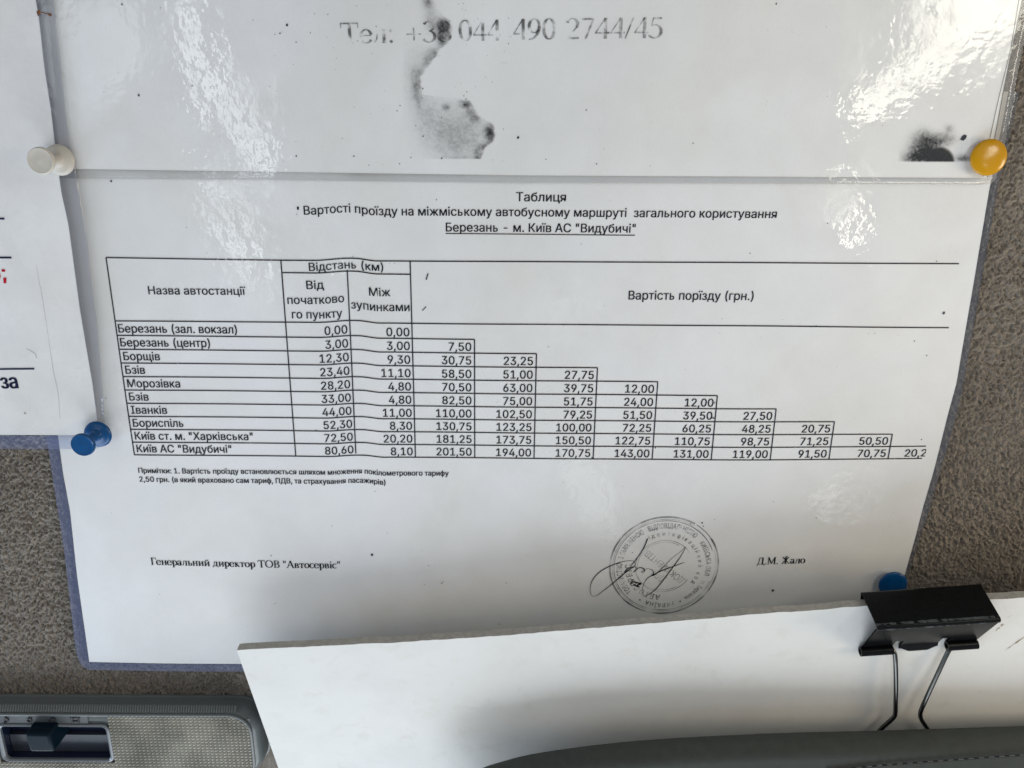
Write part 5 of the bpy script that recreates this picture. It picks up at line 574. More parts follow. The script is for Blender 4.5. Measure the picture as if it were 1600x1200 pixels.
'є':(156,"81,-3 72,-3 62,-1 54,2 46,6 39,12 32,18 27,25 22,33 18,42 16,52 14,63 13,74 14,85 16,96 18,105 22,114 27,123 32,130 39,136 46,141 54,146 62,149 72,151 81,151 87,151 92,150 97,150 102,148 107,147 112,145 116,142 120,140 124,137 127,134 131,130 134,127 136,123 139,118 141,114 142,109 119,103 118,106 117,109 116,111 114,114 112,116 111,118 108,120 106,122 104,124 101,125 98,127 95,128 92,129 89,129 85,130 81,130 74,129 68,128 62,125 57,122 53,118 49,113 45,108 43,102 41,95 39,88 38,81 38,74 38,66 39,59 41,53 43,46 45,40 49,35 53,30 57,26 62,23 68,20 74,19 81,18 85,18 89,19 92,19 95,20 98,21 101,23 104,24 106,26 109,28 111,30 113,32 115,35 116,37 118,40 119,43 120,46 143,40 141,35 139,31 137,26 134,22 131,18 128,15 124,11 120,8 116,6 112,3 107,1 102,0 97,-2 92,-2 87,-3 34,64 34,86 103,86 103,64","23,24,25 23,25,26 22,23,26 22,26,27 22,27,28 21,22,28 21,28,29 21,29,30 20,21,30 20,30,31 20,31,32 19,20,32 19,32,33 19,33,34 18,19,34 18,34,35 18,35,57 57,35,56 56,35,36 17,18,58 58,18,57 55,56,36 17,58,59 54,55,36 53,54,36 17,59,60 52,53,36 51,52,36 51,36,37 50,51,37 17,60,61 49,50,37 16,17,61 49,37,38 48,49,38 16,61,62 47,48,38 46,47,38 46,38,39 16,62,63 45,46,39 15,16,63 44,45,39 44,39,40 15,63,64 43,44,40 43,40,42 42,40,41 15,64,65 14,15,65 14,65,66 13,14,66 13,66,67 13,67,68 12,13,68 12,68,69 11,12,69 11,69,70 11,70,71 10,11,71 10,71,72 10,72,73 9,10,73 9,73,74 96,97,98 95,96,98 8,9,74 95,98,99 94,95,99 8,74,75 93,94,99 93,99,100 92,93,100 8,75,76 7,8,76 91,92,100 91,100,101 7,76,77 90,91,101 89,90,101 89,101,102 88,89,102 7,77,78 6,7,78 87,88,102 86,87,102 6,78,79 86,102,103 85,86,103 84,85,103 6,79,80 83,84,103 82,83,103 6,80,81 81,82,103 6,81,103 6,103,104 5,6,104 5,104,105 4,5,105 4,105,106 4,106,107 3,4,107 3,107,108 3,108,109 2,3,109 2,109,110 2,110,111 1,2,111 1,111,112 1,112,113 0,1,113 114,115,116 114,116,117"),
'і':(66,"21,0 21,149 45,149 45,0 33,174 30,174 27,175 24,177 21,179 19,181 17,184 17,187 16,190 17,193 17,196 19,199 21,201 24,203 27,205 30,206 33,206 36,206 39,205 42,203 45,201 47,199 48,196 49,193 50,190 49,187 48,184 47,181 45,179 42,177 39,175 36,174","0,1,2 0,2,3 19,20,21 18,19,21 18,21,22 17,18,22 17,22,23 16,17,23 16,23,24 15,16,24 15,24,25 14,15,25 14,25,26 13,14,26 13,26,27 12,13,27 12,27,28 11,12,28 11,28,29 10,11,29 10,29,30 9,10,30 9,30,31 8,9,31 8,31,32 7,8,32 7,32,33 6,7,33 6,33,34 5,6,34 5,34,35 4,5,35"),
'ї':(66,"21,0 21,149 45,149 45,0 61,174 58,174 55,175 52,177 50,179 48,181 46,184 46,187 45,190 46,193 46,196 48,199 50,201 52,203 55,205 58,205 61,206 64,205 67,205 70,203 72,201 74,199 76,196 77,193 77,190 77,187 76,184 74,181 72,179 70,177 67,175 64,174 5,174 2,174 -1,175 -4,177 -7,179 -9,181 -10,184 -11,187 -11,190 -11,193 -10,196 -9,199 -7,201 -4,203 -1,205 2,205 5,206 8,205 11,205 13,203 16,201 18,199 19,196 20,193 21,190 20,187 19,184 18,181 16,179 13,177 11,175 8,174","0,1,2 0,2,3 19,20,21 18,19,21 18,21,22 17,18,22 17,22,23 16,17,23 16,23,24 15,16,24 15,24,25 15,25,26 14,15,26 14,26,27 13,14,27 12,13,27 12,27,28 11,12,28 11,28,29 10,11,29 10,29,30 9,10,30 9,30,31 8,9,31 8,31,32 7,8,32 7,32,33 6,7,33 6,33,34 5,6,34 5,34,35 4,5,35 51,52,53 50,51,53 50,53,54 49,50,54 49,54,55 48,49,55 48,55,56 47,48,56 47,56,57 47,57,58 46,47,58 46,58,59 45,46,59 44,45,59 44,59,60 43,44,60 43,60,61 42,43,61 42,61,62 41,42,62 41,62,63 40,41,63 40,63,64 39,40,64 39,64,65 38,39,65 38,65,66 37,38,66 37,66,67 36,37,67"),
'•':(153,"76,36 71,37 65,38 60,40 55,42 50,45 46,49 42,53 39,58 37,63 35,68 34,74 33,79 34,85 35,91 37,96 39,101 42,106 46,110 50,113 55,117 60,119 65,121 71,122 76,122 82,122 88,121 93,119 98,117 103,113 107,110 110,106 114,101 116,96 118,91 119,85 119,79 119,74 118,68 116,63 114,58 110,53 107,49 103,45 98,42 93,40 88,38 82,37","23,24,25 23,25,26 22,23,26 21,22,26 21,26,27 20,21,27 20,27,28 19,20,28 19,28,29 18,19,29 18,29,30 17,18,30 17,30,31 16,17,31 16,31,32 15,16,32 15,32,33 15,33,34 14,15,34 14,34,35 13,14,35 12,13,35 12,35,36 11,12,36 11,36,37 10,11,37 10,37,38 9,10,38 9,38,39 8,9,39 8,39,40 7,8,40 7,40,41 6,7,41 6,41,42 6,42,43 5,6,43 5,43,44 4,5,44 3,4,44 3,44,45 2,3,45 2,45,46 1,2,46 1,46,47 0,1,47"),
' ':(74,"",""),
}
CAP = 200.0


def glyph(c):
    a, v, t = GLYPHS[c]
    vv = [tuple(float(k) / CAP for k in p.split(',')) for p in v.split()]
    tt = [tuple(int(k) for k in p.split(',')) for p in t.split()]
    return a / CAP, vv, tt


def arc(cx, cy, rx, ry, a0, a1, n=26):
    return [(cx + rx * math.cos(math.radians(lerp(a0, a1, i / n))), cy + ry * math.sin(math.radians(lerp(a0, a1, i / n)))) for i in range(n + 1)]


# serif letters as pen strokes: l = straight (x0 y0 x1 y1 [width]), e = arc (cx cy rx ry a0 a1), s = serif (x y length), d = dot
SERIF = {
    'Т': (.86, 'l .43 0 .43 1;l .04 .965 .82 .965 .07;l .06 .98 .05 .74 .05;l .80 .98 .81 .74 .05;s .43 .02 .32'),
    'е': (.58, 'e .29 .33 .24 .32 15 330;l .06 .37 .52 .37 .045'),
    'л': (.66, 'l .50 0 .50 .66;l .18 .635 .6 .635 .05;l .23 .63 .17 .14 .055;l .17 .14 .05 .03 .07;s .5 .02 .22'),
    ':': (.32, 'd .15 .06 .075;d .15 .58 .075'),
    '.': (.30, 'd .13 .06 .075'),
    '+': (.72, 'l .05 .40 .66 .40 .06;l .355 .09 .355 .71 .06'),
    '3': (.62, 'e .28 .76 .21 .22 155 -85;e .26 .27 .26 .27 88 -155'),
    '8': (.62, 'e .30 .755 .2 .235 0 360;e .30 .27 .24 .27 0 360'),
    '0': (.62, 'e .30 .5 .23 .49 0 360'),
    '4': (.64, 'l .45 0 .45 1;l .44 .99 .05 .30 .05;l .02 .28 .62 .28 .08'),
    '9': (.62, 'e .29 .66 .22 .33 0 360;e .03 .66 .48 .66 0 -88'),
    '2': (.62, 'e .28 .72 .22 .27 165 -35;l .47 .57 .07 .06 .06;l .05 .045 .56 .045 .10'),
    '7': (.60, 'l .06 .955 .56 .955 .09;l .54 .95 .22 0 .085'),
    '/': (.36, 'l 0 -.02 .33 1 .06'),
    '5': (.60, 'l .15 .955 .52 .955 .09;l .16 .96 .10 .56 .05;e .24 .32 .27 .32 115 -150'),
    'Г': (.66, 'l .19 0 .19 1;l .07 .97 .61 .97 .06;l .6 .98 .62 .74 .05;s .19 .02 .3'),
    'н': (.68, 'l .16 0 .16 .66;l .52 0 .52 .66;l .16 .34 .52 .34 .045;s .16 .02 .24;s .52 .02 .24;s .16 .64 .24;s .52 .64 .24'),
    'р': (.62, 'l .17 -.28 .17 .66;e .33 .33 .22 .32 0 360;s .17 -.27 .27;l .04 .64 .17 .64 .05'),
    'а': (.56, 'e .22 .17 .16 .17 0 360;l .41 .06 .41 .48;e .25 .46 .165 .19 0 165;l .41 .04 .54 .05 .05'),
    'ь': (.56, 'l .16 0 .16 .66;e .28 .185 .2 .175 -90 90;l .16 .36 .29 .36 .045;l .16 .02 .29 .02 .045;s .13 .64 .22'),
    'и': (.70, 'l .16 0 .16 .66;l .54 0 .54 .66;l .17 .06 .53 .60 .05;s .16 .02 .24;s .54 .02 .24;s .16 .64 .24;s .54 .64 .24'),
    'й': (.70, 'l .16 0 .16 .66;l .54 0 .54 .66;l .17 .06 .53 .60 .05;s .16 .02 .24;s .54 .02 .24;s .16 .64 .24;s .54 .64 .24;e .35 .88 .12 .1 180 360'),
    'д': (.68, 'l .49 .05 .49 .65;l .18 .635 .58 .635 .05;l .24 .63 .15 .06 .055;l .03 .04 .64 .04 .06;l .05 .05 .045 -.17 .05;l .62 .05 .625 -.17 .05'),
    'к': (.62, 'l .16 0 .16 .66;l .2 .34 .48 .63 .055;l .24 .37 .56 .02 .12;s .16 .02 .24;s .16 .64 .24'),
    'т': (.60, 'l .29 0 .29 .66;l .03 .635 .55 .635 .055;l .04 .64 .04 .47 .045;l .54 .64 .54 .47 .045;s .29 .02 .24'),
    'о': (.60, 'e .29 .33 .23 .32 0 360'),
    'О': (.98, 'e .48 .5 .40 .49 0 360'),
    'В': (.78, 'l .19 0 .19 1;e .35 .745 .24 .235 -90 90;e .37 .265 .28 .245 -90 90;l .05 .98 .36 .98 .05;l .05 .02 .38 .02 .05;l .19 .51 .36 .51 .05'),
    'А': (.88, 'l .09 0 .43 1 .055;l .43 .99 .77 0 .13;l .2 .35 .64 .35 .05;s .09 .02 .24;s .77 .02 .28'),
    'в': (.60, 'l .16 0 .16 .66;e .28 .49 .17 .15 -90 90;e .30 .185 .2 .165 -90 90;l .05 .64 .29 .64 .04;l .05 .02 .31 .02 .04;l .16 .345 .29 .345 .04'),
    'с': (.53, 'e .29 .33 .23 .32 45 315'),
    'і': (.34, 'l .16 0 .16 .66;d .16 .90 .08;s .16 .02 .25;l .05 .64 .16 .64 .045'),
    '"': (.46, 'l .12 1 .13 .66 .08;l .32 1 .31 .66 .08'),
    'Д': (.94, 'l .68 .05 .68 .98;l .26 .97 .80 .97 .055;l .33 .96 .19 .06 .06;l .04 .04 .88 .04 .065;l .06 .05 .05 -.2 .055;l .86 .05 .87 -.2 .055'),
    'М': (1.08, 'l .15 0 .15 1 .06;l .15 .99 .52 .08 .13;l .52 .08 .90 .99 .06;l .90 0 .90 1;s .15 .02 .28;s .90 .02 .3;s .12 .98 .2;s .93 .98 .2'),
    'Ж': (1.10, 'l .54 0 .54 1;l .54 .48 .20 .95 .10;l .54 .48 .88 .95 .10;l .54 .55 .12 .02 .08;l .54 .55 .96 .02 .08;s .54 .02 .3;s .54 .98 .3'),
}
THIN, THICK = 0.045, 0.135


def serif_glyph(c):
    adv, code = SERIF[c]
    V = []; F = []

    def put(v, f):
        n = len(V); V.extend([tuple(p) for p in v]); F.extend([tuple(i + n for i in q) for q in f])
    for part in code.split(';'):
        k = part.split(); n = [float(q) for q in k[1:]]
        if k[0] == 'l':
            pts = [(lerp(n[0], n[2], t), lerp(n[1], n[3], t)) for t in np.linspace(0, 1, 4)]
            w = n[4] if len(n) > 4 else THICK
            put(*strip(pts, w))
        elif k[0] == 'e':
            pts = np.array(arc(*n)); d = np.gradient(pts, axis=0); d /= np.linalg.norm(d, axis=1)[:, None]
            put(*strip(pts, list(THIN + (THICK - THIN) * np.abs(d[:, 1]) ** 1.5)))
        elif k[0] == 's':
            put(*strip([(n[0] - n[2] / 2, n[1]), (n[0], n[1]), (n[0] + n[2] / 2, n[1])], 0.045))
        elif k[0] == 'd':
            put([(n[0] + n[2] * math.cos(t), n[1] + n[2] * math.sin(t)) for t in np.linspace(0, 2 * math.pi, 12, endpoint=False)], [tuple(range(12))])
    return adv, V, F


def layout(s, gl):
    """Glyphs side by side in cap-height units."""
    x = 0; V = []; F = []
    for c in s:
        if c == ' ':
            x += 0.30 if gl is serif_glyph else glyph(' ')[0]
            continue
        a, v, f = gl(c)
        n = len(V)
        V += [(p[0] + x, p[1]) for p in v]; F += [tuple(i + n for i in q) for q in f]
        x += a
    return np.array(V), F, x


def text_fit(pr, s, a, b, cap, gl=glyph, bold=0.020):
    """Text stretched from photograph pixel a to b (baseline), cap height in pixels at a."""
    A = flat(*a); B = flat(*b)
    h = flat(a[0], a[1])[1] - flat(a[0], a[1] + cap)[1]
    V, F, w = layout(s, gl)
    x0, x1 = V[:, 0].min(), V[:, 0].max()
    ux = (B - A) / (x1 - x0)
    d = (B - A) / np.linalg.norm(B - A); up = np.array([-d[1], d[0]])
    for dx in ([0.0] if not bold else [-bold, 0.0, bold]):
        P = A + (V[:, :1] - x0 + dx) * ux + V[:, 1:] * h * up
        pr.add(P, F)


def text_at(pr, s, xy, cap, xs=0.905, align='l', gl=glyph, clip=None):
    V, F, w = layout(s, gl)
    V = V * np.array([cap * xs, cap])
    off = -V[:, 0].max() if align == 'r' else -V[:, 0].min()
    P = V + np.array([xy[0] + off, xy[1]])
    if clip is not None:
        P[:, 0] = np.minimum(P[:, 0], clip)
    for dx in (-0.0032, 0.0, 0.0032):
        pr.add(P + np.array([dx, 0]), F)


def text_ring(pr, s, c, r, cap, a0, a1, xs=0.8):
    """Capitals running clockwise round a centre from angle a0 to a1 (degrees), feet inwards."""
    wid = [0.5 if ch == ' ' else glyph(ch)[0] for ch in s]
    k = math.radians(a0 - a1) / sum(wid)          # turn per unit of advance
    sx = min(xs * cap, k * r)
    a = math.radians(a0)
    for ch, w in zip(s, wid):
        if ch != ' ':
            adv, v, f = glyph(ch)
            t = a - k * w / 2
            er = np.array([math.cos(t), math.sin(t)]); et = np.array([math.sin(t), -math.cos(t)])
            V = np.array(v)
            for o in (-0.004, 0.004):
                pr.add(np.array(c) + ((V[:, :1] - adv / 2) * sx + o) * et + (r + V[:, 1:] * cap) * er, f)
        a -= k * w


# ------------------------------------------------------------------ headliner
def headliner():
    x = np.concatenate([np.linspace(-22, -9.2, 12), np.arange(-9.0, -3.0, 0.0135), np.linspace(-2.9, 8.2, 14), np.arange(8.3, 12.4, 0.0135), np.arange(12.43, 17.0, 0.03), np.linspace(17.4, 26, 10)])
    y = np.concatenate([np.linspace(-16, -7.6, 8), np.arange(-7.3, 5.4, 0.0135), np.linspace(5.7, 16, 10)])
    X, Y = np.meshgrid(x, y)
    wx = X + 0.035 * (vnoise(X * 15, Y * 15 + 31) - 0.5) * 2
    wy = Y + 0.035 * (vnoise(X * 15 + 77, Y * 15) - 0.5) * 2
    a = 1 - np.abs(2 * vnoise(wx * 25 + 3, wy * 14 + 11) - 1)
    b = 1 - np.abs(2 * vnoise(wx * 34 + 50, wy * 19 + 23) - 1)
    c = vnoise(X * 44 + 8, Y * 30 + 5)
    h = 0.5 * sstep(0.25, 0.95, a) + 0.42 * sstep(0.3, 0.95, b) + 0.28 * c
    Z = -0.090 + 0.068 * h + 0.02 * (vnoise(X * 0.8, Y * 0.8) - 0.5)
    n, m = X.shape
    co = np.empty((n * m, 3), np.float32)
    co[:, 0] = X.ravel() * S; co[:, 1] = -Z.ravel() * S; co[:, 2] = Y.ravel() * S
    i = np.arange((n - 1) * m).reshape(n - 1, m)[:, :-1].ravel()
    fs = np.stack([i, i + 1, i + m + 1, i + m], 1)
    me = bpy.data.meshes.new('headliner')
    me.vertices.add(len(co)); me.vertices.foreach_set('co', co.ravel())
    me.loops.add(fs.size); me.loops.foreach_set('vertex_index', fs.ravel().astype(np.int32))
    me.polygons.add(len(fs)); me.polygons.foreach_set('loop_start', np.arange(0, fs.size, 4, dtype=np.int32))
    me.update(calc_edges=True); me.validate()
    me.polygons.foreach_set('use_smooth', [True] * len(me.polygons))
    me.materials.append(M['fabric'])
    o = bpy.data.objects.new('ceiling', me)
    COL.objects.link(o)
    tag(o, 'grey brown looped fabric lining of the vehicle ceiling behind the pinned sheets', 'ceiling', None, 'structure')


headliner()


# ------------------------------------------------------------------ laminated sheets
def resample(pts, n):
    P = np.array(pts, float)
    d = np.concatenate([[0], np.cumsum(np.linalg.norm(np.diff(P, axis=0), axis=1))])
    t = np.linspace(0, d[-1], n)
    return np.stack([np.interp(t, d, P[:, k]) for k in range(2)], 1)


def paper_mesh(name, left, right, zf, mat, parent, nx=90, ny=70, thick=0.012):
    """left and right edges given top to bottom in panel x, y."""
    L = resample(left, ny); R = resample(right, ny)
    V = []
    for j in range(ny):
        for i in range(nx):
            V.append(lerp(L[j], R[j], i / (nx - 1)))
    V = np.array(V); Z = zf(V[:, 0], V[:, 1])
    top = np.column_stack([V, Z]); bot = np.column_stack([V, Z - thick])
    N = len(V)
    F = [(j * nx + i, (j + 1) * nx + i, (j + 1) * nx + i + 1, j * nx + i + 1) for j in range(ny - 1) for i in range(nx - 1)]
    B = [tuple(k + N for k in f[::-1]) for f in F]
    ring = [i for i in range(nx)] + [j * nx + nx - 1 for j in range(1, ny)] + [(ny - 1) * nx + i for i in range(nx - 2, -1, -1)] + [j * nx for j in range(ny - 2, 0, -1)]
    Q = [(ring[k], ring[(k + 1) % len(ring)], ring[(k + 1) % len(ring)] + N, ring[k] + N) for k in range(len(ring))]
    return mk(name, np.concatenate([top, bot]), F + B + Q, mat, parent, smooth=35)


def film_mesh(name, inner, outer, zf, parent, n=80, lift=0.004, mat=None):
    """Clear border between the paper's edge and the film's own edge (both lists of panel x, y)."""
    A = resample(inner, n); B = resample(outer, n)
    cols = [0.0, 0.12, 0.5, 0.86, 0.93, 0.97, 1.0]
    prof = [0.0, 0.0, 0.0, 0.0, 0.006, 0.006, -0.012]
    V = []
    for t, h in zip(cols, prof):
        P = lerp(A, B, t)
        V.append(np.column_stack([P, zf(P[:, 0], P[:, 1]) + lift + h]))
    m = len(cols)
    V = np.concatenate(V)
    F = [(k * n + i, (k + 1) * n + i, (k + 1) * n + i + 1, k * n + i + 1) for k in range(m - 1) for i in range(n - 1)]
    return mk(name, V, F, mat or M['film'], parent, smooth=50)


P_ = lambda L, z=None: [tuple(flat(x, y, z)) for x, y in L]


# surface heights: each sheet lies on the ones below it with gentle waves
def z_fare(x, y):
    z = 0.050 + 0.010 * np.sin(x * 0.9 + 0.4) * np.cos(y * 0.7) + 0.006 * np.sin(x * 1.9 + y * 1.3)
    z = z + 0.022 * np.exp(-((x + 0.8 - 0.02 * y) / 0.35) ** 2) * sstep(-6.5, -2.0, y)
    z = z + 0.05 * sstep(6.0, 9.0, x) * sstep(-1.0, -5.0, y)
    return z


def z_upper(x, y):
    return 0.115 + 0.014 * np.sin(x * 0.75 + 1.0) * np.cos(y * 0.9) + 0.010 * np.sin(x * 1.7 - y * 1.1) + 0.04 * sstep(6.8, 9.4, x)


def z_left(x, y):
    return 0.185 + 0.012 * np.sin(y * 0.8) + 0.006 * np.sin(x * 2.1 + y * 1.7)


# --- the fare table
LEVEL = 0.052
fare = thing('laminated_notice', (1.5, -1.5, 0.0),
             'laminated white fare table with gridded rows of prices, round stamp and signature', 'notice', 'laminated notices pinned to the headliner')
F_LEFT = [(-5.72, 3.6)] + P_([(90, 681), (98, 740), (109, 800), (120, 900), (127, 950), (139, 1035)])
F_RIGHT = [(8.82, 3.6)] + P_([(1545, 300), (1520, 450), (1494, 600), (1480, 650), (1470, 690), (1457, 740), (1442, 790), (1429, 840), (1414, 892), (1398, 945), (1376, 1010), (1362, 1050)])
paper_mesh('paper', F_LEFT, F_RIGHT, z_fare, M['paper'], fare, 130, 100)
film_mesh('film_border', F_LEFT, [(-5.98, 3.6)] + P_([(75, 702), (87, 780), (100, 860), (110, 950), (117, 1010), (120, 1025), (124, 1036), (131, 1044), (140, 1047)]), z_fare, fare)
film_mesh('film_border', P_([(139, 1035), (260, 1037), (375, 1038), (700, 1043), (1362, 1050)]),
          P_([(140, 1047), (260, 1048.5), (375, 1049.5), (700, 1055), (1370, 1062)]), z_fare, fare)
film_mesh('film_border', F_RIGHT, [(8.98, 3.6)] + P_([(1557, 300), (1531, 450), (1505, 600), (1495, 645), (1482, 690), (1467, 740), (1453, 790), (1436, 840), (1419, 892), (1403, 945), (1386, 1000), (1370, 1062)]), z_fare, fare, mat=M['film_right'])

H = 0.2289


def warp(x, y):
    """Photocopied fold: every printed line steps up for a moment near one column; the right end sags."""
    k = 0.040 * sstep(-1.50, -0.93, x) * (1 - sstep(-0.87, -0.50, x))
    return k + 0.052 * np.clip((x - 4.0) / 4.0, 0, 2) ** 2 * np.clip(-y / 2.2, 0, 1.2)


def fprint(ruled=False):
    p = Print(z_fare, warp)
    p.ruled = ruled
    return p


grid = fprint(True)
XL, XV = -4.712, -2.012
XA = lambda y: -0.985
LW = 0.0195
TOP = 1.012
SUB = 0.807
grid.line((XL, TOP), (XV, 1.000), LW, 80)
grid.line((XV, 1.000), (8.59, 1.073), LW, 200)
grid.line((XV, SUB), (0.0, SUB), LW)
for r in range(11):
    y = -r * H
    x1 = {0: 8.615, 9: 8.60, 10: 8.57}.get(r, float(r))
    grid.line((XL, y + (0.008 if r == 0 else 0)), (x1, y + (0.047 if r == 0 else 0.0)), LW, 200)
grid.line((XL, TOP), (XL, -10 * H), LW)
grid.line((XV, TOP), (XV, -10 * H), LW)
grid.line((-0.985, SUB + 0.02), (-0.995, -10 * H + 0.03), LW)
grid.line((0, TOP), (0, -10 * H), LW)
for k in range(1, 9):
    grid.line((k, -k * H), (k, -10 * H), LW)
table = grid.build('table_grid', M['ink'], fare)


def block(name, parent, mat, *rows, lift=0.007):
    pr = fprint()
    for r in rows:
        text_fit(pr, *r[:4], **(r[4] if len(r) > 4 else {}))
    return pr.build(name, mat, parent, lift)


ttl = fprint()
text_fit(ttl, 'Таблиця', (806.5, 314.5), (884, 315), 14)
text_fit(ttl, "'", (465, 336), (467.5, 336), 13)
text_fit(ttl, 'Вартості проїзду на міжміському автобусному маршруті  загального користування', (475, 335.5), (1213, 341), 13.6)
text_fit(ttl, 'Березань - м. Київ АС "Видубичі"', (697, 361.7), (992.5, 363.7), 13.6)
a, b = flat(696.5, 364.8), flat(992, 367.6)
ttl.line(a, b, 0.014)
ttl.build('title_text', M['ink'], fare)
for rows in ([('Назва автостанції', (232.5, 460), (384, 461), 12.6)],
             [('Відстань (км)', (483, 423.6), (599, 423.2), 12.6)],
             [('Від', (479, 452), (506, 452), 13), ('початково', (449.5, 475.2), (538, 475.5), 13), ('го пункту', (456.5, 497.6), (535, 498.6), 13)],
             [('Між', (577.5, 463), (610, 462.8), 13), ('зупинками', (549.5, 486), (640, 486.2), 13)],
             [('Вартість порїзду (грн.)', (982, 468), (1177, 469.3), 13.6)]):
    block('column_heading', table, M['ink'], *rows)

NAMES = ['Березань (зал. вокзал)', 'Березань (центр)', 'Борщів', 'Бзів', 'Морозівка', 'Бзів', 'Іванків', 'Бориспіль', 'Київ ст. м. "Харківська"', 'Київ АС "Видубичі"']
KM = ['0,00 0,00', '3,00 3,00', '12,30 9,30', '23,40 11,10', '28,20 4,80', '33,00 4,80', '44,00 11,00', '52,30 8,30', '72,50 20,20', '80,60 8,10']
FARES = ['', '7,50', '30,75 23,25', '58,50 51,00 27,75', '70,50 63,00 39,75 12,00', '82,50 75,00 51,75 24,00 12,00',
         '110,00 102,50 79,25 51,50 39,50 27,50', '130,75 123,25 100,00 72,25 60,25 48,25 20,75',
         '181,25 173,75 150,50 122,75 110,75 98,75 71,25 50,50', '201,50 194,00 170,75 143,00 131,00 119,00 91,50 70,75 20,2']
CAPH = 0.137
for i in range(10):
    base = -(i + 1) * H + 0.036
    pr = fprint(True); text_at(pr, NAMES[i], (XL + 0.035 + (0.02 if i > 1 else 0), base + 0.012), CAPH, 0.915)
    pr.build('station_name', M['ink'], table, 0.007)
    for s, xr in zip(KM[i].split(), (-1.035, -0.045)):
        pr = fprint(True); text_at(pr, s, (xr, base), CAPH, 0.93, 'r'); pr.build('distance_figure', M['ink'], table, 0.007)
    for k, s in enumerate(FARES[i].split()):
        pr = fprint(True)
        if k == 8:
            text_at(pr, s, (8.270, base), CAPH, 0.93, 'l', clip=8.612)
        else:
            text_at(pr, s, (k + 1 - 0.055, base), CAPH, 0.93, 'r')
        pr.build('fare_figure', M['ink'], table, 0.007)

block('footnote_text', fare, M['ink_note'],
      ('Примітки: 1. Вартість проїзду встановлюється шляхом множення покілометрового тарифу', (217, 739), (701, 743.6), 8.0, dict(bold=0.045)),
      ('2,50 грн. (в який враховано сам тариф, ПДВ, та страхування пасажирів)', (218.5, 752.6), (602.4, 757.2), 8.0, dict(bold=0.045)))
block('signatory_title', fare, M['ink'], ('Генеральний директор ТОВ "Автосервіс"', (236, 883), (531.4, 888), 11, dict(gl=serif_glyph, bold=0.012)))
block('signatory_name', fare, M['ink'], ('Д.М. Жало', (1182.5, 883.2), (1257, 881.8), 11, dict(gl=serif_glyph, bold=0.012)))

# round stamp, turned nearly upside down, and the signature over it
SC = flat(1037.5, 884)
SR = 0.955
rings = Print(z_fare)
for r, w, a0, a1 in ((1.0, 0.030, 60, 395), (0.955, 0.008, 60, 380), (0.925, 0.014, 20, 340), (0.53, 0.010, 30, 330), (0.495, 0.008, 60, 190), (0.495, 0.008, 250, 300)):
    rings.add(*strip(np.array(arc(SC[0], SC[1], SR * r, SR * r, a0, a1, 140)), w))
rings.add(*strip(np.array(arc(SC[0], SC[1], SR * 1.0, SR * 1.0, 30, 58, 20)), 0.012))
stamp = rings.build('round_stamp', M['ink_stamp_ring'], fare, 0.0065)
st = Print(z_fare)
for s, r, cap, a0, a1 in (('ВІДПОВІДАЛЬНІСТЮ', .775, .105, 115, 48), ('З ОБМЕЖЕНОЮ', .775, .105, 170, 121), ('ТОВАРИСТВО', .775, .105, 224, 176),
                          ('УКРАЇНА', .775, .095, 288, 248), ('•', .79, .08, 243, 238), ('•', .79, .08, 298, 293), ('КИЇВСЬКА ОБЛ', .775, .095, 38, -14), ('м. Березань', .775, .095, 338, 302),
                          ('ідентифікаційний код', .625, .085, 120, -35), ('АВТОСЕРВІС', .605, .115, 268, 176)):
    text_ring(st, s, SC, SR * r, SR * cap, a0, a1)
st.build('stamp_lettering', M['ink_stamp'], stamp, 0.0065)
ct = Print(z_fare)
for s, (ax, ay), ln in (('ДОКУМЕНТІВ', (1071, 905), 0.92), ('ДЛЯ', (1041, 903), 0.27)):
    A = flat(ax, ay); d = np.array([-math.cos(math.radians(40)), math.sin(math.radians(40))]); up = np.array([-d[1], d[0]])
    V, F, w = layout(s, glyph)
    ct.add(A + V[:, :1] / w * ln * d + V[:, 1:] * 0.125 * up, F)
ct.build('stamp_lettering', M['ink_stamp'], stamp, 0.0065)
sig = Print(z_fare)
SG = lambda L: [tuple(flat(900 + x / 6.667, 780 + y / 6.667)) for x, y in L]
sp = np.array(spline(SG([(745, 405), (715, 480), (670, 560), (610, 640), (575, 685)]), 8))
sig.add(*strip(sp, list(np.linspace(0.022, 0.012, len(sp)))))
sp = np.array(spline(SG([(610, 690), (540, 740), (460, 805), (380, 875), (300, 940), (220, 1000), (175, 1008), (150, 970), (150, 900), (185, 820), (260, 745), (360, 690), (470, 650), (560, 635), (605, 645), (615, 670), (600, 700), (560, 722), (505, 760), (530, 725), (580, 700), (625, 705), (630, 730), (610, 748), (598, 755), (640, 715), (680, 708), (710, 725), (712, 745), (690, 757), (685, 745), (730, 720), (780, 725), (805, 750), (800, 780), (785, 785), (820, 782), (900, 710), (1000, 610), (1090, 540), (1140, 495), (1090, 590), (1010, 700), (920, 820), (830, 930), (750, 990), (710, 1000), (690, 960), (700, 890), (740, 820), (810, 780), (900, 735), (1000, 700), (1080, 670), (1128, 655)]), 7))
sig.add(*strip(sp, [0.012 + 0.006 * math.sin(i * 0.11) for i in range(len(sp))]))
blot = spline(SG([(565, 880), (590, 855), (640, 865), (675, 875), (640, 890), (645, 905), (600, 885)]), 6)
sig.add(*strip(np.array(blot), 0.028))
sig.build('signature', M['ink_pen'], fare, 0.0085)


def ink_dots(L, mk_print, parent, lift):
    """The larger dots, each a part of its own; returns the rest."""
    for d in [d for d in L if d[2] >= 1.2]:
        specks(mk_print(), [d]).build('ink_dot', M['ink_note'], parent, lift)
    return [d for d in L if d[2] < 1.2]


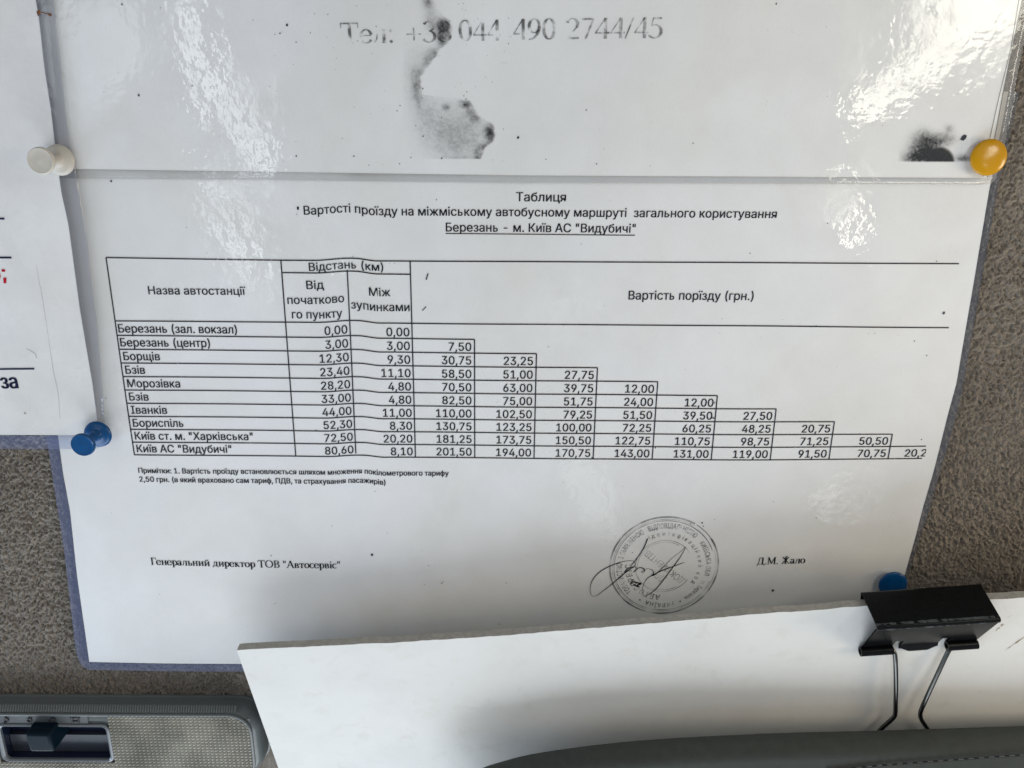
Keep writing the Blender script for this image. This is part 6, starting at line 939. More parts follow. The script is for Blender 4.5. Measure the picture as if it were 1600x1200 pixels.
def specks(sheet_print, L):
    rs = np.random.RandomState(3)
    for x, y, r in L:
        n = 9; c = flat(x, y)
        rr = r / 95.0
        sheet_print.add([(c[0] + rr * (0.75 + 0.4 * rs.rand()) * math.cos(t), c[1] + rr * (0.75 + 0.4 * rs.rand()) * math.sin(t)) for t in np.linspace(0, 2 * math.pi, n, endpoint=False)], [tuple(range(n))])
    return sheet_print


rs = np.random.RandomState(11)
dots = [(581.5, 869, 2.6), (1474, 489, 2.4), (1207, 924, 2.6), (1229, 871, 1.4), (1116.5, 629.5, 1.2), (1172, 396, 0.9), (682, 312, 0.9), (1292.5, 349, 0.9), (1463, 408, 0.9), (1275, 509, 0.9), (1428, 533, 0.9),
        (1447, 556, 0.9), (424, 867, 0.8), (669.5, 883.5, 0.9), (424, 868, 0.8), (690, 911, 1.3), (692.5, 909, 0.9), (663, 913, 0.8), (791, 911, 1.0), (780, 975, 1.2), (430, 942, 0.8), (174, 283, 1.7), (1438, 691, 1.0), (1275, 811, 0.8),
        (988, 862.5, 0.8), (908, 381, 0.7), (1097, 817, 1.6), (1099, 822, 1.0), (1079, 818, 0.9), (1116, 812, 0.7), (494, 672, 0.9), (925, 715, 1.2), (1024, 700, 1.0)]
dots += [(lerp(150, 1420, rs.rand()), lerp(300, 960, rs.rand()), 0.35 + 0.45 * rs.rand() ** 2) for _ in range(70)]
pr = specks(fprint(), ink_dots(dots, fprint, fare, 0.0088))
for x0, y0, x1, y1, w in ((666, 437, 669, 427, .02), (660, 485, 666, 479, .015), (1111, 653, 1117, 653.4, .02)):
    pr.add(*strip([flat(x0, y0), lerp(flat(x0, y0), flat(x1, y1), .5), flat(x1, y1)], w))
tag(pr.build('toner_grain', M['ink_note'], fare, 0.0088), kind='stuff')

# --- the sheet above it
LEVEL = 0.125
upper = thing('laminated_notice', (1.5, 4.2, 0.05),
              'laminated white sheet above the fare table, faded phone number and smeared toner stains', 'notice', 'laminated notices pinned to the headliner')
U_LEFT = [(-6.3, 9.5), (-6.3, 6.0)] + P_([(40, 263)])
U_BOT = P_([(40, 263), (120, 264.6), (400, 268.7), (800, 274.5), (1200, 276.5), (1543, 278.5)])
U_RIGHT = P_([(1650, -280), (1610, -60), (1582, 75), (1568, 146), (1555, 215), (1543, 278.5)])


def upper_sheet():
    nx, ny = 130, 70
    B = resample(U_BOT, nx); R = resample(U_RIGHT, ny); L = resample([(-6.3, R[0][1]), (-6.2, 5.0), U_BOT[0]], ny)
    T = resample([(-6.3, R[0][1]), tuple(R[0])], nx)
    V = []
    for j in range(ny):
        t = j / (ny - 1)
        for i in range(nx):
            s = i / (nx - 1)
            p = lerp(L[j], R[j], s) + lerp(T[i], B[i], t) - lerp(lerp(T[0], T[-1], s), lerp(B[0], B[-1], s), t)
            V.append(p)
    V = np.array(V); Z = z_upper(V[:, 0], V[:, 1]); N = len(V)
    F = [(j * nx + i, (j + 1) * nx + i, (j + 1) * nx + i + 1, j * nx + i + 1) for j in range(ny - 1) for i in range(nx - 1)]
    ring = [i for i in range(nx)] + [j * nx + nx - 1 for j in range(1, ny)] + [(ny - 1) * nx + i for i in range(nx - 2, -1, -1)] + [j * nx for j in range(ny - 2, 0, -1)]
    Q = [(ring[k], ring[(k + 1) % len(ring)], ring[(k + 1) % len(ring)] + N, ring[k] + N) for k in range(len(ring))]
    mk('paper', np.concatenate([np.column_stack([V, Z]), np.column_stack([V, Z - 0.012])]), F + [tuple(k + N for k in f[::-1]) for f in F] + Q, M['paper'], upper, smooth=35)


upper_sheet()
film_mesh('film_border', U_BOT, P_([(40, 277), (120, 279.5), (400, 281.5), (800, 286.5), (1200, 287.5), (1536, 289), (1546, 287)]), z_upper, upper, mat=M['film_edge'])
film_mesh('film_border', U_RIGHT, P_([(1672, -280), (1630, -60), (1597, 75), (1583, 150), (1569, 225), (1560, 262), (1556, 277), (1546, 287)]), z_upper, upper, mat=M['film_edge'])
pr = Print(z_upper)
pr.add(*strip(resample(P_([(1640, -280), (1600, -60), (1579, 75), (1562, 146), (1547, 213), (1535, 276)]), 60), 0.011))
pr.build('inner_sheet_edge', M['edge_line'], upper, 0.005)
pr = Print(z_upper)
pr.add(*strip(resample(P_([(1648, -280), (1608, -60), (1581, 75), (1567, 146), (1554, 215), (1542, 277)]), 60), 0.014))
pr.build('inner_sheet_edge', M['edge_line'], upper, 0.005)
pr = Print(z_upper)
text_fit(pr, 'Тел:', (533, 68), (614, 67), 32, gl=serif_glyph, bold=0)
text_fit(pr, '+38', (636, 66.5), (706, 65), 32, gl=serif_glyph, bold=0)
text_fit(pr, '044', (717, 64), (783, 63), 32, gl=serif_glyph, bold=0)
text_fit(pr, '490', (802, 62), (869, 61), 32, gl=serif_glyph, bold=0)
text_fit(pr, '2744/45', (884, 61), (1035, 59.5), 32, gl=serif_glyph, bold=0)
pr.build('phone_number', M['ink_worn'], upper, 0.007)


def stain(name, x0, x1, y0, y1, dens, parent, zf, step=1.25, lift=0.0066):
    xs = np.arange(x0, x1 + step, step); ys = np.arange(y0, y1 + step, step)
    X, Y = np.meshgrid(xs, ys)
    D = np.clip(dens(X, Y), 0, 1)
    P = np.array([flat(x, y) for x, y in zip(X.ravel(), Y.ravel())])
    Z = zf(P[:, 0], P[:, 1]) + lift
    n, m = X.shape
    F = [(j * m + i, (j + 1) * m + i, (j + 1) * m + i + 1, j * m + i + 1) for j in range(n - 1) for i in range(m - 1)
         if D[j:j + 2, i:i + 2].max() > 0.01]
    use = sorted({k for f in F for k in f}); mp = {k: q for q, k in enumerate(use)}
    o = mk(name, np.column_stack([P, Z])[use], [tuple(mp[k] for k in f) for f in F], M['stain'], parent)
    at = o.data.attributes.new('toner', 'FLOAT', 'POINT')
    at.data.foreach_set('value', D.ravel()[use].astype(np.float32))
    return o


def gsum(X, Y, L):
    return sum(a * np.exp(-((X - cx) / sx) ** 2 - ((Y - cy) / sy) ** 2) for cx, cy, sx, sy, a in L)


def grain(X, Y):
    return 0.42 + 0.62 * vnoise(X / 2.6, Y / 2.6) * (0.5 + vnoise(X / 8 + 40, Y / 8)) + 0.45 * (vnoise(X / 1.4 + 90, Y / 1.4) - 0.35)


def dens_streak(X, Y):
    g = gsum(X, Y, [(694, 46, 9, 15, 1.0), (683, 40, 13, 13, .40), (672, 20, 9, 18, .22), (668, 2, 7, 9, .5), (690, 66, 7, 12, .6), (676, 86, 10, 9, .55), (667, 98, 7, 9, .42),
                    (655, 115, 9, 9, .28), (650, 136, 7, 16, .40), (654, 157, 5, 11, .25), (652, 122, 20, 48, .17),
                    (666, 182, 18, 26, .17), (697, 167, 6, 5, .55), (728, 163, 9, 6, .85), (736, 176, 8, 8, .42), (743, 187, 6, 6, .45), (766, 207, 8, 13, .95), (770, 216, 5, 8, .4), (757, 228, 8, 5, .5),
                    (748, 240, 8, 9, .45), (750, 248, 8, 4, .5), (724, 212, 42, 38, .27), (692, 205, 36, 42, .15), (722, 247, 34, 2.5, .16)])
    yy = [-5, 0, 25, 32, 50, 62, 78, 105, 120, 148, 157, 165, 180, 195, 210, 222, 230, 248, 256]
    xx = [680, 678, 692, 704, 707, 704, 688, 668, 657, 660, 734, 740, 746, 771, 774, 770, 758, 752, 752]
    edge = np.interp(Y, yy, xx) + 3 * (vnoise(Y / 4, Y * 0) - 0.5)
    return g * grain(X, Y) * 0.86 * (1 - sstep(-2.0, 1.5, X - edge)) * (1 - sstep(247.5, 249.0, Y))


def dens_smudge(X, Y):
    e = np.sqrt(((X - 1468) / 24.0) ** 2 + ((Y - 254) / 25.0) ** 2)
    core = 1 - sstep(0.80, 1.10, e)
    ring = np.exp(-((e - 0.95) / 0.10) ** 2)
    soft = gsum(X, Y, [(1446, 236, 20, 18, 1.0), (1430, 248, 18, 10, .60), (1468, 218, 22, 9, .50), (1484, 202, 7, 7, .22), (1441, 214, 12, 12, .25), (1506, 248, 12, 6, .45)])
    d = np.maximum(core * (0.84 + 0.18 * vnoise(X / 3, Y / 3)), soft * grain(X, Y) * 1.25) + 0.06 * ring
    return d * (1 - sstep(252.0, 253.4, Y)) * (1 - sstep(1514, 1524, X))


stain('toner_stain', 630, 782, -6, 252, dens_streak, upper, z_upper)
stain('toner_stain', 1404, 1526, 188, 255, dens_smudge, upper, z_upper)
pr = Print(z_upper)
pr.add([flat(x, y) for x, y in [(1500, 218), (1503, 213), (1507, 210), (1511, 212), (1509, 217), (1505, 220)]], [tuple(range(6))])
rs = np.random.RandomState(5)
dots = [(448, 39, 1.8), (437, 52, 1.1), (217.5, 149, 1.6), (300.5, 134, 1.2), (191, 7, 1.4), (463, 244, 1.2), (553, 244, 1.1), (690, 247.5, 1.2), (809.5, 215, 2.0), (916, 172, 1.0), (1083, 224, 0.9), (932, 256, 1.0), (624, 256, 0.8), (1213, 6, 1.2), (625, 165, 0.8), (853, 249, 0.8)]
dots += [(lerp(420, 800, rs.rand()), lerp(0, 262, rs.rand()), 0.35 + 0.5 * rs.rand() ** 2) for _ in range(60)]
dots += [(lerp(150, 1500, rs.rand()), lerp(0, 262, rs.rand()), 0.3 + 0.4 * rs.rand() ** 2) for _ in range(40)]
up_print = lambda: Print(z_upper)
pr.build('ink_dot', M['ink_note'], upper, 0.0072)
tag(specks(Print(z_upper), ink_dots(dots, up_print, upper, 0.0072)).build('toner_grain', M['ink_note'], upper, 0.0072), kind='stuff')

# --- the sheet on the left
LEVEL = 0.188
left = thing('laminated_notice', (-7.0, -0.5, 0.1),
             'laminated white sheet with red and navy printing, held by the white push pin', 'notice', 'laminated notices pinned to the headliner')
Lp = [(20, -280), (42, -100), (55, 0), (60, 25), (70, 107), (80, 170), (86, 222), (96, 300), (107, 350), (125, 482), (136, 550), (144, 600), (151, 655), (154, 681)]
LR = P_(Lp)
yb = flat(60, 681)[1]
LL = [(-11.5, LR[0][1]), (-11.5, yb)]
paper_mesh('paper', LL, LR, z_left, M['paper_old'], left, 60, 90)
film_mesh('film_border', LR, P_([(46, -280), (70, -100), (83, 0), (87, 40), (97, 120), (106, 200), (124, 300), (133, 350), (143, 440), (151, 500), (157, 570), (162, 640), (164, 685)]), z_left, left, mat=M['film_clear'])
film_mesh('film_border', [(-11.5, yb)] + P_([(60, 681), (154, 681)]), [(-11.5, flat(60, 702.5)[1])] + P_([(60, 702.5), (150, 702.5), (161, 698), (164, 685)]), z_left, left)
for x, y, w in ((8, 341.5, 0.028), (19, 402.3, 0.028), (53, 576.5, 0.028)):
    pr = Print(z_left)
    pr.line(flat(-80, y + (1.2 if y > 500 else 0)), flat(x, y), w, 6).build('printed_rule', M['ink_navy'], left, 0.006)
pr = Print(z_left)
text_fit(pr, 'за', (3, 607.5), (28, 607), 22.5, bold=0.05)
pr.build('navy_text', M['ink_navy'], left, 0.006)
pr = Print(z_left)
text_fit(pr, '6;', (-12, 437), (11, 437), 23, bold=0.05)
pr.build('red_text', M['ink_red'], left, 0.006)
pr = Print(z_left)
for L, w in (([(58, 415), (62, 440), (66, 460), (72, 500), (76, 530)], .010), ([(76, 530), (83, 580), (90, 615), (93, 655)], .012), ([(40, 545), (47, 548), (54, 553), (57, 560)], .02)):
    pr.add(*strip(resample(spline(P_(L), 6), 30), list(w * (0.4 + 0.6 * np.sin(np.linspace(0.2, 2.9, 30))))))
pr.build('crease', M['crease'], left, 0.005)
pr = Print(z_left)
pr.add([flat(x, y) for x, y in [(57, 18), (61, 15.5), (64, 18), (62, 22), (59.5, 26)]], [tuple(range(5))])
specks(Print(z_left), [(38.5, 646, 1.3)]).build('rust_mark', M['rust'], left, 0.008)
specks(pr, [(78.5, 23, 2.2), (76, 22, 1.4)])
pr.add(*strip([flat(63, 18.5), flat(70, 20.5), flat(77, 22.5)], 0.012))
pr.build('rust_mark', M['rust'], left, 0.010)

LEVEL = 0.0


# ------------------------------------------------------------------ pins
def push_pin(px, py, z0, mat, label, cat='push pin', lean=(0, 0)):
    b = flat(px, py, z0)
    o = thing('push_pin', (b[0], b[1], z0), label, cat, 'push pins holding the sheets')
    ax = (lean[0], lean[1], 1.0)
    Geo_ = Geo().lathe((b[0], b[1], z0), [(0.0, 0), (0.15, 0.0), (0.205, 0.012), (0.222, 0.035), (0.215, 0.062), (0.17, 0.085), (0.105, 0.10), (0.082, 0.12), (0.070, 0.20), (0.067, 0.28), (0.074, 0.36), (0.10, 0.42),
                                         (0.155, 0.445), (0.182, 0.465), (0.190, 0.490), (0.184, 0.518), (0.172, 0.532), (0.160, 0.529), (0.10, 0.524), (0.035, 0.526), (0.0, 0.532)], 44, ax)
    mk('pin_body', Geo_.v, Geo_.f, mat, o, smooth=50)
    g = Geo().tube([(b[0], b[1], z0 + 0.01), (b[0], b[1], z0 - 0.45)], [0.025, 0.012], 10)
    mk('needle', g.v, g.f, M['steel'], o, smooth=40)


push_pin(95, 250, 0.205, M['white_pin'], 'off-white plastic push pin at the corner of the left sheet')
push_pin(155, 677, 0.205, M['blue_pin'], 'blue plastic push pin with waisted neck beside the table of stations')


def thumb_tack(px, py, z0, r, mat, label, lean=(0, 0)):
    b = flat(px, py, z0)
    o = thing('thumb_tack', (b[0], b[1], z0), label, 'thumb tack', 'thumb tacks holding the sheets')
    g = Geo().lathe((b[0], b[1], z0), [(0, 0), (r * .9, 0.0), (r * .985, 0.012), (r, 0.03), (r * .985, 0.042), (r * .93, 0.052), (r * .8, 0.063), (r * .6, 0.074), (r * .35, 0.082), (0, 0.085)], 56, (lean[0], lean[1], 1))
    mk('tack_head', g.v, g.f, mat, o, smooth=60)
    g = Geo().tube([(b[0], b[1], z0 + 0.01), (b[0], b[1], z0 - 0.5)], [0.03, 0.012], 10)
    mk('needle', g.v, g.f, M['steel'], o, smooth=40)


thumb_tack(1543, 246, 0.20, 0.262, M['yellow_pin'], 'glossy yellow domed thumb tack at the right edge of the sheets', (-0.06, 0.05))
thumb_tack(1394, 912, 0.16, 0.25, M['blue_pin'], 'blue domed thumb tack half hidden behind the black clip')

# ------------------------------------------------------------------ white board
BK, BX, BZ = 0.16, 0.02, 1.12
_o = flat(1000, 975, BZ)
BY0, BX0 = _o[1], _o[0]
bp = lambda x, y, off=0.0: on_plane(x, y, BZ + off * BL, BK, BX, BY0, BX0)
BL = math.sqrt(1 + BK * BK + BX * BX)
BN = np.array([-BX, -BK, 1.0]) / BL
board = thing('mounting_board', bp(1000, 975), 'white faced grey board leaning in front of the fare table, held by a visor', 'board')
top_px = [(370, 1016.5), (400, 1014), (600, 1004.5), (700, 999), (800, 992), (1000, 975.5), (1200, 958.5), (1350, 947), (1450, 940.5), (1560, 935.5), (1650, 932), (1900, 922)]
bot_px = [(488, 1350), (1900, 1350)]
TH = 0.15
nt_, nb_ = 160, 24
Tp = resample(top_px, nt_); Bp = resample(bot_px, nt_)
# left edge is a straight cut
front = []
for j in range(nb_):
    for i in range(nt_):
        p = lerp(bp(*Tp[i]), bp(*Bp[i]), j / (nb_ - 1))
        if j == 0:
            p = p + np.array([0, 0.016 * (vnoise(i * 0.9, 4.0) - 0.5) + 0.012 * (vnoise(i * 0.23, 8.0) - 0.5), 0])
        front.append(p)
front = np.array(front)
rim = front[:nt_] - BN * 0.006 + np.array([0, 0.006, 0])
back = front - BN * TH
Nf = len(front)
V = np.concatenate([front, back])
F = []; FM = []
for j in range(nb_ - 1):
    for i in range(nt_ - 1):
        q = (j * nt_ + i, (j + 1) * nt_ + i, (j + 1) * nt_ + i + 1, j * nt_ + i + 1)
        F.append(q); FM.append(0); F.append(tuple(k + Nf for k in q[::-1])); FM.append(0)
for i in range(nt_ - 1):
    F.append((i, i + 1, i + 1 + Nf, i + Nf)); FM.append(1)
    k = (nb_ - 1) * nt_ + i
    F.append((k + 1, k, k + Nf, k + 1 + Nf)); FM.append(1)
for j in range(nb_ - 1):
    a, b = j * nt_, (j + 1) * nt_
    F.append((b, a, a + Nf, b + Nf)); FM.append(1)
    a, b = j * nt_ + nt_ - 1, (j + 1) * nt_ + nt_ - 1
    F.append((a, b, b + Nf, a + Nf)); FM.append(1)
mk('board_sheet', V, F, None, board, smooth=30, mats=[M['board'], M['board_edge']], fmat=FM)
g = Geo()
rs = np.random.RandomState(9)
for L, w in (([(1571, 1016), (1578, 1011), (1588, 1004), (1600, 996), (1612, 985)], .034), ([(1556, 985), (1561, 981), (1565, 977), (1569, 976)], .04), ([(1573, 966), (1580, 962)], .015)):
    pts = [bp(x, y, 0.004) for x, y in resample(L, 14)]
    t1 = np.array([0, 1, BK]); t1 /= np.linalg.norm(t1)
    vs = []
    for i, p in enumerate(pts):
        k = w * (0.3 + 0.7 * math.sin(math.pi * (i + 0.5) / len(pts))) * (0.6 + 0.8 * rs.rand())
        vs += [p + t1 * k, p - t1 * k]
    g.add(vs, [(2 * i, 2 * i + 2, 2 * i + 3, 2 * i + 1) for i in range(len(pts) - 1)])
mk('scuff_mark', g.v, g.f, ink_mat('scuff_brown', (0.30, 0.22, 0.13), 0.75, (900.0, 0.35, 0.6), 0.0), board)

# ------------------------------------------------------------------ binder clip
clip = thing('binder_clip', bp(1450, 945), 'black steel binder clip gripping the top edge of the white board', 'binder clip')
NF = 0.50                      # the front ridge stands this far out of the board's face
FLp, FRp = bp(1371, 982, NF), bp(1565, 969, NF)
ex = (FRp - FLp); WID = np.linalg.norm(ex); ex /= WID
en = BN - ex * BN.dot(ex); en /= np.linalg.norm(en)
ey = np.cross(en, ex)
ORG = FLp - en * NF
hl = (bp(1345, 1016, 0.05) - ORG).dot(ey)
ht = (bp(1465, 939.5, 0.0) - ORG).dot(ey)      # height of the board's top edge
HBK = max(ht + 0.06, (bp(1437, 918, -TH - 0.03) - ORG).dot(ey))
NB = -TH - 0.03
C = lambda a, h, n: ORG + ex * a + ey * h + en * n      # along, up, out of board
TS = 0.022


def sheet(prof, a0, a1, nseg=1, thick=TS):
    """Bent sheet metal: profile of (h, n) swept along the clip's length."""
    P = np.array(prof, float)
    d = np.gradient(P, axis=0); d /= np.linalg.norm(d, axis=1)[:, None]
    nn = np.stack([-d[:, 1], d[:, 0]], 1)
    out = np.concatenate([P + nn * thick / 2, (P - nn * thick / 2)[::-1]])
    k = len(out); vs = []
    for a in np.linspace(a0, a1, nseg + 1):
        vs += [C(a, h, n) for h, n in out]
    fs = [(s * k + i, s * k + (i + 1) % k, (s + 1) * k + (i + 1) % k, (s + 1) * k + i) for s in range(nseg) for i in range(k)]
    half = len(P)
    for s in (0, nseg):
        fs += [(s * k + i, s * k + i + 1, s * k + k - 2 - i, s * k + k - 1 - i) for i in range(half - 1)]
    return vs, fs


def bend(cx, cy, r, a0, a1, n=6):
    return [(cx + r * math.cos(math.radians(lerp(a0, a1, i / n))), cy + r * math.sin(math.radians(lerp(a0, a1, i / n)))) for i in range(n + 1)]


K_ = np.array([HBK, NB]); F_ = np.array([0.0, NF])
wd = np.array([hl + 0.06, 0.055]) - F_; wd /= np.linalg.norm(wd)
sd = (F_ - K_) / np.linalg.norm(F_ - K_)
kd = np.array([hl + 0.06, -TH - 0.055]) - K_; kd /= np.linalg.norm(kd)


def corner(p, d0, d1, r=0.06, n=7):
    a, c = p - d0 * r, p + d1 * r
    return [tuple((1 - t) ** 2 * a + 2 * t * (1 - t) * p + t * t * c) for t in np.linspace(0, 1, n)]


prof = corner(K_, -kd, sd) + [tuple(lerp(K_, F_, t)) for t in (0.35, 0.5, 0.65)] + corner(F_, sd, wd)
g = Geo().add(*sheet(prof, 0, WID, 1))
mk('clip_body', g.v, g.f, M['clip_black'], clip, smooth=40)
# front wing: narrows towards the lips, with two notches where the wire handle pivots
u0 = prof[-1]; u1 = (hl + 0.06, 0.055)
n_s = 12


def wing(sgn, n_front, u0, u1, name):
    g = Geo(); nx = 60; grid = []
    for j in range(n_s + 1):
        t = j / n_s
        for i in range(nx + 1):
            s = i / nx
            a = lerp(lerp(0.0, 0.02, t), lerp(WID, WID - 0.02, t), s)
            grid.append((a, lerp(u0[0], u1[0], t), lerp(u0[1], u1[1], t), s, t))
    vs = [C(a, h, n) for a, h, n, s, t in grid] + [C(a, h, n - sgn * TS) for a, h, n, s, t in grid]
    m = nx + 1; N = len(grid)
    fs = []
    for j in range(n_s):
        for i in range(nx):
            s = (i + .5) / nx; t = (j + .5) / n_s
            if t > 0.72 and (0.265 < s < 0.33 or 0.67 < s < 0.735):
                continue
            q = (j * m + i, j * m + i + 1, (j + 1) * m + i + 1, (j + 1) * m + i)
            fs.append(q); fs.append(tuple(k + N for k in q[::-1]))
    g.add(vs, fs)
    return g


g = wing(1, 0, u0, u1, 'front_wing')
o = mk('clip_wing', g.v, g.f, M['clip_black'], clip, smooth=40)
g = wing(-1, 0, prof[0], (hl + 0.06, -TH - 0.055), 'back_wing')
mk('clip_wing', g.v, g.f, M['clip_black'], clip, smooth=40)
for n0 in (0.080, -TH - 0.080):
    for a0, a1 in ((0.0, 0.27 * WID), (0.735 * WID, WID - 0.01)):
        L = [C(a, hl, n0) for a in np.linspace(a0 - (0.0 if a0 else 0.02), a1, 4)]
        g = Geo()
        ro, ri, n = 0.078, 0.052, 20
        for rad in (ro, ri):
            g.v += [tuple(p + rad * (math.cos(t) * ey + math.sin(t) * en)) for p in L for t in np.linspace(0, 2 * math.pi, n, endpoint=False)]
        K = len(L) * n
        for i in range(len(L) - 1):
            for k in range(n):
                q = (i * n + k, i * n + (k + 1) % n, (i + 1) * n + (k + 1) % n, (i + 1) * n + k)
                g.f += [q, tuple(x + K for x in q[::-1])]
        for e in (0, len(L) - 1):
            g.f += [(e * n + k, e * n + (k + 1) % n, K + e * n + (k + 1) % n, K + e * n + k) for k in range(n)]
        mk('clip_lip', g.v, g.f, M['clip_black'], clip, smooth=50)
# rounded middle tongue of the front lip
g = Geo(); pts = []
for k in range(25):
    s = k / 24
    a = lerp(0.335, 0.665, s) * WID
    drop = 0.075 * (sstep(0, 0.3, s) * (1 - sstep(0.72, 1, s)))
    pts.append((a, drop))
vs = []
for a, dr in pts:
    for h, n in ((hl + 0.10, 0.066), (hl + 0.02 - dr, 0.058), (hl - 0.015 - dr, 0.052), (hl - 0.028 - dr, 0.035), (hl - 0.02 - dr, 0.018), (hl + 0.10, 0.045)):
        vs.append(C(a, h, n))
fs = [(i * 6 + k, i * 6 + k + 1, i * 6 + 7 + k, i * 6 + 6 + k) for i in range(24) for k in range(5)]
g.add(vs, fs)
mk('clip_lip', g.v, g.f, M['clip_black'], clip, smooth=50)
# worn enamel along the front ridge
g = Geo(); n = 60
cr = corner(F_, sd, wd, 0.075, 5)
nrm = [np.array([1.0, 0.0]), np.array([0.8, 0.6]), np.array([0.5, 0.86]), np.array([0.2, 0.98]), np.array([0.0, 1.0])]
for i in range(n):
    a = 0.004 + i / (n - 1) * (WID - 0.008)
    for k, (p, q) in enumerate(zip(cr, nrm)):
        jit = 0.012 * (vnoise(i * 0.7, 9.0 + k) - 0.5) * (1 if k in (0, 4) else 0)
        g.v.append(tuple(C(a, p[0] + q[0] * 0.0145 + jit, p[1] + q[1] * 0.0145 - jit)))
for i in range(n - 1):
    for k in range(4):
        g.f.append((5 * i + k, 5 * i + k + 1, 5 * i + 6 + k, 5 * i + 5 + k))
mk('worn_ridge', g.v, g.f, M['clip_worn'], clip, smooth=60)
# wire handle
hp = lambda x, y, n: bp(x, y, n)
wire = [hp(1368, 1013, .06), hp(1385, 1012, .06), hp(1393, 1014, .07), hp(1398, 1022, .10), hp(1399.5, 1040, .14), hp(1400, 1070, .17), hp(1399.5, 1095, .18), hp(1399, 1113, .18), hp(1397, 1120, .18), hp(1390, 1127, .18), hp(1379, 1137, .18),
        hp(1372, 1146, .18), hp(1370, 1160, .18), hp(1376, 1174, .18), hp(1392, 1182, .18), hp(1420, 1184, .18), hp(1448, 1180, .18), hp(1459, 1168, .18), hp(1457, 1152, .18), hp(1448, 1137, .18), hp(1440, 1125, .18), hp(1438, 1117, .18),
        hp(1440, 1108, .18), hp(1450, 1085, .17), hp(1464, 1055, .15), hp(1477, 1027, .12), hp(1484, 1014, .10), hp(1490, 1009, .08), hp(1498, 1009, .065), hp(1515, 1009, .06)]
g = Geo().tube(spline(wire, 6), 0.037, 12)
mk('wire_handle', g.v, g.f, M['wire'], clip, smooth=60)

# ------------------------------------------------------------------ sun visor
VZ = 1.46
vp = lambda x, y, z=VZ: np.array([*flat(x, y, z), z])
visor = thing('sun_visor', vp(1200, 1190), 'dark grey green padded sun visor along the bottom edge', 'sun visor')
edge = [(1250, 1700), (640, 1330), (690, 1245), (740, 1212), (780, 1197), (850, 1181), (1000, 1163), (1200, 1152), (1380, 1147), (1600, 1140), (1900, 1128)]
line = spline([vp(x, y)[:2] for x, y in edge[2:]], 12)
# padded cross-section swept along the rim, then running down as front and back panels
sec = [(-0.25, -3.0), (-0.25, -0.30)] + [(-0.25 + 0.27 - 0.27 * math.cos(t), -0.27 + 0.27 * math.sin(t)) for t in np.linspace(0.1, math.pi - 0.1, 14)] + [(0.29, -0.32), (0.31, -0.48), (0.32, -0.62), (0.32, -1.2), (0.32, -3.0)]
L2 = np.array(line); d = np.gradient(L2, axis=0); d /= np.linalg.norm(d, axis=1)[:, None]; nn = np.stack([-d[:, 1], d[:, 0]], 1)
g = Geo(); k = len(sec)
for p, q in zip(L2, nn):
    for z, h in sec:
        up = q if h > -0.7 else (q * 0.5 + np.array([0, 1]) * 0.5)
        g.v.append((p[0] + up[0] * h, p[1] + up[1] * h, VZ + z))
g.f = [(i * k + j, i * k + j + 1, (i + 1) * k + j + 1, (i + 1) * k + j) for i in range(len(L2) - 1) for j in range(k - 1)] + [tuple(range(k))]
mk('padding', g.v, g.f, M['visor'], visor, smooth=60)
fz = VZ + 0.325
seam_px = [(1290, 1206), (1350, 1199), (1420, 1193), (1500, 1187), (1600, 1180), (1760, 1170)]
seam = [np.array([*flat(x, y, fz), fz]) for x, y in seam_px]
sp = spline(seam, 10)
g = Geo().tube(sp, 0.016, 8)
sm = mk('seam', g.v, g.f, M['visor_dark'], visor, smooth=60)
pts = resample([(p[0], p[1]) for p in sp], 60)
g = Geo()
for i in range(0, 58, 2):
    a, b = pts[i], pts[i + 1]
    g.tube([(a[0], a[1] + 0.022, fz + 0.012), (b[0], b[1] + 0.022, fz + 0.012)], 0.008, 6)
mk('stitching', g.v, g.f, plain('grey_thread', (0.10, 0.105, 0.10), 0.8), sm, smooth=60)

# ------------------------------------------------------------------ dome light
LZ = 0.40
LS = 0.8
lamp = thing('dome_light', (-7.0, -6.9, 0.0), 'grey translucent dome light with ribbed lens and black slide switch', 'dome light')
x1 = flat(414, 1150, 0.25)[0]
yt = flat(200, 1086, 0.0)[1]
yb2 = flat(400, 1194, 0.3)[1] - 0.25
x0 = -10.5


def rrect(x0, x1, y0, y1, r, n=14):
    out = []
    for cx, cy, a in ((x1 - r, y1 - r, 0), (x0 + r, y1 - r, 90), (x0 + r, y0 + r, 180), (x1 - r, y0 + r, 270)):
        for k in range(n + 1):
            t = math.radians(a + 90 * k / n)
            out.append((cx + r * math.cos(t), cy + r * math.sin(t)))
    return out


g = Geo(); prev = 0
lv = [(0, -0.03, .0), (0, 0.02, 0), (0.03, 0.03, 0), (0.03, 0.22, 0), (0.05, 0.34, 0), (0.10, 0.43, 0), (0.17, 0.48, 0), (0.24, 0.495, 0), (0.27, 0.47, 0)]
n = None
for ins, z, _ in lv:
    r = rrect(x0 + ins, x1 - ins, yb2 + ins * 0.5, yt - ins, max(0.48 - ins, 0.08))
    n = len(r)
    g.v += [(p[0], p[1], z * LS) for p in r]
for a in range(len(lv) - 1):
    g.f += [(a * n + k, a * n + (k + 1) % n, (a + 1) * n + (k + 1) % n, (a + 1) * n + k) for k in range(n)]
sx0, sx1 = flat(1, 1165, LZ)[0], flat(176, 1165, LZ)[0]
sy1, sy0 = flat(90, 1131, LZ)[1], flat(90, 1189, LZ)[1]
hx0, hx1, hy0, hy1 = sx0 + 0.06, sx1 - 0.05, sy0 + 0.045, sy1 - 0.045
ix0, ix1, iy0, iy1 = x0 + 0.2, x1 - 0.2, yb2 + 0.1, yt - 0.2
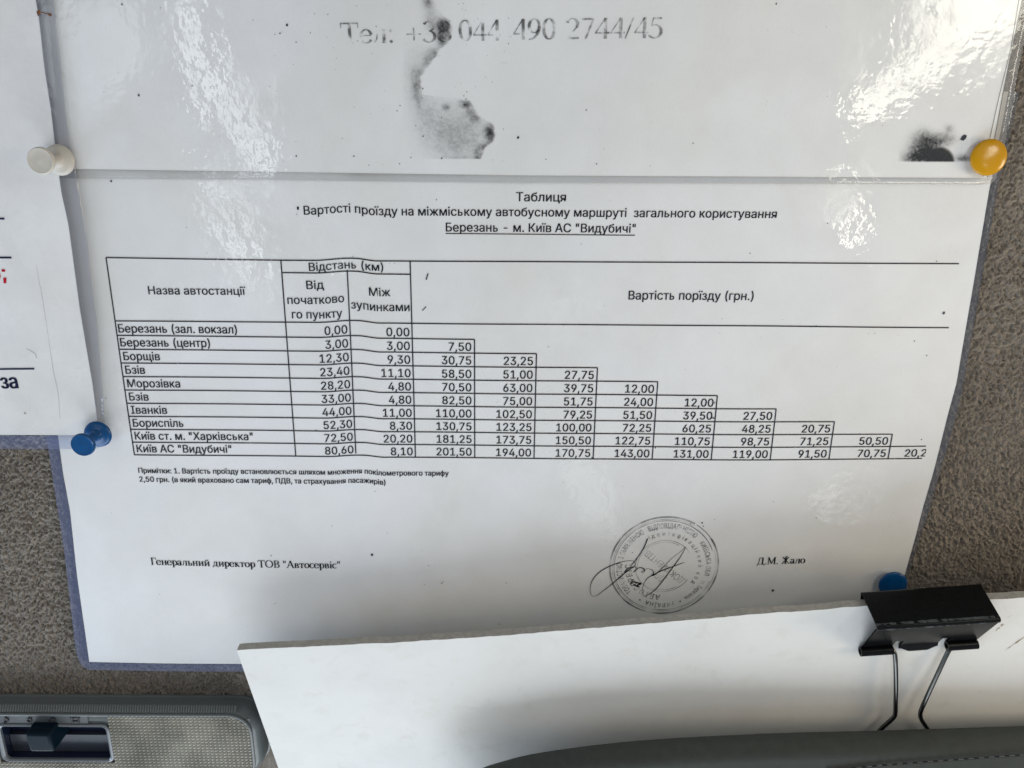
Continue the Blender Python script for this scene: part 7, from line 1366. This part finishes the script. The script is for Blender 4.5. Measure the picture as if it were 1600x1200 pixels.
for xa, xb, ya, yb_ in ((ix0, hx0, iy0, iy1), (hx1, ix1, iy0, iy1), (hx0, hx1, iy0, hy0), (hx0, hx1, hy1, iy1)):
    g.add([(xa, ya, 0.471 * LS), (xb, ya, 0.471 * LS), (xb, yb_, 0.471 * LS), (xa, yb_, 0.471 * LS)], [(0, 1, 2, 3)])
house = mk('housing', g.v, g.f, M['lamp'], lamp, smooth=40)
# vertical ribs along the upper shoulder
g = Geo()
ytop = flat(200, 1107, 0.45)[1]; ybot = flat(200, 1117.5, 0.5)[1]
pitch = 0.046
x = -9.0
while x < flat(362, 1112, 0.48)[0]:
    sl = 0.02 * (x - 1.5) / 10
    g.add([(x, ytop, 0.345), (x + pitch, ytop, 0.345), (x + pitch / 2, ytop, 0.385), (x, ybot, 0.392), (x + pitch, ybot, 0.392), (x + pitch / 2, ybot, 0.440)],
          [(0, 2, 5, 3), (2, 1, 4, 5), (0, 1, 2), (3, 5, 4)])
    x += pitch
mk('rib_band', g.v, g.f, M['lamp'], house)
# prismatic lens
lx1 = flat(392, 1150, LZ)[0]
ly1 = flat(200, 1118, LZ)[1]
g = Geo()
px_, py_ = 0.078, 0.066
ny_ = int((ly1 - yb2 + 0.02) / py_)
nx_ = int((lx1 + 9.2) / px_)
for j in range(ny_):
    for i in range(nx_):
        xa = lx1 - (i + 1) * px_; ya = ly1 - (j + 1) * py_
        cx, cy = xa + px_ / 2, ya + py_ / 2
        if sx0 - 0.02 < cx < sx1 + 0.02 and sy0 - 0.02 < cy < sy1 + 0.17:
            continue
        dx, dy = max(0, cx - (lx1 - 0.42)), max(0, cy - (ly1 - 0.36))
        if (dx / 0.42) ** 2 + (dy / 0.36) ** 2 > 0.96:
            continue
        zz = 0.403
        g.add([(xa, ya, zz), (xa + px_, ya, zz), (xa + px_, ya + py_, zz), (xa, ya + py_, zz), (cx - px_ * .18, cy - py_ * .18, zz + 0.036), (cx + px_ * .18, cy - py_ * .18, zz + 0.036), (cx + px_ * .18, cy + py_ * .18, zz + 0.036), (cx - px_ * .18, cy + py_ * .18, zz + 0.036)],
              [(0, 1, 5, 4), (1, 2, 6, 5), (2, 3, 7, 6), (3, 0, 4, 7), (4, 5, 6, 7)])
mk('lens', g.v, g.f, M['lens'], lamp)
rp = [(p[0], p[1], 0.40) for p in rrect(-9.6, lx1 + 0.012, yb2 + 0.02, ly1 + 0.012, 0.40, 16)]
g = Geo().tube(rp + rp[:1], 0.030, 8, cap=False)
mk('lens_rim', g.v, g.f, M['lamp'], lamp, smooth=60)
# switch: rim, slot, slider
g = Geo()
o_ = rrect(sx0, sx1, sy0, sy1, 0.13, 8); i_ = rrect(sx0 + 0.07, sx1 - 0.06, sy0 + 0.05, sy1 - 0.05, 0.09, 8)
n = len(o_)
g.v = [(p[0], p[1], 0.395) for p in o_] + [(p[0], p[1], 0.425) for p in o_] + [(lerp(a[0], b[0], .5), lerp(a[1], b[1], .5), 0.440) for a, b in zip(o_, i_)] + [(p[0], p[1], 0.420) for p in i_] + [(p[0], p[1], 0.370) for p in i_]
for a in range(4):
    g.f += [(a * n + k, a * n + (k + 1) % n, (a + 1) * n + (k + 1) % n, (a + 1) * n + k) for k in range(n)]
rim_ = mk('switch_rim', g.v, g.f, M['slot_rim'], lamp, smooth=50)
g = Geo()
ym = lerp(hy0, hy1, 0.52)
DZ = 0.12                      # depth of the slot floor
g.add([(hx0, hy0, DZ), (hx1, hy0, DZ), (hx1, hy1, DZ), (hx0, hy1, DZ), (hx0, hy0, .374), (hx1, hy0, .374), (hx1, hy1, .374), (hx0, hy1, .374)],
      [(0, 1, 2, 3), (0, 4, 5, 1), (1, 5, 6, 2), (2, 6, 7, 3), (3, 7, 4, 0)])
mk('slot_wall', g.v, g.f, M['slot_navy'], rim_)
g = Geo().box(hx0 + 0.01, hx1 - 0.01, hy0 + 0.01, ym, DZ + 0.004, DZ + 0.10)
mk('slot_floor', g.v, g.f, M['slot'], rim_)
kx0, kx1 = flat(33, 1160, 0.75)[0], flat(78, 1160, 0.75)[0]
ky1, ky0 = flat(55, 1138, 0.62)[1], flat(60, 1187, 0.78)[1]
g = Geo()
lo = [(kx0 + 0.03, ky0 + .12), (kx1 + 0.03, ky0 + .12), (kx1 + 0.03, ky1), (kx0 + .03, ky1)]
hi = [(kx0 + 0.05, ky0 + 0.05), (kx1 - 0.02, ky0 + 0.05), (kx1 - 0.06, ky1 - 0.10), (kx0 + 0.02, ky1 - 0.10)]
g.add([(x, y, 0.15) for x, y in lo] + [(x, y, 0.66) for x, y in hi], [(3, 2, 1, 0), (4, 5, 6, 7), (0, 1, 5, 4), (1, 2, 6, 5), (2, 3, 7, 6), (3, 0, 4, 7)])
sl = mk('slider', g.v, g.f, M['slider'], lamp, smooth=40)
bv = sl.modifiers.new('bevel', 'BEVEL'); bv.width = 0.045 * S; bv.segments = 4
# raised position marks above the switch
g = Geo()
mz = 0.415
mp = lambda x, y: (*flat(x, y, mz), mz)
g.tube([mp(5, 1131), mp(8, 1120), mp(13, 1124), mp(12, 1128), mp(6, 1129)], 0.012, 6)
g.tube([mp(48, 1117), mp(49, 1129)], 0.012, 6)
g.tube([mp(49, 1123), mp(45, 1122), mp(42, 1125), mp(45, 1128), mp(49, 1127)], 0.012, 6)
g.tube([mp(82 + 5 * math.cos(t), 1125 + 3.2 * math.sin(t)) for t in np.linspace(0, 2 * math.pi, 14)], 0.012, 6)
g.tube([mp(113, 1130), mp(112, 1119)], 0.012, 6)
g.tube([mp(123, 1130), mp(121, 1119)], 0.012, 6)
g.tube([mp(109, 1121), mp(125, 1121)], 0.012, 6)
g.tube([mp(112, 1127), mp(123, 1127)], 0.010, 6)
mk('position_mark', g.v, g.f, M['slot_dark'], house, smooth=60)
g = Geo().box(sx0, flat(132, 1125, 0.50)[0], sy1 + 0.005, sy1 + 0.17, 0.39, 0.408)
mk('mark_plate', g.v, g.f, M['mark_plate'], house)
